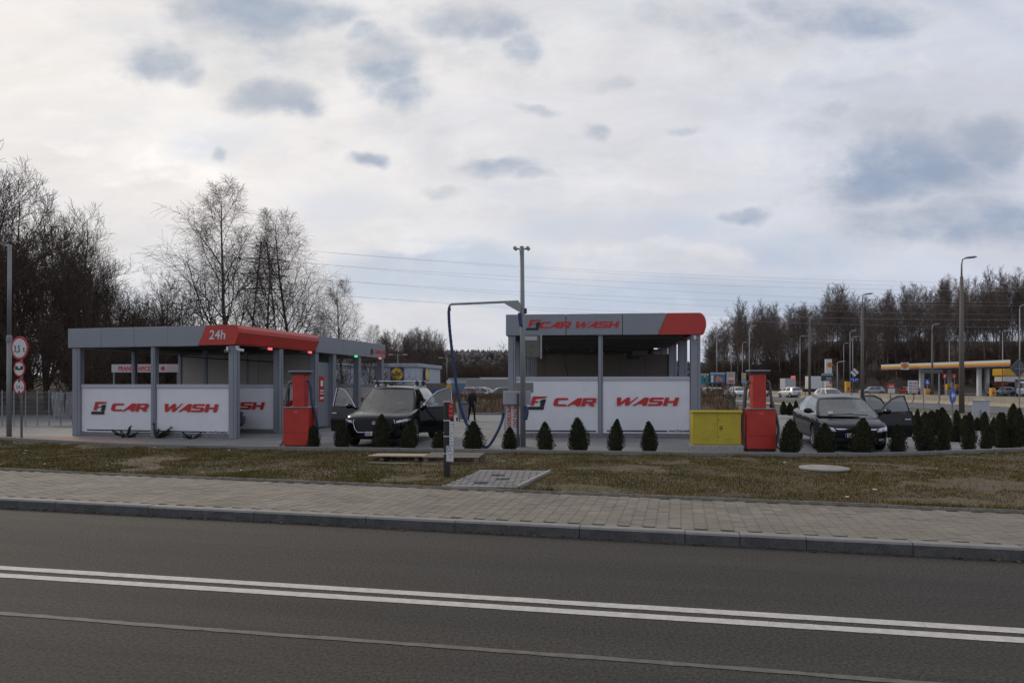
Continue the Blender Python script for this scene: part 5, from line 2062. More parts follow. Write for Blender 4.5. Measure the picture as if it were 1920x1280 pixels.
sign_red = mat('sign_red', (0.42, 0.012, 0.015), .45)
sign_white = mat('sign_white', (0.58, 0.58, 0.57), .5)
sign_blue = mat('sign_blue', (0.01, 0.08, 0.38), .45)
pole_m = mat('painted_pole', (0.21, 0.22, 0.225), .5, metal=.3, var=.1, scale=2)
black_pipe = mat('black_pipe', (0.016, 0.017, 0.018), .5)


def curve_pts(P, n=24):
    """smooth curve through points"""
    P = [Vector(p) for p in P]
    out = []
    for i in range(len(P) - 1):
        p0, p1, p2, p3 = P[max(i - 1, 0)], P[i], P[i + 1], P[min(i + 2, len(P) - 1)]
        for k in range(n // (len(P) - 1)):
            t = k / (n // (len(P) - 1))
            out.append(.5 * ((2 * p1) + (p2 - p0) * t + (2 * p0 - 5 * p1 + 4 * p2 - p3) * t * t + (3 * p1 - p0 - 3 * p2 + p3) * t ** 3))
    out.append(P[-1])
    return out


def ribbed(parent, name, P, r, m, n=60):
    pts = curve_pts(P, n)
    rs = [r * (1.0 if i % 2 else .88) for i in range(len(pts))]
    return MB().tube(pts, rs, 8).build(name, m, parent, smooth=True)


def vacuum(px, Y, rz, label, blue):
    root = empty('vacuum_unit', (XA(px, Y), Y, PZ), rz, label, 'vacuum', 'red vacuum units')
    MB().bbox(-.34, .34, -.29, .29, .0, .06, .01).build('base_plate', dark_m, root)
    cab = MB().bbox(-.36, .36, -.31, .31, .06, 1.06, .015).build('cabinet', vac_red, root)
    MB().bbox(-.375, .375, -.325, .325, 1.062, 1.09, .01).build('cabinet_lid', grey_plastic, root)
    MB().box(-.05, .05, -.314, -.311, .93, .99).build('emblem', mat('faint_red', (.55, .09, .08), .5), cab)
    MB().box(-.33, .33, -.313, -.311, .40, .404).build('door_gap', dark_m, cab)
    MB().bbox(-.165, .165, -.16, .16, 1.09, 2.02, .012).build('column', vac_red, root)
    MB().bbox(-.26, .26, -.22, .22, 2.02, 2.06, .012).build('cap', grey_plastic, root)
    MB().bbox(-.22, .22, -.19, .19, 1.96, 2.02, .008).build('cap_frame', dark_m, root)
    # hoses on both sides
    ribbed(root, 'hose', [(-.20, -.05, 1.75), (-.30, -.08, 1.72), (-.36, -.10, 1.4), (-.40, -.12, 1.05), (-.42, -.12, .6), (-.40, -.2, .2), (-.44, -.3, .05)], .036, hose_grey)
    ribbed(root, 'hose', [(.20, -.02, 1.78), (.27, -.04, 1.72), (.33, -.06, 1.3), (.44, -.06, .9), (.50, -.05, .5), (.44, -.06, .18), (.40, -.10, .06)], .036, hose_blue if blue else hose_grey)
    MB().tube([(-.30, -.05, 1.60), (-.34, -.06, 1.05)], [.022, .03], 8).build('nozzle', dark_m, root)
    MB().tube([(.30, -.02, 1.62), (.34, -.03, 1.08)], [.022, .03], 8).build('nozzle', dark_m, root)
    MB().bbox(.40, .46, -.03, .03, .0, 1.05, .008).build('hose_post', pole_m, root)
    return root


vacuum(564, 18.55, R(-8), 'red vacuum pillar with blue hose beside the black car', True)
vacuum(1421, 17.55, R(-5), 'red vacuum pillar with grey hoses beside the yellow cabinet', False)

# ---- yellow gas cabinet
Y = 17.45
cx = XA(1341, Y)
gc = empty('gas_cabinet', (cx, Y, PZ), R(-3), 'yellow gas meter cabinet marked G on a rough concrete base', 'cabinet')
MB().bbox(-.64, .66, -.22, .22, -.05, .16, .02).build('concrete_base', concrete_m, gc)
MB().bbox(-.60, .60, -.18, .18, .16, .98, .008).build('housing', yellow_m, gc)
MB().prism([(-.225, .98), (.22, .98), (.22, 1.02), (-.20, 1.045), (-.225, 1.01)], -.625, .625, axis='x').build('lid', yellow_m, gc)
for x0_, x1_ in ((-.575, .002), (.010, .585)):
    dr = MB().bbox(x0_, x1_, -.192, -.181, .185, .955, .004).build('door', yellow_m, gc)
    xm = (x0_ + x1_) / 2
    for z in (.29, .33):
        MB().bbox(xm - .09, xm + .07, -.200, -.1925, z - .008, z + .008, .003).build('louvre', yellow_m, dr)
    for k in range(8):
        MB().box(x0_ + .05 + k * .065, x0_ + .062 + k * .065, -.1935, -.1915, .905, .917).build('vent_hole', dark_m, dr)
put_text('G', .12, dark_m, gc, .055, -.1945, .56, bold=.004)
MB().box(.06, .12, -.1945, -.1925, .515, .53).build('label_strip', mat('brownlabel', (.25, .13, .02), .6), gc)
for z in (.80, .37):
    MB().tube([(.045, -.190, z), (.045, -.200, z)], .014, 10).build('lock', dark_m, gc)

# ---- hose mast with swinging boom and washer fluid board
Y = 18.35
mx = XA(979.5, Y)
mast = empty('hose_mast', (mx, Y, PZ), 0, 'tall grey mast with floodlight brackets on top beside the white panels', 'mast')
MB().bbox(-.10, .10, -.10, .10, 0, .02, .004).build('foot_plate', steel_m, mast)
MB().tube([(0.02, 0, 0), (0.01, 0, 2.6), (-.02, 0, ZA(462, Y) - PZ)], [.072, .068, .062], 12).build('pole', pole_m, mast, smooth=True)
zt = ZA(466, Y) - PZ
ca = MB().bbox(-.19, .15, -.02, .02, zt - .03, zt + .01, .006).build('cross_arm', steel_m, mast)
for s in (-1, 1):
    MB().bbox(-.06, .06, -.05, .05, -.045, .045, .02, Matrix.Translation((-.02 + s * .17, 0, zt + .005)) @ Matrix.Rotation(R(45), 4, 'Y')).build('floodlight', steel_m, mast)
MB().bbox(.05, .12, -.05, .05, ZA(588, Y) - PZ, ZA(578, Y) - PZ, .01).build('clamp', dark_m, mast)

boom = empty('hose_boom', (mx, Y - .1, PZ), 0, 'swinging steel boom carrying a long drooping blue hose', 'boom')
zz = ZA(571, Y) - PZ
xl = XA(843, Y) - mx
xr = XA(948, Y) - mx
MB().tube([(xl, 0, zz - .10), (xl + .01, 0, zz - .03), (xl + .06, 0, zz), (xr, 0, zz + .06)], .032, 8).build('arm', steel_m, boom, smooth=True)
MB().prism([(xr - .02, zz + .015), (xr - .02, zz + .085), (-.12, zz + .10), (-.03, zz - .02), (-.06, zz - .22)], -.03, .03, axis='y').build('gusset', mat('gusset_grey', (.30, .29, .28), .6), boom)
MB().tube([(xl, 0, zz - .10), (xl, 0, zz - .18)], .042, 8).build('coupling', dark_m, boom)
Pt = lambda px, py, dy=0: (XA(px, Y) - mx, dy, ZA(py, Y) - PZ)
ribbed(boom, 'hose', [Pt(842, 583), Pt(844, 620), Pt(852, 690), Pt(860, 745), Pt(872, 786), Pt(885, 808, -.1), (XA(905, Y) - mx, -.12, .07), (XA(918, Y) - mx, -.1, .085), Pt(934, 806, -.05), Pt(942, 786), Pt(944, 772)], .042, hose_blue, 132)
ribbed(boom, 'hose', [Pt(974, 587), Pt(975, 600), Pt(977, 612)], .05, hose_blue, 12)
ribbed(boom, 'hose', [Pt(985, 760, -.02), Pt(988, 772, -.05), Pt(985, 786, -.06)], .05, hose_blue, 12)

bd = empty('washer_fluid_board', (XA(962, 18.7), 18.7, PZ), R(4), 'white board with red upright lettering for washer fluid under a grey box', 'sign')
Yb = 18.7
wx = lambda px: XA(px, Yb) - XA(962, Yb)
hz = lambda py: ZA(py, Yb) - PZ
MB().bbox(wx(949), wx(979), .0, .03, hz(814), hz(742), .006).build('board', sign_white, bd)
MB().bbox(wx(944), wx(995), -.16, .06, hz(758), hz(733), .015).build('grey_box', mat('light_grey_box', (.33, .335, .36), .6), bd)
MB().bbox(wx(964), wx(1001), .08, .16, hz(736), hz(717), .01).build('back_box', mat('box_taupe2', (.20, .19, .175), .6), bd)
MB().bbox(wx(968), wx(972), -.19, -.163, hz(832), hz(737), .004).build('dark_upright', mat('upright_grey', (.07, .075, .085), .5), bd)
MB().bbox(wx(958), wx(975), -.10, .10, -.02, hz(818), .01).build('foot_box', mat('foot_taupe', (.14, .125, .11), .7), bd)
MB().bbox(wx(946), wx(948), -.02, .02, 0, hz(757), .004).build('leg', steel_m, bd)
MB().bbox(wx(980), wx(983), -.02, .02, 0, hz(757), .004).build('leg', steel_m, bd)
put_text('SPRYSKIWACZY', .145, logo_red, bd, wx(951.2), -.004, hz(759), bold=.004, vertical=True)
put_text('PŁYN DO', .145, logo_red, bd, wx(962.6), -.004, hz(759), bold=.004, vertical=True)
MB().tube([Pt(930, 775), Pt(937, 772), Pt(943, 770)], .012, 6).build('yellow_nozzle', mat('nozzle_yellow', (.45, .36, .12), .5), None) if False else None

# ---- black utility marker post on the verge
px, Y = 838, 12.75
x = XA(px, Y)
mp = empty('marker_post', (x, Y, zv(x, Y) - .01), R(-6), 'black ringed utility marker post with red and white plates on the verge', 'marker post')
MB().tube([(0, 0, 0), (0, 0, 1.43)], .062, 18).build('tube', black_pipe, mp, smooth=40)
for z in (1.405, 1.055, .76, .44):
    MB().tube([(0, 0, z), (0, 0, z + .018)], .0645, 18).build('white_ring', sign_white, mp)
MB().tube([(0, 0, 1.425), (0, 0, 1.435)], .0655, 18).build('red_cap', sign_red, mp)
pr = MB().box(.045, .125, -.07, -.066, 1.12, 1.38).build('red_plate', sign_red, mp)
put_text('G', .05, sign_white, pr, .07, -.071, 1.31)
MB().box(.055, .115, -.0715, -.0702, 1.16, 1.165).build('plate_mark', sign_white, pr)
MB().box(.055, .115, -.0715, -.0702, 1.24, 1.245).build('plate_mark', sign_white, pr)
pw = MB().box(.060, .135, -.068, -.064, .46, 1.05).build('white_plate', sign_white, mp)
for k in range(9):
    MB().box(.075, .075 + .02 + .03 * ((k * 7) % 3) / 2, -.0695, -.0682, .55 + k * .055, .56 + k * .055).build('plate_mark', dark_m, pw)
pp = MB().box(.0, .145, -.078, -.073, .30, .60).build('white_plate', sign_white, mp)
for x0_, x1_, z0_, z1_ in ((.005, .14, .305, .310), (.005, .14, .590, .595), (.005, .009, .31, .59), (.136, .140, .31, .59)):
    MB().box(x0_, x1_, -.0795, -.0782, z0_, z1_).build('plate_border', dark_m, pp)
put_text('D,', .12, dark_m, pp, .02, -.0792, .49, sx=.8)
MB().box(.04, .12, -.0795, -.0782, .435, .442).build('plate_mark', dark_m, pp)
MB().box(.072, .080, -.0795, -.0782, .35, .433).build('plate_mark', dark_m, pp)

# ---- paved drain slab set into the verge
A, B_, C_, D_ = [Vector((*p, 0)) for p in SLAB]
sl_ = empty('paved_slab', ((A + B_ + C_ + D_) / 4)[:2] + (.0,) if False else (0, 0, 0), 0, 'small skewed patch of grey pavers with three gaps in a concrete frame', 'paving patch')
MB().prism([tuple(p[:2]) for p in (A, B_, C_, D_)], .02, .125).build('bed', joint_m, sl_)
nx, ny = 11, 8
bp = MB().bbox(-.5, .5, -.5, .5, -.06, .0, .03).mesh('paver')
bp.materials.append(mat('slab_paver', (.165, .158, .155), .9, var=.15, scale=5, speck=.2))
holes = {(6, 5), (7, 4), (4, 1), (5, 1), (3, 1)}
holes = {(4, 5), (5, 5), (6, 3), (7, 3), (4, 1), (5, 1)}
for j in range(ny):
    for i in range(nx + 1):
        u0, u1 = (i - (j % 2) * .5) / nx, (i + 1 - (j % 2) * .5) / nx
        u0, u1 = max(0, u0), min(1, u1)
        if u1 - u0 < .02 or (i, j) in holes:
            continue
        v0, v1 = j / ny, (j + 1) / ny
        q = lambda u, v: A * (1 - u) * (1 - v) + B_ * u * (1 - v) + C_ * u * v + D_ * (1 - u) * v
        c = q((u0 + u1) / 2, (v0 + v1) / 2)
        ex = (q(u1, (v0 + v1) / 2) - q(u0, (v0 + v1) / 2)) * .94
        ey = (q((u0 + u1) / 2, v1) - q((u0 + u1) / 2, v0)) * .92
        o = bpy.data.objects.new('paver', bp)
        o.parent = sl_
        o.matrix_local = Matrix(((ex.x, ey.x, 0, c.x), (ex.y, ey.y, 0, c.y), (0, 0, 1, .158 + random.uniform(-.003, .003)), (0, 0, 0, 1)))
        col.objects.link(o)
for P, Q, zt_ in ((A, B_, .165), (B_, C_, .185), (C_, D_, .165)):
    d = Q - P
    a = math.atan2(d.y, d.x)
    MB().bbox(-.03, d.length + .03, -.05, .01, .02, zt_, .008, Matrix.Translation(P) @ Matrix.Rotation(a, 4, 'Z')).build('frame_edge', mat('pale_edge', (.27, .265, .25), .85, var=.1, scale=5), sl_)

# ---- round concrete manhole
p = G(1545, 875.5, .165)
mh = empty('manhole', (p[0], p[1], .02), 0, 'round pale concrete manhole cover standing proud of the grass', 'manhole')
MB().lathe([(.44, 0), (.44, .10), (.42, .105)], 40).build('ring', concrete_m, mh, smooth=40)
MB().lathe([(.465, .106), (.475, .112), (.475, .138), (.465, .145), (.002, .147)], 40).build('cover', mat('cover_concrete', (.26, .24, .22), .9, var=.14, scale=3, speck=.1), mh, smooth=40)
for a in (.4, 2.6):
    MB().box(.24 * math.cos(a) - .05, .24 * math.cos(a) + .05, .24 * math.sin(a) - .02, .24 * math.sin(a) + .02, .1475, .149).build('lifting_slot', dark_m, mh)

# ---- pallet and loose boards on the verge
Yp = 15.6
x0 = XA(850, Yp)
pal = empty('pallet', (x0, Yp, zv(x0, Yp)), R(-6), 'weathered wooden pallet lying on the verge behind the marker post', 'pallet')
for k in range(6):
    MB().bbox(-.62, .66, -.52 + k * .18, -.52 + k * .18 + .12, .115, .137, .003, Matrix.Rotation(R(random.uniform(-1.5, 1.5)), 4, 'Z')).build('deck_board', wood_old, pal)
for xx in (-.58, -.02, .55):
    for yy in (-.5, -.05, .40):
        MB().bbox(xx, xx + .10, yy, yy + .12, .02, .114, .004).build('block', wood_old, pal)
for yy in (-.5, -.05, .40):
    MB().bbox(-.6, .66, yy, yy + .10, -.002, .0195, .003).build('bottom_board', wood_old, pal)
x0 = XA(752, 15.75)
tp = empty('board_panel', (x0, 15.75, zv(x0, 15.75)), R(-4), 'pale new wooden boards nailed side by side, lying left of the pallet', 'boards')
for k in range(5):
    MB().bbox(-.66 + .03 * (k % 2), .62, -.45 + k * .17, -.45 + k * .17 + .155, .10 - .008 * k, .125 - .008 * k, .003).build('board', wood_m, tp)
for xx in (-.4, .4):
    MB().bbox(xx, xx + .09, -.42, .38, .0, .068, .004).build('batten', wood_old, tp)
x0 = XA(722, 14.9)
tag(MB().bbox(-.45, .45, -.05, .05, 0, .02, .003).build('loose_board', wood_old, None, loc=(x0 + .1, 14.75, zv(x0, 14.75) + .012), rotz=R(-12)), 'thin grey board fallen on the grass in front of the pale boards', 'board')

# ---- left lamp pole and traffic signs
Yl = 1.7 * F / (818 - HOR)
px = 17
lp = empty('lamp_pole', (XA(px, Yl), Yl, PZ), 0, 'grey lamp pole at the left edge beside the round signs', 'lamp pole')
MB().tube([(0, 0, 0), (.005, 0, ZA(632, Yl) - PZ)], [.075, .066], 12).build('lower_tube', pole_m, lp, smooth=True)
MB().tube([(.005, 0, ZA(640, Yl) - PZ), (.005, 0, ZA(632, Yl) - PZ), (.008, 0, ZA(628, Yl) - PZ)], [.082, .082, .06], 12).build('collar', pole_m, lp)
MB().tube([(.005, 0, ZA(632, Yl) - PZ), (.02, 0, ZA(459, Yl) - PZ)], [.06, .056], 12).build('upper_tube', pole_m, lp, smooth=True)

Ys = 1.7 * F / (822 - HOR)
sg = empty('traffic_sign', (XA(40.5, Ys), Ys, PZ), R(-17), 'post with three round red rimmed restriction signs reading 3,5t and 3,4m', 'sign')
MB().tube([(0, 0, 0), (0, 0, ZA(635, Ys) - PZ)], .032, 10).build('post', pole_m, sg, smooth=True)


def disc(parent, r, z, name='sign_disc', ring=True, x=0.0, y=-.05, m_in=None, m_out=None):
    Mx = Matrix.Translation((x, y, z)) @ Matrix.Rotation(R(90), 4, 'X')
    o = MB().lathe([(r, -.008), (r, .0), (r * .98, .004)], 28, Mx).build(name, m_out or sign_red, parent)
    MB().lathe([(r * .80, .0045), (r * .80, .006)], 28, Mx).build('sign_face', m_in or sign_white, o)
    MB().lathe([(r * .96, -.012), (r * .96, -.0085)], 20, Mx).build('sign_back', steel_m, o)
    return o


zc_ = lambda py: ZA(py, Ys) - PZ
d1 = disc(sg, .37, zc_(652.5), x=-.02)
put_text('3,5', .30, dark_m, d1, -.27, -.0575, zc_(660), bold=.004, sx=.80)
put_text('t', .26, dark_m, d1, .13, -.0575, zc_(660), bold=.004)
d2 = disc(sg, .245, zc_(691.5), x=-.03)
MB().box(-.20, -.08, -.0585, -.0565, zc_(691.5) - .03, zc_(691.5) + .09).build('symbol', dark_m, d2)
MB().box(.02, .14, -.0585, -.0565, zc_(691.5) - .03, zc_(691.5) + .09).build('symbol', dark_m, d2)
MB().box(-.08, .02, -.0585, -.0565, zc_(691.5) - .04, zc_(691.5) + .02).build('symbol', dark_m, d2)
d3 = disc(sg, .255, zc_(724.5), x=-.03)
put_text('3,4', .17, dark_m, d3, -.165, -.0575, zc_(728.5), bold=.002, sx=.8)
put_text('m', .10, dark_m, d3, .055, -.0575, zc_(728.5), bold=.002, sx=.9)
for s in (-1, 1):
    z = zc_(724.5)
    MB().prism([(-.085, z + s * .205), (.025, z + s * .205), (-.03, z + s * .10)], -.0585, -.0566, axis='y').build('arrow', dark_m, d3)

# ---- low juniper sprigs before the left panels
jm = mat('juniper', (.022, .030, .012), .85, island=.5)
for px, py, s, lab in ((237, 815, 1.0, 'low juniper with upright tip before the word CAR'), (292, 815, 1.2, 'spreading juniper with a long side shoot at the panel foot'), (360, 817, .7, 'smallest flat juniper before the website lettering')):
    g_ = G(px, py + 2, PZ)
    rg = np.random.default_rng(int(px))
    yj = {237: 21.7, 292: 21.45, 360: 21.15}[px]
    e = empty('juniper', (XA(px, yj), yj, PZ), 0, lab, 'shrub', 'junipers before the left panels')
    V, Fc = [], []
    st = MB()
    for k in range(9):
        a = rg.uniform(0, 2 * math.pi)
        if k == 0:
            a = -.2
        d = unit(np.array([math.cos(a), math.sin(a) * .4, rg.uniform(.15, .7)]))
        L_ = s * rg.uniform(.22, .5)
        st.tube([(0, 0, 0), tuple(d * L_)], [.008, .003], 4)
        for q in range(130):
            p = d * L_ * rg.uniform(.15, 1)
            dd = unit(d + rg.normal(0, .6, 3))
            sd = unit(np.cross(dd, rg.normal(0, 1, 3))) * .011
            n0 = len(V)
            V += [p - sd, p + sd, p + dd * .07 * s]
            Fc += [n0, n0 + 1, n0 + 2]
    st.build('stem', bark_dark, e)
    np_object('needles', np.array(V), np.array(Fc), 3, jm, e)

# ---- upholstery sign hung behind the long car wash
Yq = 30.0
us = empty('banner_sign', (XA(209, Yq), Yq, ZA(698, Yq) - .35), R(-6), 'long white banner with red lettering seen through the left car wash', 'sign')
wq = (XA(344, Yq) - XA(209, Yq))
hq = ZA(683, Yq) - ZA(698, Yq)
MB().bbox(0, wq, 0, .04, .35, .35 + hq, .006).build('banner', mat('banner_white', (.42, .42, .44), .6), us)
MB().box(wq * .82, wq * .995, -.006, -.001, .36, .34 + hq).build('pink_field', mat('banner_pink', (.42, .33, .34), .6), us)
put_text('PRANIE TAPICEREK', .29, logo_red, us, wq * .10, -.004, .35 + hq * .2, bold=.008, width=wq * .60)
MB().tube([(wq * .76, -.004, .35 + hq * .5), (wq * .76, -.008, .35 + hq * .5)], .10, 12).build('flame_mark', logo_red, us)
for x in (.1, wq - .1):
    MB().tube([(x, .02, -(ZA(698, Yq) - .35) + zf(Yq)), (x, .02, .36)], .03, 8).build('support', pole_m, us)

# ---- wheelie bin
Yb = 33.2
bn = empty('wheelie_bin', (XA(867, Yb), Yb, zf(Yb)), R(15), 'grey wheeled bin beside the walking person', 'bin')
MB().add([(-.20, -.22, .1), (.20, -.22, .1), (.20, .2, .1), (-.20, .2, .1), (-.26, -.28, .85), (.26, -.28, .85), (.26, .28, .85), (-.26, .28, .85)], [(0, 3, 2, 1), (4, 5, 6, 7), (0, 1, 5, 4), (1, 2, 6, 5), (2, 3, 7, 6), (3, 0, 4, 7)]).build('bin_body', grey_plastic, bn)
MB().bbox(-.28, .28, -.31, .30, .852, .91, .02).build('lid', mat('bin_lid', (.03, .06, .08), .6), bn)
for s in (-1, 1):
    MB().tube([(s * .20, .22, .09), (s * .26, .22, .09)], .09, 12).build('wheel', rubber_m, bn)
    MB().bbox(s * .18 - .03, s * .18 + .03, -.2, -.14, 0, .10, .01).build('foot', dark_m, bn)


# ---- walking person
def person(loc, rz):
    jacket = mat('dark_jacket', (.020, .021, .026), .8, var=.2, scale=8)
    trousers = mat('dark_trousers', (.014, .014, .016), .85)
    skin = mat('skin', (.32, .17, .12), .6)
    shoe = mat('shoe', (.012, .012, .012), .6)
    J = {}
    verts, rad, edges = [], [], []

    def v(name, co, r):
        J[name] = len(verts)
        verts.append(co)
        rad.append(r)

    def e(*names):
        for a, b_ in zip(names[:-1], names[1:]):
            edges.append((J[a], J[b_]))
    v('pelvis', (0, 0, .90), (.165, .12))
    v('waist', (.02, 0, 1.02), (.175, .125))
    v('chest', (.06, 0, 1.22), (.195, .14))
    v('upper', (.09, 0, 1.36), (.14, .10))
    v('neck', (.12, 0, 1.45), (.055, .055))
    v('jaw', (.15, 0, 1.53), (.068, .075))
    v('head', (.16, 0, 1.61), (.082, .095))
    v('crown', (.155, 0, 1.69), (.055, .065))
    e('pelvis', 'waist', 'chest', 'upper', 'neck', 'jaw', 'head', 'crown')
    for s, n in ((1, 'l'), (-1, 'r')):
        v(n + 'sh', (.07, s * .17, 1.37), (.09, .09))
        sw = .16 * s
        v(n + 'el', (.04 - sw * .4, s * .25, 1.10), (.064, .064))
        v(n + 'wr', (.14 - sw * .5, s * .26, .87), (.036, .036))
        v(n + 'palm', (.165 - sw * .5, s * .255, .80), (.036, .020))
        e('upper', n + 'sh', n + 'el', n + 'wr', n + 'palm')
        for k, (dx_, ln) in enumerate(((.026, .075), (.010, .085), (-.008, .080), (-.024, .064))):
            b0 = Vector((.175 - sw * .5 + dx_, s * .253, .765))
            v(n + 'f%da' % k, b0, (.0095, .0095))
            v(n + 'f%db' % k, b0 + Vector((.012, -s * .006, -ln * .55)), (.0088, .0088))
            v(n + 'f%dc' % k, b0 + Vector((.004, -s * .022, -ln)), (.0075, .0075))
            e(n + 'palm', n + 'f%da' % k, n + 'f%db' % k, n + 'f%dc' % k)
        v(n + 'ta', (.205 - sw * .5, s * .24, .80), (.011, .011))
        v(n + 'tb', (.222 - sw * .5, s * .228, .765), (.009, .009))
        e(n + 'palm', n + 'ta', n + 'tb')
        st = .20 * s
        v(n + 'hip', (0, s * .095, .86), (.095, .10))
        v(n + 'kn', (.08 + st * .35, s * .105, .48), (.066, .066))
        v(n + 'an', (-.02 + st * .9, s * .11, .10 if s < 0 else .085), (.045, .045))
        v(n + 'heel', (-.05 + st * .9, s * .11, .045), (.042, .042))
        v(n + 'toe', (.16 + st * .9, s * .125, .035), (.040, .034))
        e('pelvis', n + 'hip', n + 'kn', n + 'an', n + 'heel')
        e(n + 'an', n + 'toe')
    me = bpy.data.meshes.new('body')
    me.from_pydata(verts, edges, [])
    o = bpy.data.objects.new('body', me)
    col.objects.link(o)
    md = o.modifiers.new('skin', 'SKIN')
    md.use_smooth_shade = True
    for i, sv in enumerate(me.skin_vertices[0].data):
        sv.radius = rad[i]
        sv.use_root = (i == 0)
    o.modifiers.new('s', 'SUBSURF').levels = 1
    res = eval_mesh(o)
    bpy.data.objects.remove(o)
    for m_ in (jacket, trousers, skin, shoe):
        res.materials.append(m_)
    for p in res.polygons:
        c = p.center
        arm = abs(c.y) > .20
        if c.z > 1.47 or (arm and c.z < .86):
            p.material_index = 2
        elif c.z < .10:
            p.material_index = 3
        elif c.z < .92 and not arm:
            p.material_index = 1
    root = empty('person', loc, rz, 'person in dark jacket and trousers walking past the grey bin', 'person')
    bo = link('body', res, [], root, smooth=True)
    # hair, ears, nose
    h = MB()
    rows = []
    for i in range(7):
        t = i / 6 * math.pi * .55
        rows.append([(.150 + .098 * math.sin(t) * math.cos(a) * 1.0 - .008, .086 * math.sin(t) * math.sin(a), 1.615 + .103 * math.cos(t)) for a in [k * 2 * math.pi / 14 for k in range(15)]])
    h.grid(rows)
    h.build('hair', mat('grey_hair', (.10, .085, .075), .9), root, smooth=True)
    f = MB()
    f.tube([(.245, 0, 1.615), (.268, 0, 1.585), (.245, 0, 1.575)], [.010, .016, .010], 6)
    for s in (-1, 1):
        f.tube([(.15, s * .083, 1.565), (.152, s * .096, 1.595), (.148, s * .086, 1.625)], [.012, .016, .012], 6)
    f.build('nose_and_ears', skin, root, smooth=True)
    for s in (-1, 1):
        MB().lathe([(.002, -.008), (.010, 0), (.002, .008)], 8, Matrix.Translation((.238, s * .032, 1.622))).build('eye', dark_m, root)
    MB().box(.240, .248, -.022, .022, 1.538, 1.545).build('mouth', mat('lips', (.22, .08, .07), .6), root)
    return root


Yp = 33.6
person((XA(884, Yp), Yp, zf(Yp)), R(-65)).scale = (.93, .93, .93)

# =================================================================== BEYOND THE FORECOURT
verge_far = mat('far_verge', (0.085, 0.068, 0.036), .95, var=.3, scale=.8, c2=(.10, .08, .045))
path_m = mat('pale_path', (0.27, 0.255, 0.235), .85, var=.15, scale=1)
barrier_m = mat('barrier_concrete', (0.34, 0.295, 0.225), .85, var=.18, scale=1.5, c2=(.28, .25, .20))
yellow_sign = mat('station_yellow', (0.62, 0.33, 0.012), .45)
orange_sign = mat('station_orange', (0.50, 0.15, 0.01), .45)
white_sign = mat('station_white', (0.60, 0.60, 0.58), .45)
lampgrey = mat('lamp_grey', (0.26, 0.27, 0.28), .5, metal=.3)
concrete_pole = mat('concrete_pole', (0.135, 0.12, 0.105), .9, var=.15, scale=3)
green_fence = mat('green_fence', (0.016, 0.035, 0.028), .6)

# ---- main road with concrete barrier, running away on the right
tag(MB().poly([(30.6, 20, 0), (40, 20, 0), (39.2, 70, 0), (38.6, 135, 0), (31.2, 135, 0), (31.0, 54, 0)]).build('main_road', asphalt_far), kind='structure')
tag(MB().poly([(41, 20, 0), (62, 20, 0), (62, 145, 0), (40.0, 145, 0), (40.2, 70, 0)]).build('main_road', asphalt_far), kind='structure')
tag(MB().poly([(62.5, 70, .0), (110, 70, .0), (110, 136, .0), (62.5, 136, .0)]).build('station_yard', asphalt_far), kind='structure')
tag(MB().poly([(26.0, 20, -.01), (30.5, 20, -.01), (31.1, 135, -.01), (27.5, 135, -.01)]).build('roadside_grass', verge_far), kind='structure')
tag(MB().poly([(23.2, 18, -.006), (25.9, 20, -.006), (27.4, 135, -.006), (25.6, 135, -.006)]).build('footpath', path_m), kind='structure')
mr = bpy.data.objects['main_road']
for k in range(16):
    y = 22 + k * 7.0
    MB().poly([(35.0, y, .005), (35.14, y, .005), (35.14, y + 3.2, .005), (35.0, y + 3.2, .005)]).build('lane_dash', paint, mr)
for x in (31.6, 38.5):
    MB().poly([(x, 20, .005), (x + .14, 20, .005), (x + .14 + (.2 if x < 35 else -.1), 134, .005), (x + (.2 if x < 35 else -.1), 134, .005)]).build('edge_line', paint, mr)
bar = empty('road_barrier', (39.6, 0, 0), 0, 'long pale concrete barrier along the middle of the main road', 'barrier')
for k in range(28):
    ya = 24 + k * 4.0
    xo = .6 if ya < 60 else .6 - (ya - 60) * .02
    MB().prism([(-.28 + xo, 0), (.28 + xo, 0), (.25 + xo, .08), (.10 + xo, .30), (.075 + xo, .82), (-.075 + xo, .82), (-.10 + xo, .30), (-.25 + xo, .08)], ya, ya + 3.96, axis='y').build('barrier_segment', barrier_m, bar)

# ---- back edge of the forecourt, dry bank and car park
tag(MB().bbox(-12, 17, 40.9, 41.1, -.05, .12, .02).build('back_kerb', kerb_top), kind='structure')
rows = [[(x, y, .05 + .9 * math.sin(math.pi * min(1, (y - 41.2) / 9)) + .2 * mnoise.noise(Vector((x * .4, y * .4, 0)))) for x in np.linspace(-20, 14, 60)] for y in np.linspace(41.2, 50.4, 14)]
tag(MB().grid(rows).build('dry_bank', mat('dry_bank', (.075, .050, .032), .95, var=.4, scale=1.2, c2=(.10, .068, .04)), smooth=True), kind='structure')
rg = np.random.default_rng(8)
n = 14000
X = rg.uniform(-20, 14, n)
Yv = rg.uniform(41.4, 50, n)
Zv = .05 + .9 * np.sin(np.pi * np.minimum(1, (Yv - 41.2) / 9))
h = rg.uniform(.2, .75, n)
a = rg.uniform(0, 6.28, n)
P = np.stack([X, Yv, Zv - .1], 1)
V = np.zeros((n, 3, 3))
V[:, 0] = P + np.stack([np.cos(a) * .02, np.sin(a) * .02, a * 0], 1)
V[:, 1] = P - np.stack([np.cos(a) * .02, np.sin(a) * .02, a * 0], 1)
V[:, 2] = P + np.stack([rg.normal(0, .15, n), rg.normal(0, .15, n), h + .1], 1)
tag(np_object('dead_weeds', V.reshape(-1, 3), np.arange(3 * n), 3, mat('dead_weeds', (.13, .08, .045), .9, island=.5, spec=.2)), 'rusty brown dead weeds on the bank behind the walking person', 'weeds', kind='stuff')
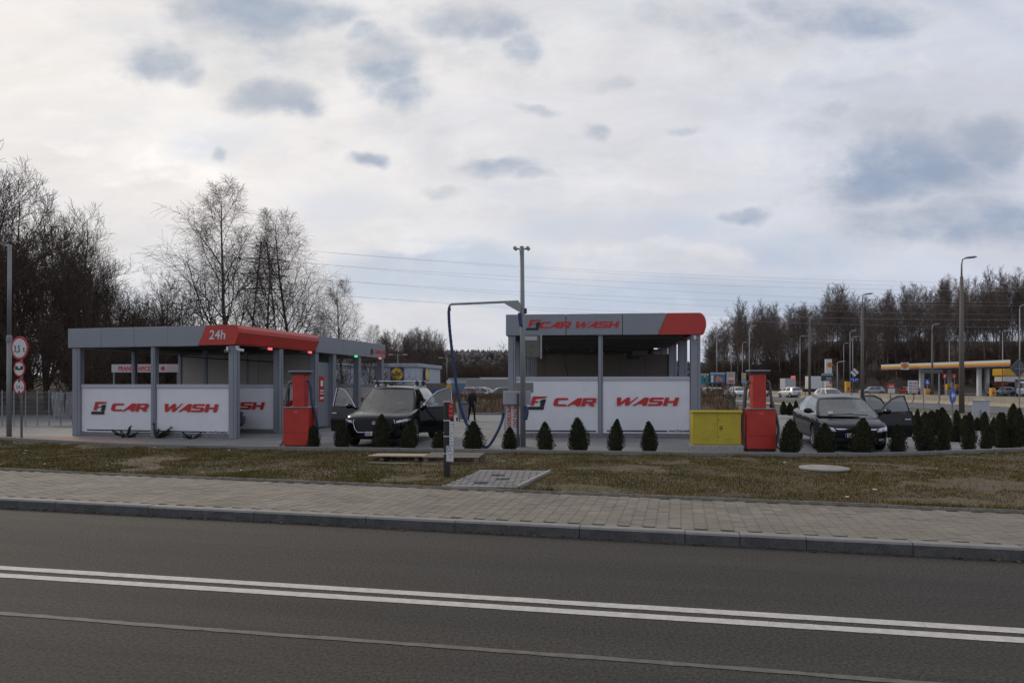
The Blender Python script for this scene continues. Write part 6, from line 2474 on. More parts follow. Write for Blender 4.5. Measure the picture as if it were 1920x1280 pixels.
tag(MB().poly([(-60, 62, -.01), (25, 62, -.01), (25, 128, -.01), (-60, 128, -.01)]).build('car_park', asphalt_far), kind='structure')

PCOL = {'white': (.62, .62, .62), 'silver': (.32, .33, .34), 'red': (.22, .012, .014), 'black': (.015, .015, .018), 'teal': (.05, .09, .11), 'grey': (.12, .125, .13), 'blue': (.02, .04, .11)}
GP = 'cars standing in the supermarket car park'
for px, Y, c, rz, lab in ((1000 - 118, 88, 'black', 90, 'black car at the left of the supermarket car park'), (893, 96, 'grey', 80, 'dark grey car in the back row of the car park, above the walking person'),
                          (908, 84, 'teal', -165, 'blue green car broadside in the car park'), (921, 98, 'white', -60, 'white car behind the blue green car'),
                          (933, 88, 'silver', -30, 'silver car at the right of the car park'), (944, 94, 'blue', -80, 'dark blue car beside the white fascia post'), (915, 108, 'black', -90, 'black car far back in the car park')):
    simple_car('parked_car', (XA(px, Y), Y, 0), R(rz), paint_mat(c, PCOL[c], .2), lab, GP)
GR = 'cars along the main road and at the fuel station'
for px, Y, c, rz, kind, lab in ((1350, 78, 'white', -100, 'hatch', 'white car with dark windows below the billboards'), (1337, 84, 'silver', -95, 'hatch', 'silver car partly behind the green fence'),
                                (1392, 100, 'white', -90, 'hatch', 'white car just left of the red vacuum column'), (1432, 104, 'white', -85, 'hatch', 'white car just right of the red vacuum column'),
                                (1466, 98, 'white', 100, 'hatch', 'white hatchback seen from behind before the white lorry body'), (1572, 66, 'white', -92, 'hatch', 'white car whose roof shows behind the grey saloon'),
                                (1612, 118, 'silver', 178, 'hatch', 'pale car passing behind the blue direction sign'), (1690, 124, 'red', 86, 'hatch', 'dark red car under the fuel canopy'),
                                (1746, 120, 'silver', 15, 'hatch', 'silver pickup like car at the pumps'), (1767, 116, 'black', 85, 'hatch', 'dark car parked at the pumps'),
                                (1852, 108, 'silver', 178, 'hatch', 'silver estate car crossing in front of the red van'), (1852, 114, 'red', 95, 'van', 'red delivery van beside the station shop'),
                                (1917, 104, 'white', -140, 'van', 'white van at the right picture edge')):
    simple_car('red_van' if lab.startswith('red del') else 'white_van' if kind == 'van' else 'parked_car', (XA(px, Y), Y, 0.001), R(rz), paint_mat(c, PCOL[c], .2), lab, GR, kind)


# ---- street lamps
def lamp(px, ytop, H=10.0, concrete=False, arm=.8, rz=0.0, label='', Y=None, thick=1.0):
    Y = Y or (H - CAMZ) * F / (HOR - ytop)
    e = empty('street_lamp', (XA(px, Y), Y, -.02), rz, label, 'street lamp', 'street lamps along the main road')
    r0, r1 = (.17, .08) if concrete else (.075, .045)
    if concrete:
        MB().tube([(0, 0, 0), (0, 0, H * .88)], [r0 * thick, r1 * 1.2], 10).build('pole', concrete_pole, e, smooth=True)
        MB().tube([(0, 0, H * .86), (.0, 0, H * .96), (.06, 0, H * .99), (arm * .4, 0, H)], [.06, .05, .045, .04], 8).build('arm', lampgrey, e, smooth=True)
    else:
        MB().tube([(0, 0, 0), (0, 0, H * .97)], [r0, r1], 8).build('pole', lampgrey, e, smooth=True)
        MB().tube([(0, 0, H * .96), (.05, 0, H * .99), (arm * .4, 0, H)], .04, 6).build('arm', lampgrey, e, smooth=True)
    hd = MB()
    hd.lathe([(.02, -.42), (.10, -.36), (.14, -.1), (.13, .2), (.06, .34), (.02, .36)], 10, Matrix.Translation((arm * .4 + .3, 0, H + .04)) @ Matrix.Rotation(R(84), 4, 'Y') @ Matrix.Diagonal((.55, 1.1, 1, 1)))
    hd.build('lamp_head', lampgrey, e, smooth=True)
    return e


for px, yt, conc, lab in ((1803, 483, True, 'nearest concrete street lamp, tallest against the sky at the right'), (1617, 551, True, 'concrete street lamp right above the grey saloon'), (1518, 592, True, 'concrete street lamp left of the fuel price tower'),
                          (1748, 608, True, 'street lamp rising through the fuel canopy'), (1500, 630, False, 'thin lamp left of the concrete lamps'), (1594, 620, False, 'thin twin lamp behind the blue sign'), (1599, 631, False, 'slightly lower thin lamp next to the blue sign'),
                          (1582, 643, False, 'thin far lamp between the price tower and the concrete lamp'), (1344, 622, False, 'thin lamp nearest to the right-hand car wash'), (1371, 646, False, 'lower lamp above the billboards'),
                          (1405, 611, False, 'tall thin lamp above the red vacuum column'), (1392, 642, False, 'small far lamp left of the red vacuum column'), (1780, 636, False, 'far lamp above the middle of the fuel canopy'), (1880, 620, False, 'far lamp above the right end of the fuel canopy'),
                          (1912, 572, False, 'lamp at the right picture edge')):
    lamp(px, yt, 10.0, conc, label=lab)
lamp(1570, 678, 4.6, False, label='short white lamp beside the price tower', Y=84)
for px, yt, lab in ((746, 664, 'twin car park lamp above the supermarket'), (838, 670, 'single car park lamp right of the supermarket'), (907, 692, 'triple armed car park lamp by the crane'), (888, 693, 'left hand car park lamp near the crane'), (931, 688, 'thin lamp at the right end of the car park')):
    Y = (8 - CAMZ) * F / (HOR - yt)
    e = empty('car_park_lamp', (XA(px, Y), Y, -.02), 0, lab, 'street lamp', 'lamps of the supermarket car park')
    MB().tube([(0, 0, 0), (0, 0, 8)], [.09, .05], 8).build('pole', lampgrey, e, smooth=True)
    for s in ((-1, 1) if 'single' not in lab else (-1,)):
        MB().bbox(min(0, s * 1.5), max(0, s * 1.5), -.04, .04, 7.92, 7.98, .01).build('arm', lampgrey, e)
        MB().bbox(s * 1.5 - .45, s * 1.5 + .45, -.15, .15, 7.9, 8.02, .03).build('lamp_head', white_sign, e)

# ---- fuel station
st = empty('fuel_station', (0, 0, 0), 0, 'fuel station canopy with white, yellow and red edge above pumps', 'fuel station')
can = [(68.3, 122), (73.0, 100), (82.5, 114.5), (80, 130), (67.7, 125.2)]


def ring_poly(poly, z0, z1, name, m, parent, off=0.0):
    c = Vector((sum(p[0] for p in poly) / len(poly), sum(p[1] for p in poly) / len(poly)))
    P = [tuple(c + (Vector(p) - c) * (1 + off)) for p in poly]
    return MB().prism(P, z0, z1).build(name, m, parent)


ring_poly(can, 4.50, 4.62, 'canopy_soffit', mat('soffit', (.30, .29, .27), .7), st, -.004)
ring_poly(can, 4.621, 4.74, 'red_band', logo_red, st)
ring_poly(can, 4.741, 5.06, 'yellow_band', yellow_sign, st, .003)
ring_poly(can, 5.061, 5.42, 'white_band', white_sign, st)
for x, y in ((71.0, 118.5), (73.2, 107), (77.5, 121), (78.3, 112.5)):
    MB().bbox(x - .25, x + .25, y - .25, y + .25, 0, 4.5, .02).build('canopy_column', white_sign, st)


def pecten(parent, M, r):
    """scallop shell emblem"""
    def shell(k):
        pts = [(-.30 * k, -.62 * k), (.30 * k, -.62 * k), (.34 * k, -.42 * k)]
        for i in range(13):
            a = R(-22 + i * (224 / 12))
            rr_ = .72 * k * (1 + (.05 if i % 2 else -.03))
            pts.append((rr_ * math.cos(a), .02 + rr_ * math.sin(a) * .92))
        pts.append((-.34 * k, -.42 * k))
        return [(x * r, y * r) for x, y in pts]
    MB().prism(shell(1.0), -.03, 0, M, axis='y').build('emblem', logo_red, parent)
    MB().prism(shell(.82), -.05, -.031, M, axis='y').build('emblem_fill', yellow_sign, parent)
    for i in range(7):
        a = R(20 + i * 140 / 6)
        p0 = Vector((0, -.052, -.42 * r * .8))
        p1 = Vector((.52 * r * math.cos(a), -.052, .02 * r + .52 * r * math.sin(a)))
        MB().tube([M @ p0, M @ p1], .022 * r, 4).build('emblem_rib', logo_red, parent)


def frame_at(px, py, Y, rz=0.0):
    x, y, z = D(px, py, Y)
    return Matrix.Translation((x, y, z)) @ Matrix.Rotation(rz, 4, 'Z')


Mx = frame_at(1702, 683, 118.0, R(-75))
Mx = Matrix.Translation((68.62, 119.4, 5.0)) @ Matrix.Rotation(R(-78), 4, 'Z')
Mx = Matrix.Translation((68.0, 118.2, 4.98)) @ Matrix.Rotation(R(-38), 4, 'Z')
MB().box(-.62, .62, 0, .3, -.62, .62, Mx).build('emblem_board', white_sign, st)
pecten(st, Mx @ Matrix.Translation((0, -.01, 0)), .72)
# shop building
sh = empty('station_shop', (0, 0, 0), 0, 'white station shop with a yellow upper band at the right edge', 'building')
MB().bbox(85.2, 106, 118, 120.6, 0, 3.3, .05).build('wall', white_sign, sh)
MB().bbox(85.0, 106.2, 117.8, 120.8, 3.3, 4.5, .05).build('yellow_fascia', yellow_sign, sh)
for k in range(4):
    w_ = MB().bbox(87 + k * 3.0, 89.4 + k * 3.0, 117.9, 117.99, .3, 2.6, .02).build('window', mat('dark_window', (.03, .035, .04), .2), sh)
    MB().bbox(86.95 + k * 3.0, 89.45 + k * 3.0, 117.84, 117.9, 2.6, 2.7, .01).build('window_head', lampgrey, w_)


def sign_panel(name, px0, px1, py0, py1, Y, m, label, cat='sign', legs=True, ground=0.0, group=None, rz=0.0, t=.12):
    xa, xb = XA(px0, Y), XA(px1, Y)
    zt_, zb_ = ZA(py0, Y), ZA(py1, Y)
    e = empty(name, ((xa + xb) / 2, Y, ground), rz, label, cat, group)
    w = (xb - xa) / 2
    MB().bbox(-w, w, 0, t, zb_ - ground, zt_ - ground, .01).build('panel', m, e)
    if legs:
        for s in ((-1, 1) if w > .35 else (0,)):
            MB().tube([(s * w * .7, t / 2, -.05), (s * w * .7, t / 2, zb_ - ground + .02)], .05, 8).build('leg', lampgrey, e)
    return e, w, zb_ - ground, zt_ - ground


# price tower
e, w, zb_, zt_ = sign_panel('price_tower', 1548, 1560, 673, 741, 108, white_sign, 'tall white fuel price tower with the shell emblem', 'sign', False, t=.3)
pecten(e, Matrix.Translation((w * .35, -.01, zt_ - .95)), .62)
MB().box(-w, w, -.02, -.001, .9, 1.6).build('yellow_field', yellow_sign, e)
MB().box(w * .2, w, -.02, -.001, 1.9, 3.2).build('red_field', logo_red, e)
e, w, zb_, zt_ = sign_panel('price_board', 1703, 1721, 713, 737, 112, white_sign, 'white fuel price board with four red prices', 'sign')
for k, s in enumerate(('4,89', '4,54', '4,99', '2,19')):
    z = zt_ - .42 - k * .48
    put_text(s, .40, logo_red, e, -.02, -.006, z - .16, bold=.01)
    MB().box(-w * .85, -.1, -.008, -.001, z - .14, z + .14).build('fuel_name', mat('fuel_name_grey', (.30, .30, .32), .5), e)
# billboards
GB = 'billboards beyond the right-hand car wash'
bb = [(1314, 1329, 700, 720, (.03, .20, .18), 'green billboard with a yellow figure, next to the right car wash'), (1332, 1360, 698, 718.5, (.05, .13, .28), 'widest billboard with an orange map on blue'), (1363, 1378.5, 697, 719, (.42, .36, .36), 'narrow pale billboard with bright pictures'), (1391, 1399, 699, 718, (.20, .30, .40), 'narrowest billboard, half behind the red vacuum column')]
for i, (a_, b_, c0, c1, colr, lab) in enumerate(bb):
    e, w, zb_, zt_ = sign_panel('billboard', a_, b_, c0, c1, 74, mat('billboard_%d' % i, colr, .5), lab, 'billboard', True, group=GB)
    hh_ = zt_ - zb_
    MB().box(-w, w, -.02, -.001, zt_ - hh_ * .16, zt_).build('header_strip', mat('bill_header', (.35, .36, .40), .5), e)
    if i == 1:
        pts = [(-.35, .18), (-.2, .5), (-.05, .62), (.2, .5), (.45, .48), (.72, .25), (.60, .12), (.2, .2), (-.1, .08)]
        MB().prism([(x * w, zb_ + z * hh_ * 1.15) for x, z in pts], -.025, -.001, axis='y').build('map_shape', mat('map_orange', (.52, .20, .06), .5), e)
        MB().box(-w * .92, -w * .60, -.022, -.001, zb_ + hh_ * .1, zb_ + hh_ * .75).build('map_key', white_sign, e)
    elif i == 0:
        MB().box(-w * .3, w * .2, -.022, -.001, zb_ + hh_ * .2, zb_ + hh_ * .6).build('figure', mat('fig_blue', (.02, .06, .22), .5), e)
        MB().box(-w * .2, w * .2, -.023, -.001, zb_ + hh_ * .6, zb_ + hh_ * .78).build('figure', yellow_sign, e)
    elif i == 2:
        for k in range(3):
            MB().box(-w * .6, w * .6, -.022, -.001, zb_ + hh_ * (.1 + .25 * k), zb_ + hh_ * (.27 + .25 * k)).build('picture', mat('bill_pic%d' % k, ((.45, .12, .08), (.62, .58, .55), (.5, .3, .12))[k], .5), e)
    else:
        MB().box(-w * .7, w * .9, -.022, -.001, zb_ + hh_ * .45, zb_ + hh_ * .82).build('picture', yellow_sign, e)
# green fence
fe = empty('green_fence', (0, 0, 0), 0, 'dark green upright bar fence behind the yellow cabinet', 'fence')
for k in range(26):
    t = k / 25
    x, y = XA(1316 + 62 * t, 47), 47
    MB().bbox(x - .035, x + .035, y - .02, y + .02, 0, 1.05, .005).build('bar', green_fence, fe)
for z in (.2, .9):
    MB().bbox(XA(1314, 47), XA(1380, 47), 47.02, 47.06, z, z + .06, .005).build('rail', green_fence, fe)
for px, s in ((1330, .45), (1341, .5), (1352, .4)):
    place_tree('bare_bush', BU[px % 2], (XA(px, 49), 49, 0), s, px, 'dark bush growing through the green fence', 'bush', 'bushes at the green fence', 1.2)

# information signs
e, w, zb_, zt_ = sign_panel('direction_sign', 1540, 1562, 704, 714, 92, mat('dark_teal_sign', (.015, .05, .05), .5), 'dark green direction sign before the price tower', 'sign')
MB().box(-w, w, -.02, -.001, zt_, zt_ + .32).build('grey_strip', lampgrey, e)
for z in (.15, .38):
    MB().box(-w * .2, w * .7, -.012, -.001, zb_ + z, zb_ + z + .07).build('sign_line', white_sign, e)
e, w, zb_, zt_ = sign_panel('lane_sign', 1594.5, 1610, 708.5, 715.5, 80, sign_blue, 'blue lane arrow sign under a white diamond', 'sign', False)
MB().tube([(0, .1, 0), (0, .1, zt_ + .9)], .05, 8).build('post', dark_m, e)
MB().box(-.35, .35, -.02, .02, -.35, .35, Matrix.Translation((0, -.02, zt_ + .65)) @ Matrix.Rotation(R(45), 4, 'Y')).build('diamond', white_sign, e)
MB().box(-.4, .4, -.035, -.021, -.05, .05, Matrix.Translation((0, -.02, zt_ + .65)) @ Matrix.Rotation(R(45), 4, 'Y')).build('diamond_bar', dark_m, e)
for s in (-1, 1):
    MB().tube([(s * .12, -.01, zb_ + .05), (s * .14, -.01, zb_ + .28), (s * .40, -.01, zb_ + .30)], .035, 4).build('arrow', white_sign, e)
e, w, zb_, zt_ = sign_panel('gantry_sign', 1726, 1768, 693, 699.5, 52, mat('gantry_grey', (.10, .105, .125), .6), 'grey two legged sign seen from behind before the fuel pumps', 'sign', True)
# blue keep-right roundel
Yk = 24.5
e = empty('arrow_sign', (XA(1786, Yk), Yk, .1), R(38), 'tilted blue round sign with white arrow above the conifers', 'sign')
MB().tube([(.05, .02, 0), (0, .02, ZA(716, Yk) - .1)], .03, 8).build('post', pole_m, e)
ds = disc(e, .30, ZA(741, Yk) - .1, m_in=sign_blue, m_out=sign_blue, x=-.03, y=-.02)
zc_ = ZA(741, Yk) - .1
MB().prism([(-.20, zc_), (-.06, zc_ + .14), (-.06, zc_ + .045), (.14, zc_ + .045), (.14, zc_ - .045), (-.06, zc_ - .045), (-.06, zc_ - .14)], -.030, -.027, axis='y').build('arrow', sign_white, ds)
# back of a warning sign at the right edge
Yw = 43
e = empty('warning_sign', (XA(1911, Yw), Yw, 0), 0, 'grey diamond back of a road sign at the right edge', 'sign')
MB().tube([(0, 0, 0), (0, 0, ZA(680, Yw))], .035, 8).build('post', pole_m, e)
MB().box(-.42, .42, -.02, .0, -.42, .42, Matrix.Translation((0, .06, ZA(690, Yw))) @ Matrix.Rotation(R(45), 4, 'Y')).build('plate', mat('plate_back', (.09, .095, .105), .5, metal=.3), e)
MB().bbox(-.3, .3, -.04, -.001, ZA(692, Yw), ZA(690.5, Yw), .005).build('clip', lampgrey, e)
# pedestrian crossing sign, car wash sign of the station, pump heads
e, w, zb_, zt_ = sign_panel('crossing_sign', 1735, 1743, 711, 720, 96, sign_blue, 'blue square pedestrian crossing sign under the canopy', 'sign')
MB().prism([(-.22, zb_ + .1), (.22, zb_ + .1), (0, zt_ - .08)], -.02, -.001, axis='y').build('triangle', white_sign, e)
e, w, zb_, zt_ = sign_panel('advert_board', 1665, 1678, 719, 728, 112, logo_red, 'small red and white advertising board beside the dark red car', 'sign')
MB().box(-w, w, -.02, -.001, zb_ - .75, zb_ - .02).build('white_field', white_sign, e)
for z in (.15, .4):
    MB().box(-w * .7, w * .7, -.012, -.001, zb_ + z, zb_ + z + .12).build('sign_line', white_sign, e)
for px, py0, py1, Y, lab in ((1739, 728, 741, 98, 'yellow pump marker left of the canopy leg'), (1780, 720, 731, 112, 'brown yellow pump under the canopy'), (1796, 720, 731, 112, 'yellow pump right of the brown one'), (1863, 727, 741, 98, 'yellow box before the silver estate car'), (1591, 715, 733, 92, 'yellow and white advertising pillar by the pale car')):
    e, w, zb_, zt_ = sign_panel('fuel_pump' if 'pump' in lab else 'advert_pillar', px - 4, px + 4, py0, py1, Y, yellow_sign, lab, 'pump' if 'pump' in lab else 'pillar', False, group='yellow boxes of the fuel station', t=.5)
    MB().bbox(-w, w, .05, .45, -.02, zb_, .01).build('plinth', lampgrey, e)
    MB().box(-w * .6, w * .6, -.012, -.001, zb_ + .15, zb_ + .5).build('pump_mark', logo_red, e)
for px, lab in ((1772, 'red and white pump number board at the left pump'), (1790, 'red and white pump number board at the right pump')):
    e, w, zb_, zt_ = sign_panel('pump_number', px - 3, px + 3, 700, 710, 110, logo_red, lab, 'sign', group='pump number boards')
    MB().box(-w * .6, w * .2, -.012, -.001, zb_ + .2, zt_ - .2).build('number', white_sign, e)
e = empty('lorry', (XA(1508, 125), 125, 0), 0, 'white lorry body standing beyond the concrete barrier', 'lorry')
MB().bbox(XA(1520, 125) - XA(1508, 125), XA(1549, 125) - XA(1508, 125), 0, 2.4, 1.0, 3.3, .03).build('box_body', white_sign, e)
MB().bbox(XA(1472, 125) - XA(1508, 125), XA(1492, 125) - XA(1508, 125), 0, 2.4, .9, 2.9, .03).build('front_box', mat('dirty_white', (.40, .40, .41), .6), e)
MB().prism([(-2.3, .9), (-1.3, .9), (-1.5, 3.4)], .2, 2.2, axis='y').build('red_nose', logo_red, e)
for k in range(5):
    MB().tube([(-3 + k * 1.6, .1, .45), (-3 + k * 1.6, .35, .45)], .45, 14).build('wheel', rubber_m, e)
MB().bbox(-3.6, 4.0, .3, 2.0, .5, .89, .02).build('chassis', dark_m, e)
# pale roadside cabinet behind the conifers
Yc = 29.0
e = empty('street_cabinet', (XA(1840, Yc), Yc, -.02), R(38), 'pale grey street cabinet standing behind the conifers', 'cabinet')
MB().bbox(-.36, .36, -.20, .22, 0, 1.16, .012).build('housing', mat('cabinet_grey', (.42, .43, .46), .55, var=.05, scale=2), e)
MB().bbox(-.39, .39, -.23, .25, 1.161, 1.19, .01).build('lid', mat('cabinet_lid', (.36, .37, .39), .55), e)
MB().box(-.004, .004, -.203, -.201, .08, 1.1).build('door_gap', dark_m, e)
MB().bbox(-.42, -.362, -.10, -.06, .4, .8, .01).build('hinge', lampgrey, e)

# ---- supermarket
Yl = 100.0
lx0, lx1 = XA(640, Yl), XA(795, Yl)
lid = empty('supermarket', (XA(782, Yl), Yl, 0), R(-8), 'pale flat roofed supermarket with square blue, yellow and red sign', 'building')
zt_ = ZA(681, Yl)
MB().bbox(-16, 0, 0, 14, 0, zt_ - .55, .05).build('wall', mat('market_wall', (.40, .42, .46), .6, var=.05, scale=.5), lid)
MB().bbox(-16.2, .25, -.25, 14.2, zt_ - .549, zt_, .04).build('fascia', mat('market_fascia', (.30, .32, .36), .5), lid)
MB().bbox(-40, -16.1, 4, 18, 0, zt_ - 1.2, .05).build('wall', MATS['market_wall'], lid)
MB().bbox(-40, -16.3, 3.8, 18.2, zt_ - 1.199, zt_ - .7, .05).build('fascia', MATS['market_fascia'], lid)
for k in range(7):
    MB().box(-15.4 + k * 2.2, -15.36 + k * 2.2, -.012, -.001, .2, zt_ - .6).build('panel_joint', mat('joint_grey', (.25, .26, .29), .6), lid)
sq = ZA(688.5, Yl) - ZA(714, Yl)
sx0 = -4.0
zb_ = ZA(714, Yl)
lg = MB().bbox(sx0, sx0 + sq, -.16, -.01, zb_, zb_ + sq, .02).build('sign_board', mat('lidl_blue', (.01, .035, .20), .45), lid)
cy = zb_ + sq / 2
cxm = sx0 + sq / 2
for r_, m_, o_ in ((.47, logo_red, .17), (.44, mat('lidl_yellow', (.70, .46, .01), .45), .18)):
    MB().lathe([(sq * r_, 0), (sq * r_, .008)], 32, Matrix.Translation((cxm, -o_ + .008, cy)) @ Matrix.Rotation(R(90), 4, 'X')).build('sign_circle', m_, lg)
put_text('L', sq * .30, plate_blue, lg, cxm - sq * .36, -.19, cy - sq * .10, bold=.03)
put_text('i', sq * .30, logo_red, lg, cxm - sq * .13, -.19, cy - sq * .10, bold=.02)
put_text('DL', sq * .30, plate_blue, lg, cxm - sq * .03, -.19, cy - sq * .10, bold=.02)
MB().bbox(.30, .42, 3, 3 + sq, zb_, zb_ + sq, .02).build('sign_board', MATS['lidl_blue'], lid)
MB().lathe([(sq * .45, 0), (sq * .45, .03)], 28, Matrix.Translation((.42, 3 + sq / 2, cy)) @ Matrix.Rotation(R(90), 4, 'Y')).build('sign_circle', MATS['lidl_yellow'], lid)
MB().bbox(-9, 1.0, -3.2, -.26, zb_ - .75, zb_ - .4, .03).build('entrance_canopy', MATS['market_fascia'], lid)
for x in (-8.6, -3, .8):
    MB().tube([(x, -3, 0), (x, -3, zb_ - .75)], .08, 8).build('canopy_post', lampgrey, lid)
for k, (xa, xb, c) in enumerate(((1.2, 4.4, (.14, .115, .095)), (4.6, 7.4, (.12, .17, .24)), (7.6, 16, (.27, .26, .25)))):
    MB().bbox(xa, xb, -1, -.8, 0, 2.0 if k < 2 else 2.6, .03).build('yard_screen', mat('screen_%d' % k, c, .7), lid)
# dark pavilion and small signs by the car park
e = empty('pavilion', (XA(925, 128), 128, 0), 0, 'low dark pavilion with a white roof line behind the car park', 'building')
MB().bbox(-2.4, 2.6, 0, 5, 0, 2.7, .03).build('wall', mat('dark_wall', (.03, .03, .035), .6), e)
MB().bbox(-2.6, 2.8, -.2, 5.2, 2.7, 3.1, .03).build('roof_edge', white_sign, e)
e = empty('white_wall', (XA(888, 126), 126, 0), 0, 'pale low building left of the dark pavilion', 'building')
MB().bbox(-4.5, 1.2, 0, 4, 0, 2.8, .03).build('wall', mat('pale_wall', (.34, .34, .33), .7), e)
MB().bbox(-4.6, 1.3, -.1, 4.1, 2.8, 3.0, .02).build('roof_edge', lampgrey, e)
e, w, zb_, zt_ = sign_panel('roadside_banner', 862, 882, 734, 743, 62, mat('pinkwhite', (.42, .34, .34), .6), 'pale red and white banner above the brown bank', 'sign')
MB().box(-w * .9, w * .9, -.012, -.001, zb_ + .04, zb_ + .2).build('red_line', logo_red, e)
Yo = 80
e = empty('priority_sign', (XA(842, Yo), Yo, 0), 0, 'yellow plate under a white diamond sign right of the supermarket', 'sign')
MB().tube([(0, 0, 0), (0, 0, ZA(712, Yo))], .05, 8).build('post', lampgrey, e)
MB().box(-.3, .3, -.08, -.06, ZA(729, Yo), ZA(720, Yo)).build('plate', yellow_sign, e)
MB().box(-.26, .26, -.02, .0, -.26, .26, Matrix.Translation((0, -.06, ZA(715.5, Yo))) @ Matrix.Rotation(R(45), 4, 'Y')).build('diamond', white_sign, e)
Yo = 60
e = empty('roundabout_sign', (XA(816, Yo), Yo, 0), 0, 'round blue sign showing above the open door of the black car', 'sign')
MB().tube([(0, 0, 0), (0, 0, ZA(734, Yo))], .04, 8).build('post', lampgrey, e)
disc(e, .33, ZA(735, Yo), m_in=sign_blue, m_out=sign_blue)

# ---- tower crane on the hill
Yt = 620
e = empty('tower_crane', (XA(918, Yt), Yt, hill_z(XA(918, Yt), Yt)), 0, 'pale tower crane on the far hillside', 'crane')
cm = mat('crane_pale', (.32, .29, .25), .6)
zc0 = ZA(664, Yt) - hill_z(XA(918, Yt), Yt)
for sx_ in (-.9, .9):
    for sy_ in (-.9, .9):
        MB().tube([(sx_, sy_, 0), (sx_, sy_, zc0 + 2)], .18, 4).build('mast_chord', cm, e)
b = MB()
for k in range(14):
    z = k * zc0 / 14
    b.tube([(-.9, -.9, z), (.9, -.9, z + zc0 / 14)], .12, 4)
b.build('mast_lattice', cm, e)
MB().bbox(-7.5, 3.5, -.5, .5, zc0 + .5, zc0 + 1.6, .1).build('jib', cm, e)
MB().bbox(2.2, 3.8, -.7, .7, zc0 - .8, zc0 + .6, .1).build('counterweight', cm, e)
MB().tube([(0, 0, zc0 + 1), (0, 0, zc0 + 7)], [.5, .12], 4).build('tower_top', cm, e)
# a few houses on the hill
for i, (px, py, lab) in enumerate(((872, 695, 'small pale house low on the far hillside'), (895, 688, 'small house under the crane on the hillside'), (938, 689, 'small house right of the crane'), (948, 697, 'lowest small house beside the right car wash'))):
    Y = 560
    x = XA(px, Y)
    z = hill_z(x, Y)
    e = empty('house', (x, Y, max(z, ZA(py + 4, Y) - 1)), R(20 * i), lab, 'house', 'houses on the far hillside')
    MB().bbox(-3.5, 3.5, -3, 3, -4, 3.0, .05).build('wall', mat('house_wall', (.30, .28, .26), .8), e)
    MB().prism([(-3.4, 3.0), (3.4, 3.0), (0, 5.4)], -3.9, 3.9, axis='x').build('roof', mat('house_roof', (.16, .10, .085), .8), e)
    for xx in (-1.8, 1.2):
        MB().box(xx, xx + .9, -3.02, -3.0, .6, 1.9).build('window', mat('dark_window', (.03, .035, .04), .2), e)

# ---- lattice pylon behind the birches and its wires
Yp = 120.0
pxx = XA(495, Yp)
py_ = empty('pylon', (pxx, Yp, -.05), R(20), 'steel lattice pylon standing behind the birches', 'pylon')
pm = mat('pylon_steel', (.19, .185, .18), .7)
Hh = ZA(455, Yp)
hw_ = lambda z: 2.6 * (1 - z / Hh) + .45
for sx_ in (-1, 1):
    for sy_ in (-1, 1):
        MB().tube([(sx_ * hw_(0), sy_ * hw_(0), 0), (sx_ * hw_(Hh), sy_ * hw_(Hh), Hh)], .11, 4).build('corner_leg', pm, py_)
b = MB()
nl = 13
for k in range(nl):
    za, zb_ = Hh * k / nl, Hh * (k + 1) / nl
    a0, a1 = hw_(za), hw_(zb_)
    for (p, q) in (((-1, -1), (1, -1)), ((1, -1), (1, 1)), ((1, 1), (-1, 1)), ((-1, 1), (-1, -1))):
        b.tube([(p[0] * a0, p[1] * a0, za), (q[0] * a1, q[1] * a1, zb_)], .035, 3, False)
        b.tube([(q[0] * a0, q[1] * a0, za), (p[0] * a1, p[1] * a1, zb_)], .035, 3, False)
        b.tube([(p[0] * a1, p[1] * a1, zb_), (q[0] * a1, q[1] * a1, zb_)], .035, 3, False)
b.build('lattice', pm, py_)
arms = [(463, 1.5), (487, 4.3), (515, 3.9), (543, 3.9)]
wires = []
for py0, hl in arms:
    z = ZA(py0, Yp)
    b = MB()
    for sy_ in (-.5, .5):
        b.tube([(-hl, 0, z), (-1, sy_, z + .25), (1, sy_, z + .25), (hl, 0, z)], .06, 4)
        b.tube([(-hl, 0, z), (-1, sy_, z - .7), (1, sy_, z - .7), (hl, 0, z)], .045, 4)
    b.build('cross_arm', pm, py_)
    for s in (-1, 1):
        wires.append((s * hl, z))
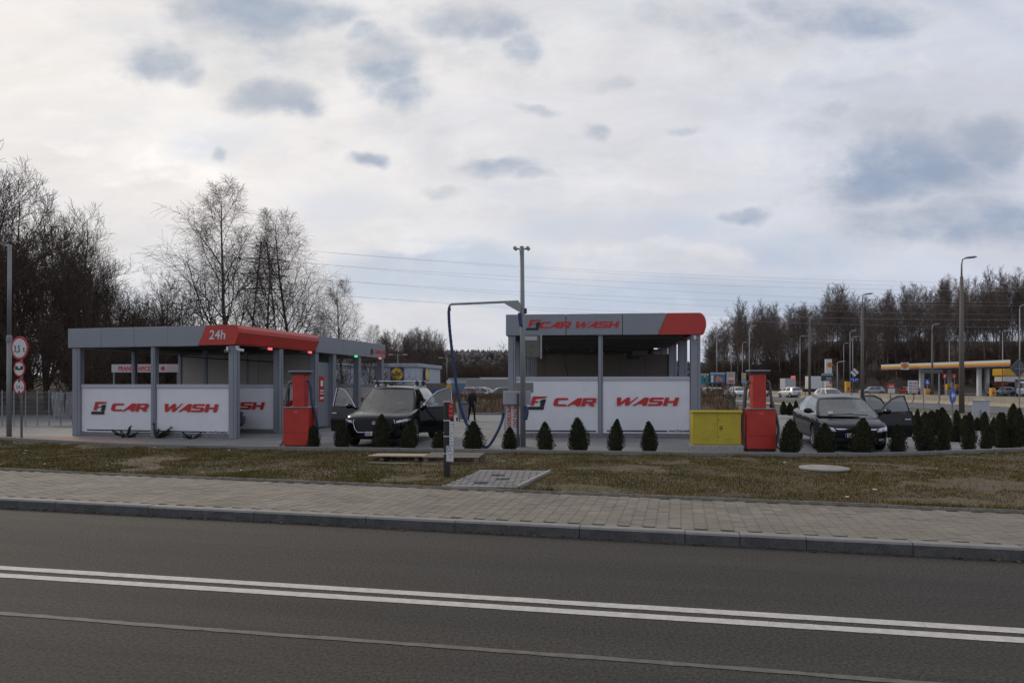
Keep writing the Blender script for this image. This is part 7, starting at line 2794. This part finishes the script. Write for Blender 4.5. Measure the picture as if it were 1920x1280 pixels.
# overhead wires running to the right and away to the left
wm = mat('wire', (.34, .35, .38), .6)
yr = {463: (500, 486), 487: (533, 527), 515: (572, 565), 543: (590, 600)}
for i, (dx_, z) in enumerate(wires):
    p0 = Vector((pxx + dx_ * math.cos(R(20)), Yp + dx_ * math.sin(R(20)), z))
    for (tx, ty, tz, sag) in ((260, 150 + dx_ * 4, z + 3.5, 6.4), (-260, 190 + dx_ * 4, z + 4, 5.0)):
        p1 = Vector((tx, ty, tz))
        pts = []
        for k in range(41):
            t = k / 40
            q = p0.lerp(p1, t)
            q.z -= sag * 4 * t * (1 - t)
            pts.append(q)
        o = MB().tube(pts, .013, 4, False).build('overhead_wire', wm)
        nm = ('top', 'upper', 'middle', 'lowest')[i // 2]
        tag(o, '%s overhead wire on the %s arm tip, running %s from the pylon' % (nm, 'near' if dx_ > 0 else 'far', 'right' if tx > 0 else 'left'), 'wire', 'overhead wires')

# ---- wire fence and pale sheets at the left edge of the forecourt
lf = empty('wire_fence', (0, 0, 0), 0, 'wire mesh fence on thin posts left of the long car wash', 'fence')
for k in range(9):
    px = -40 + k * 22
    Y = 29
    MB().tube([(XA(px, Y), Y, .0), (XA(px, Y), Y, ZA(731, Y))], .025, 6).build('fence_post', lampgrey, lf)
b = MB()
for z in np.linspace(.3, 1.5, 7):
    b.tube([(XA(-60, 29), 29, z), (XA(150, 29), 29, z)], .004, 3, False)
for k in range(120):
    x = XA(-60, 29) + k * .045 * 1.0
    b.tube([(x, 29, .2), (x, 29, 1.55)], .003, 3, False)
tag(b.build('fence_mesh', lampgrey, lf), kind='stuff')
for px, w_, lab, c in ((110, .28, 'crumpled pale plastic sheet hung on the wire fence', (.30, .30, .31)), (131, .34, 'second pale plastic sheet hung beside the car wash post', (.26, .25, .255))):
    Y = 28.85
    rows = []
    for i in range(12):
        z = ZA(735 + i * 4.6, Y)
        rows.append([(XA(px, Y) + (k / 11 - .5) * w_ * (2.0 - .3 * i / 11), Y - .08 * math.sin(k * 1.7 + i * .4) - .05 * mnoise.noise(Vector((k * .5, i * .5, px))), z) for k in range(12)])
    b = MB().grid(rows)
    b.grid([[(p[0], p[1] + .012, p[2]) for p in r] for r in rows])
    tag(b.build('plastic_sheet', mat('sheet_%d' % px, c, .5, var=.35, scale=5), smooth=True), lab, 'sheet', 'plastic sheets on the fence')
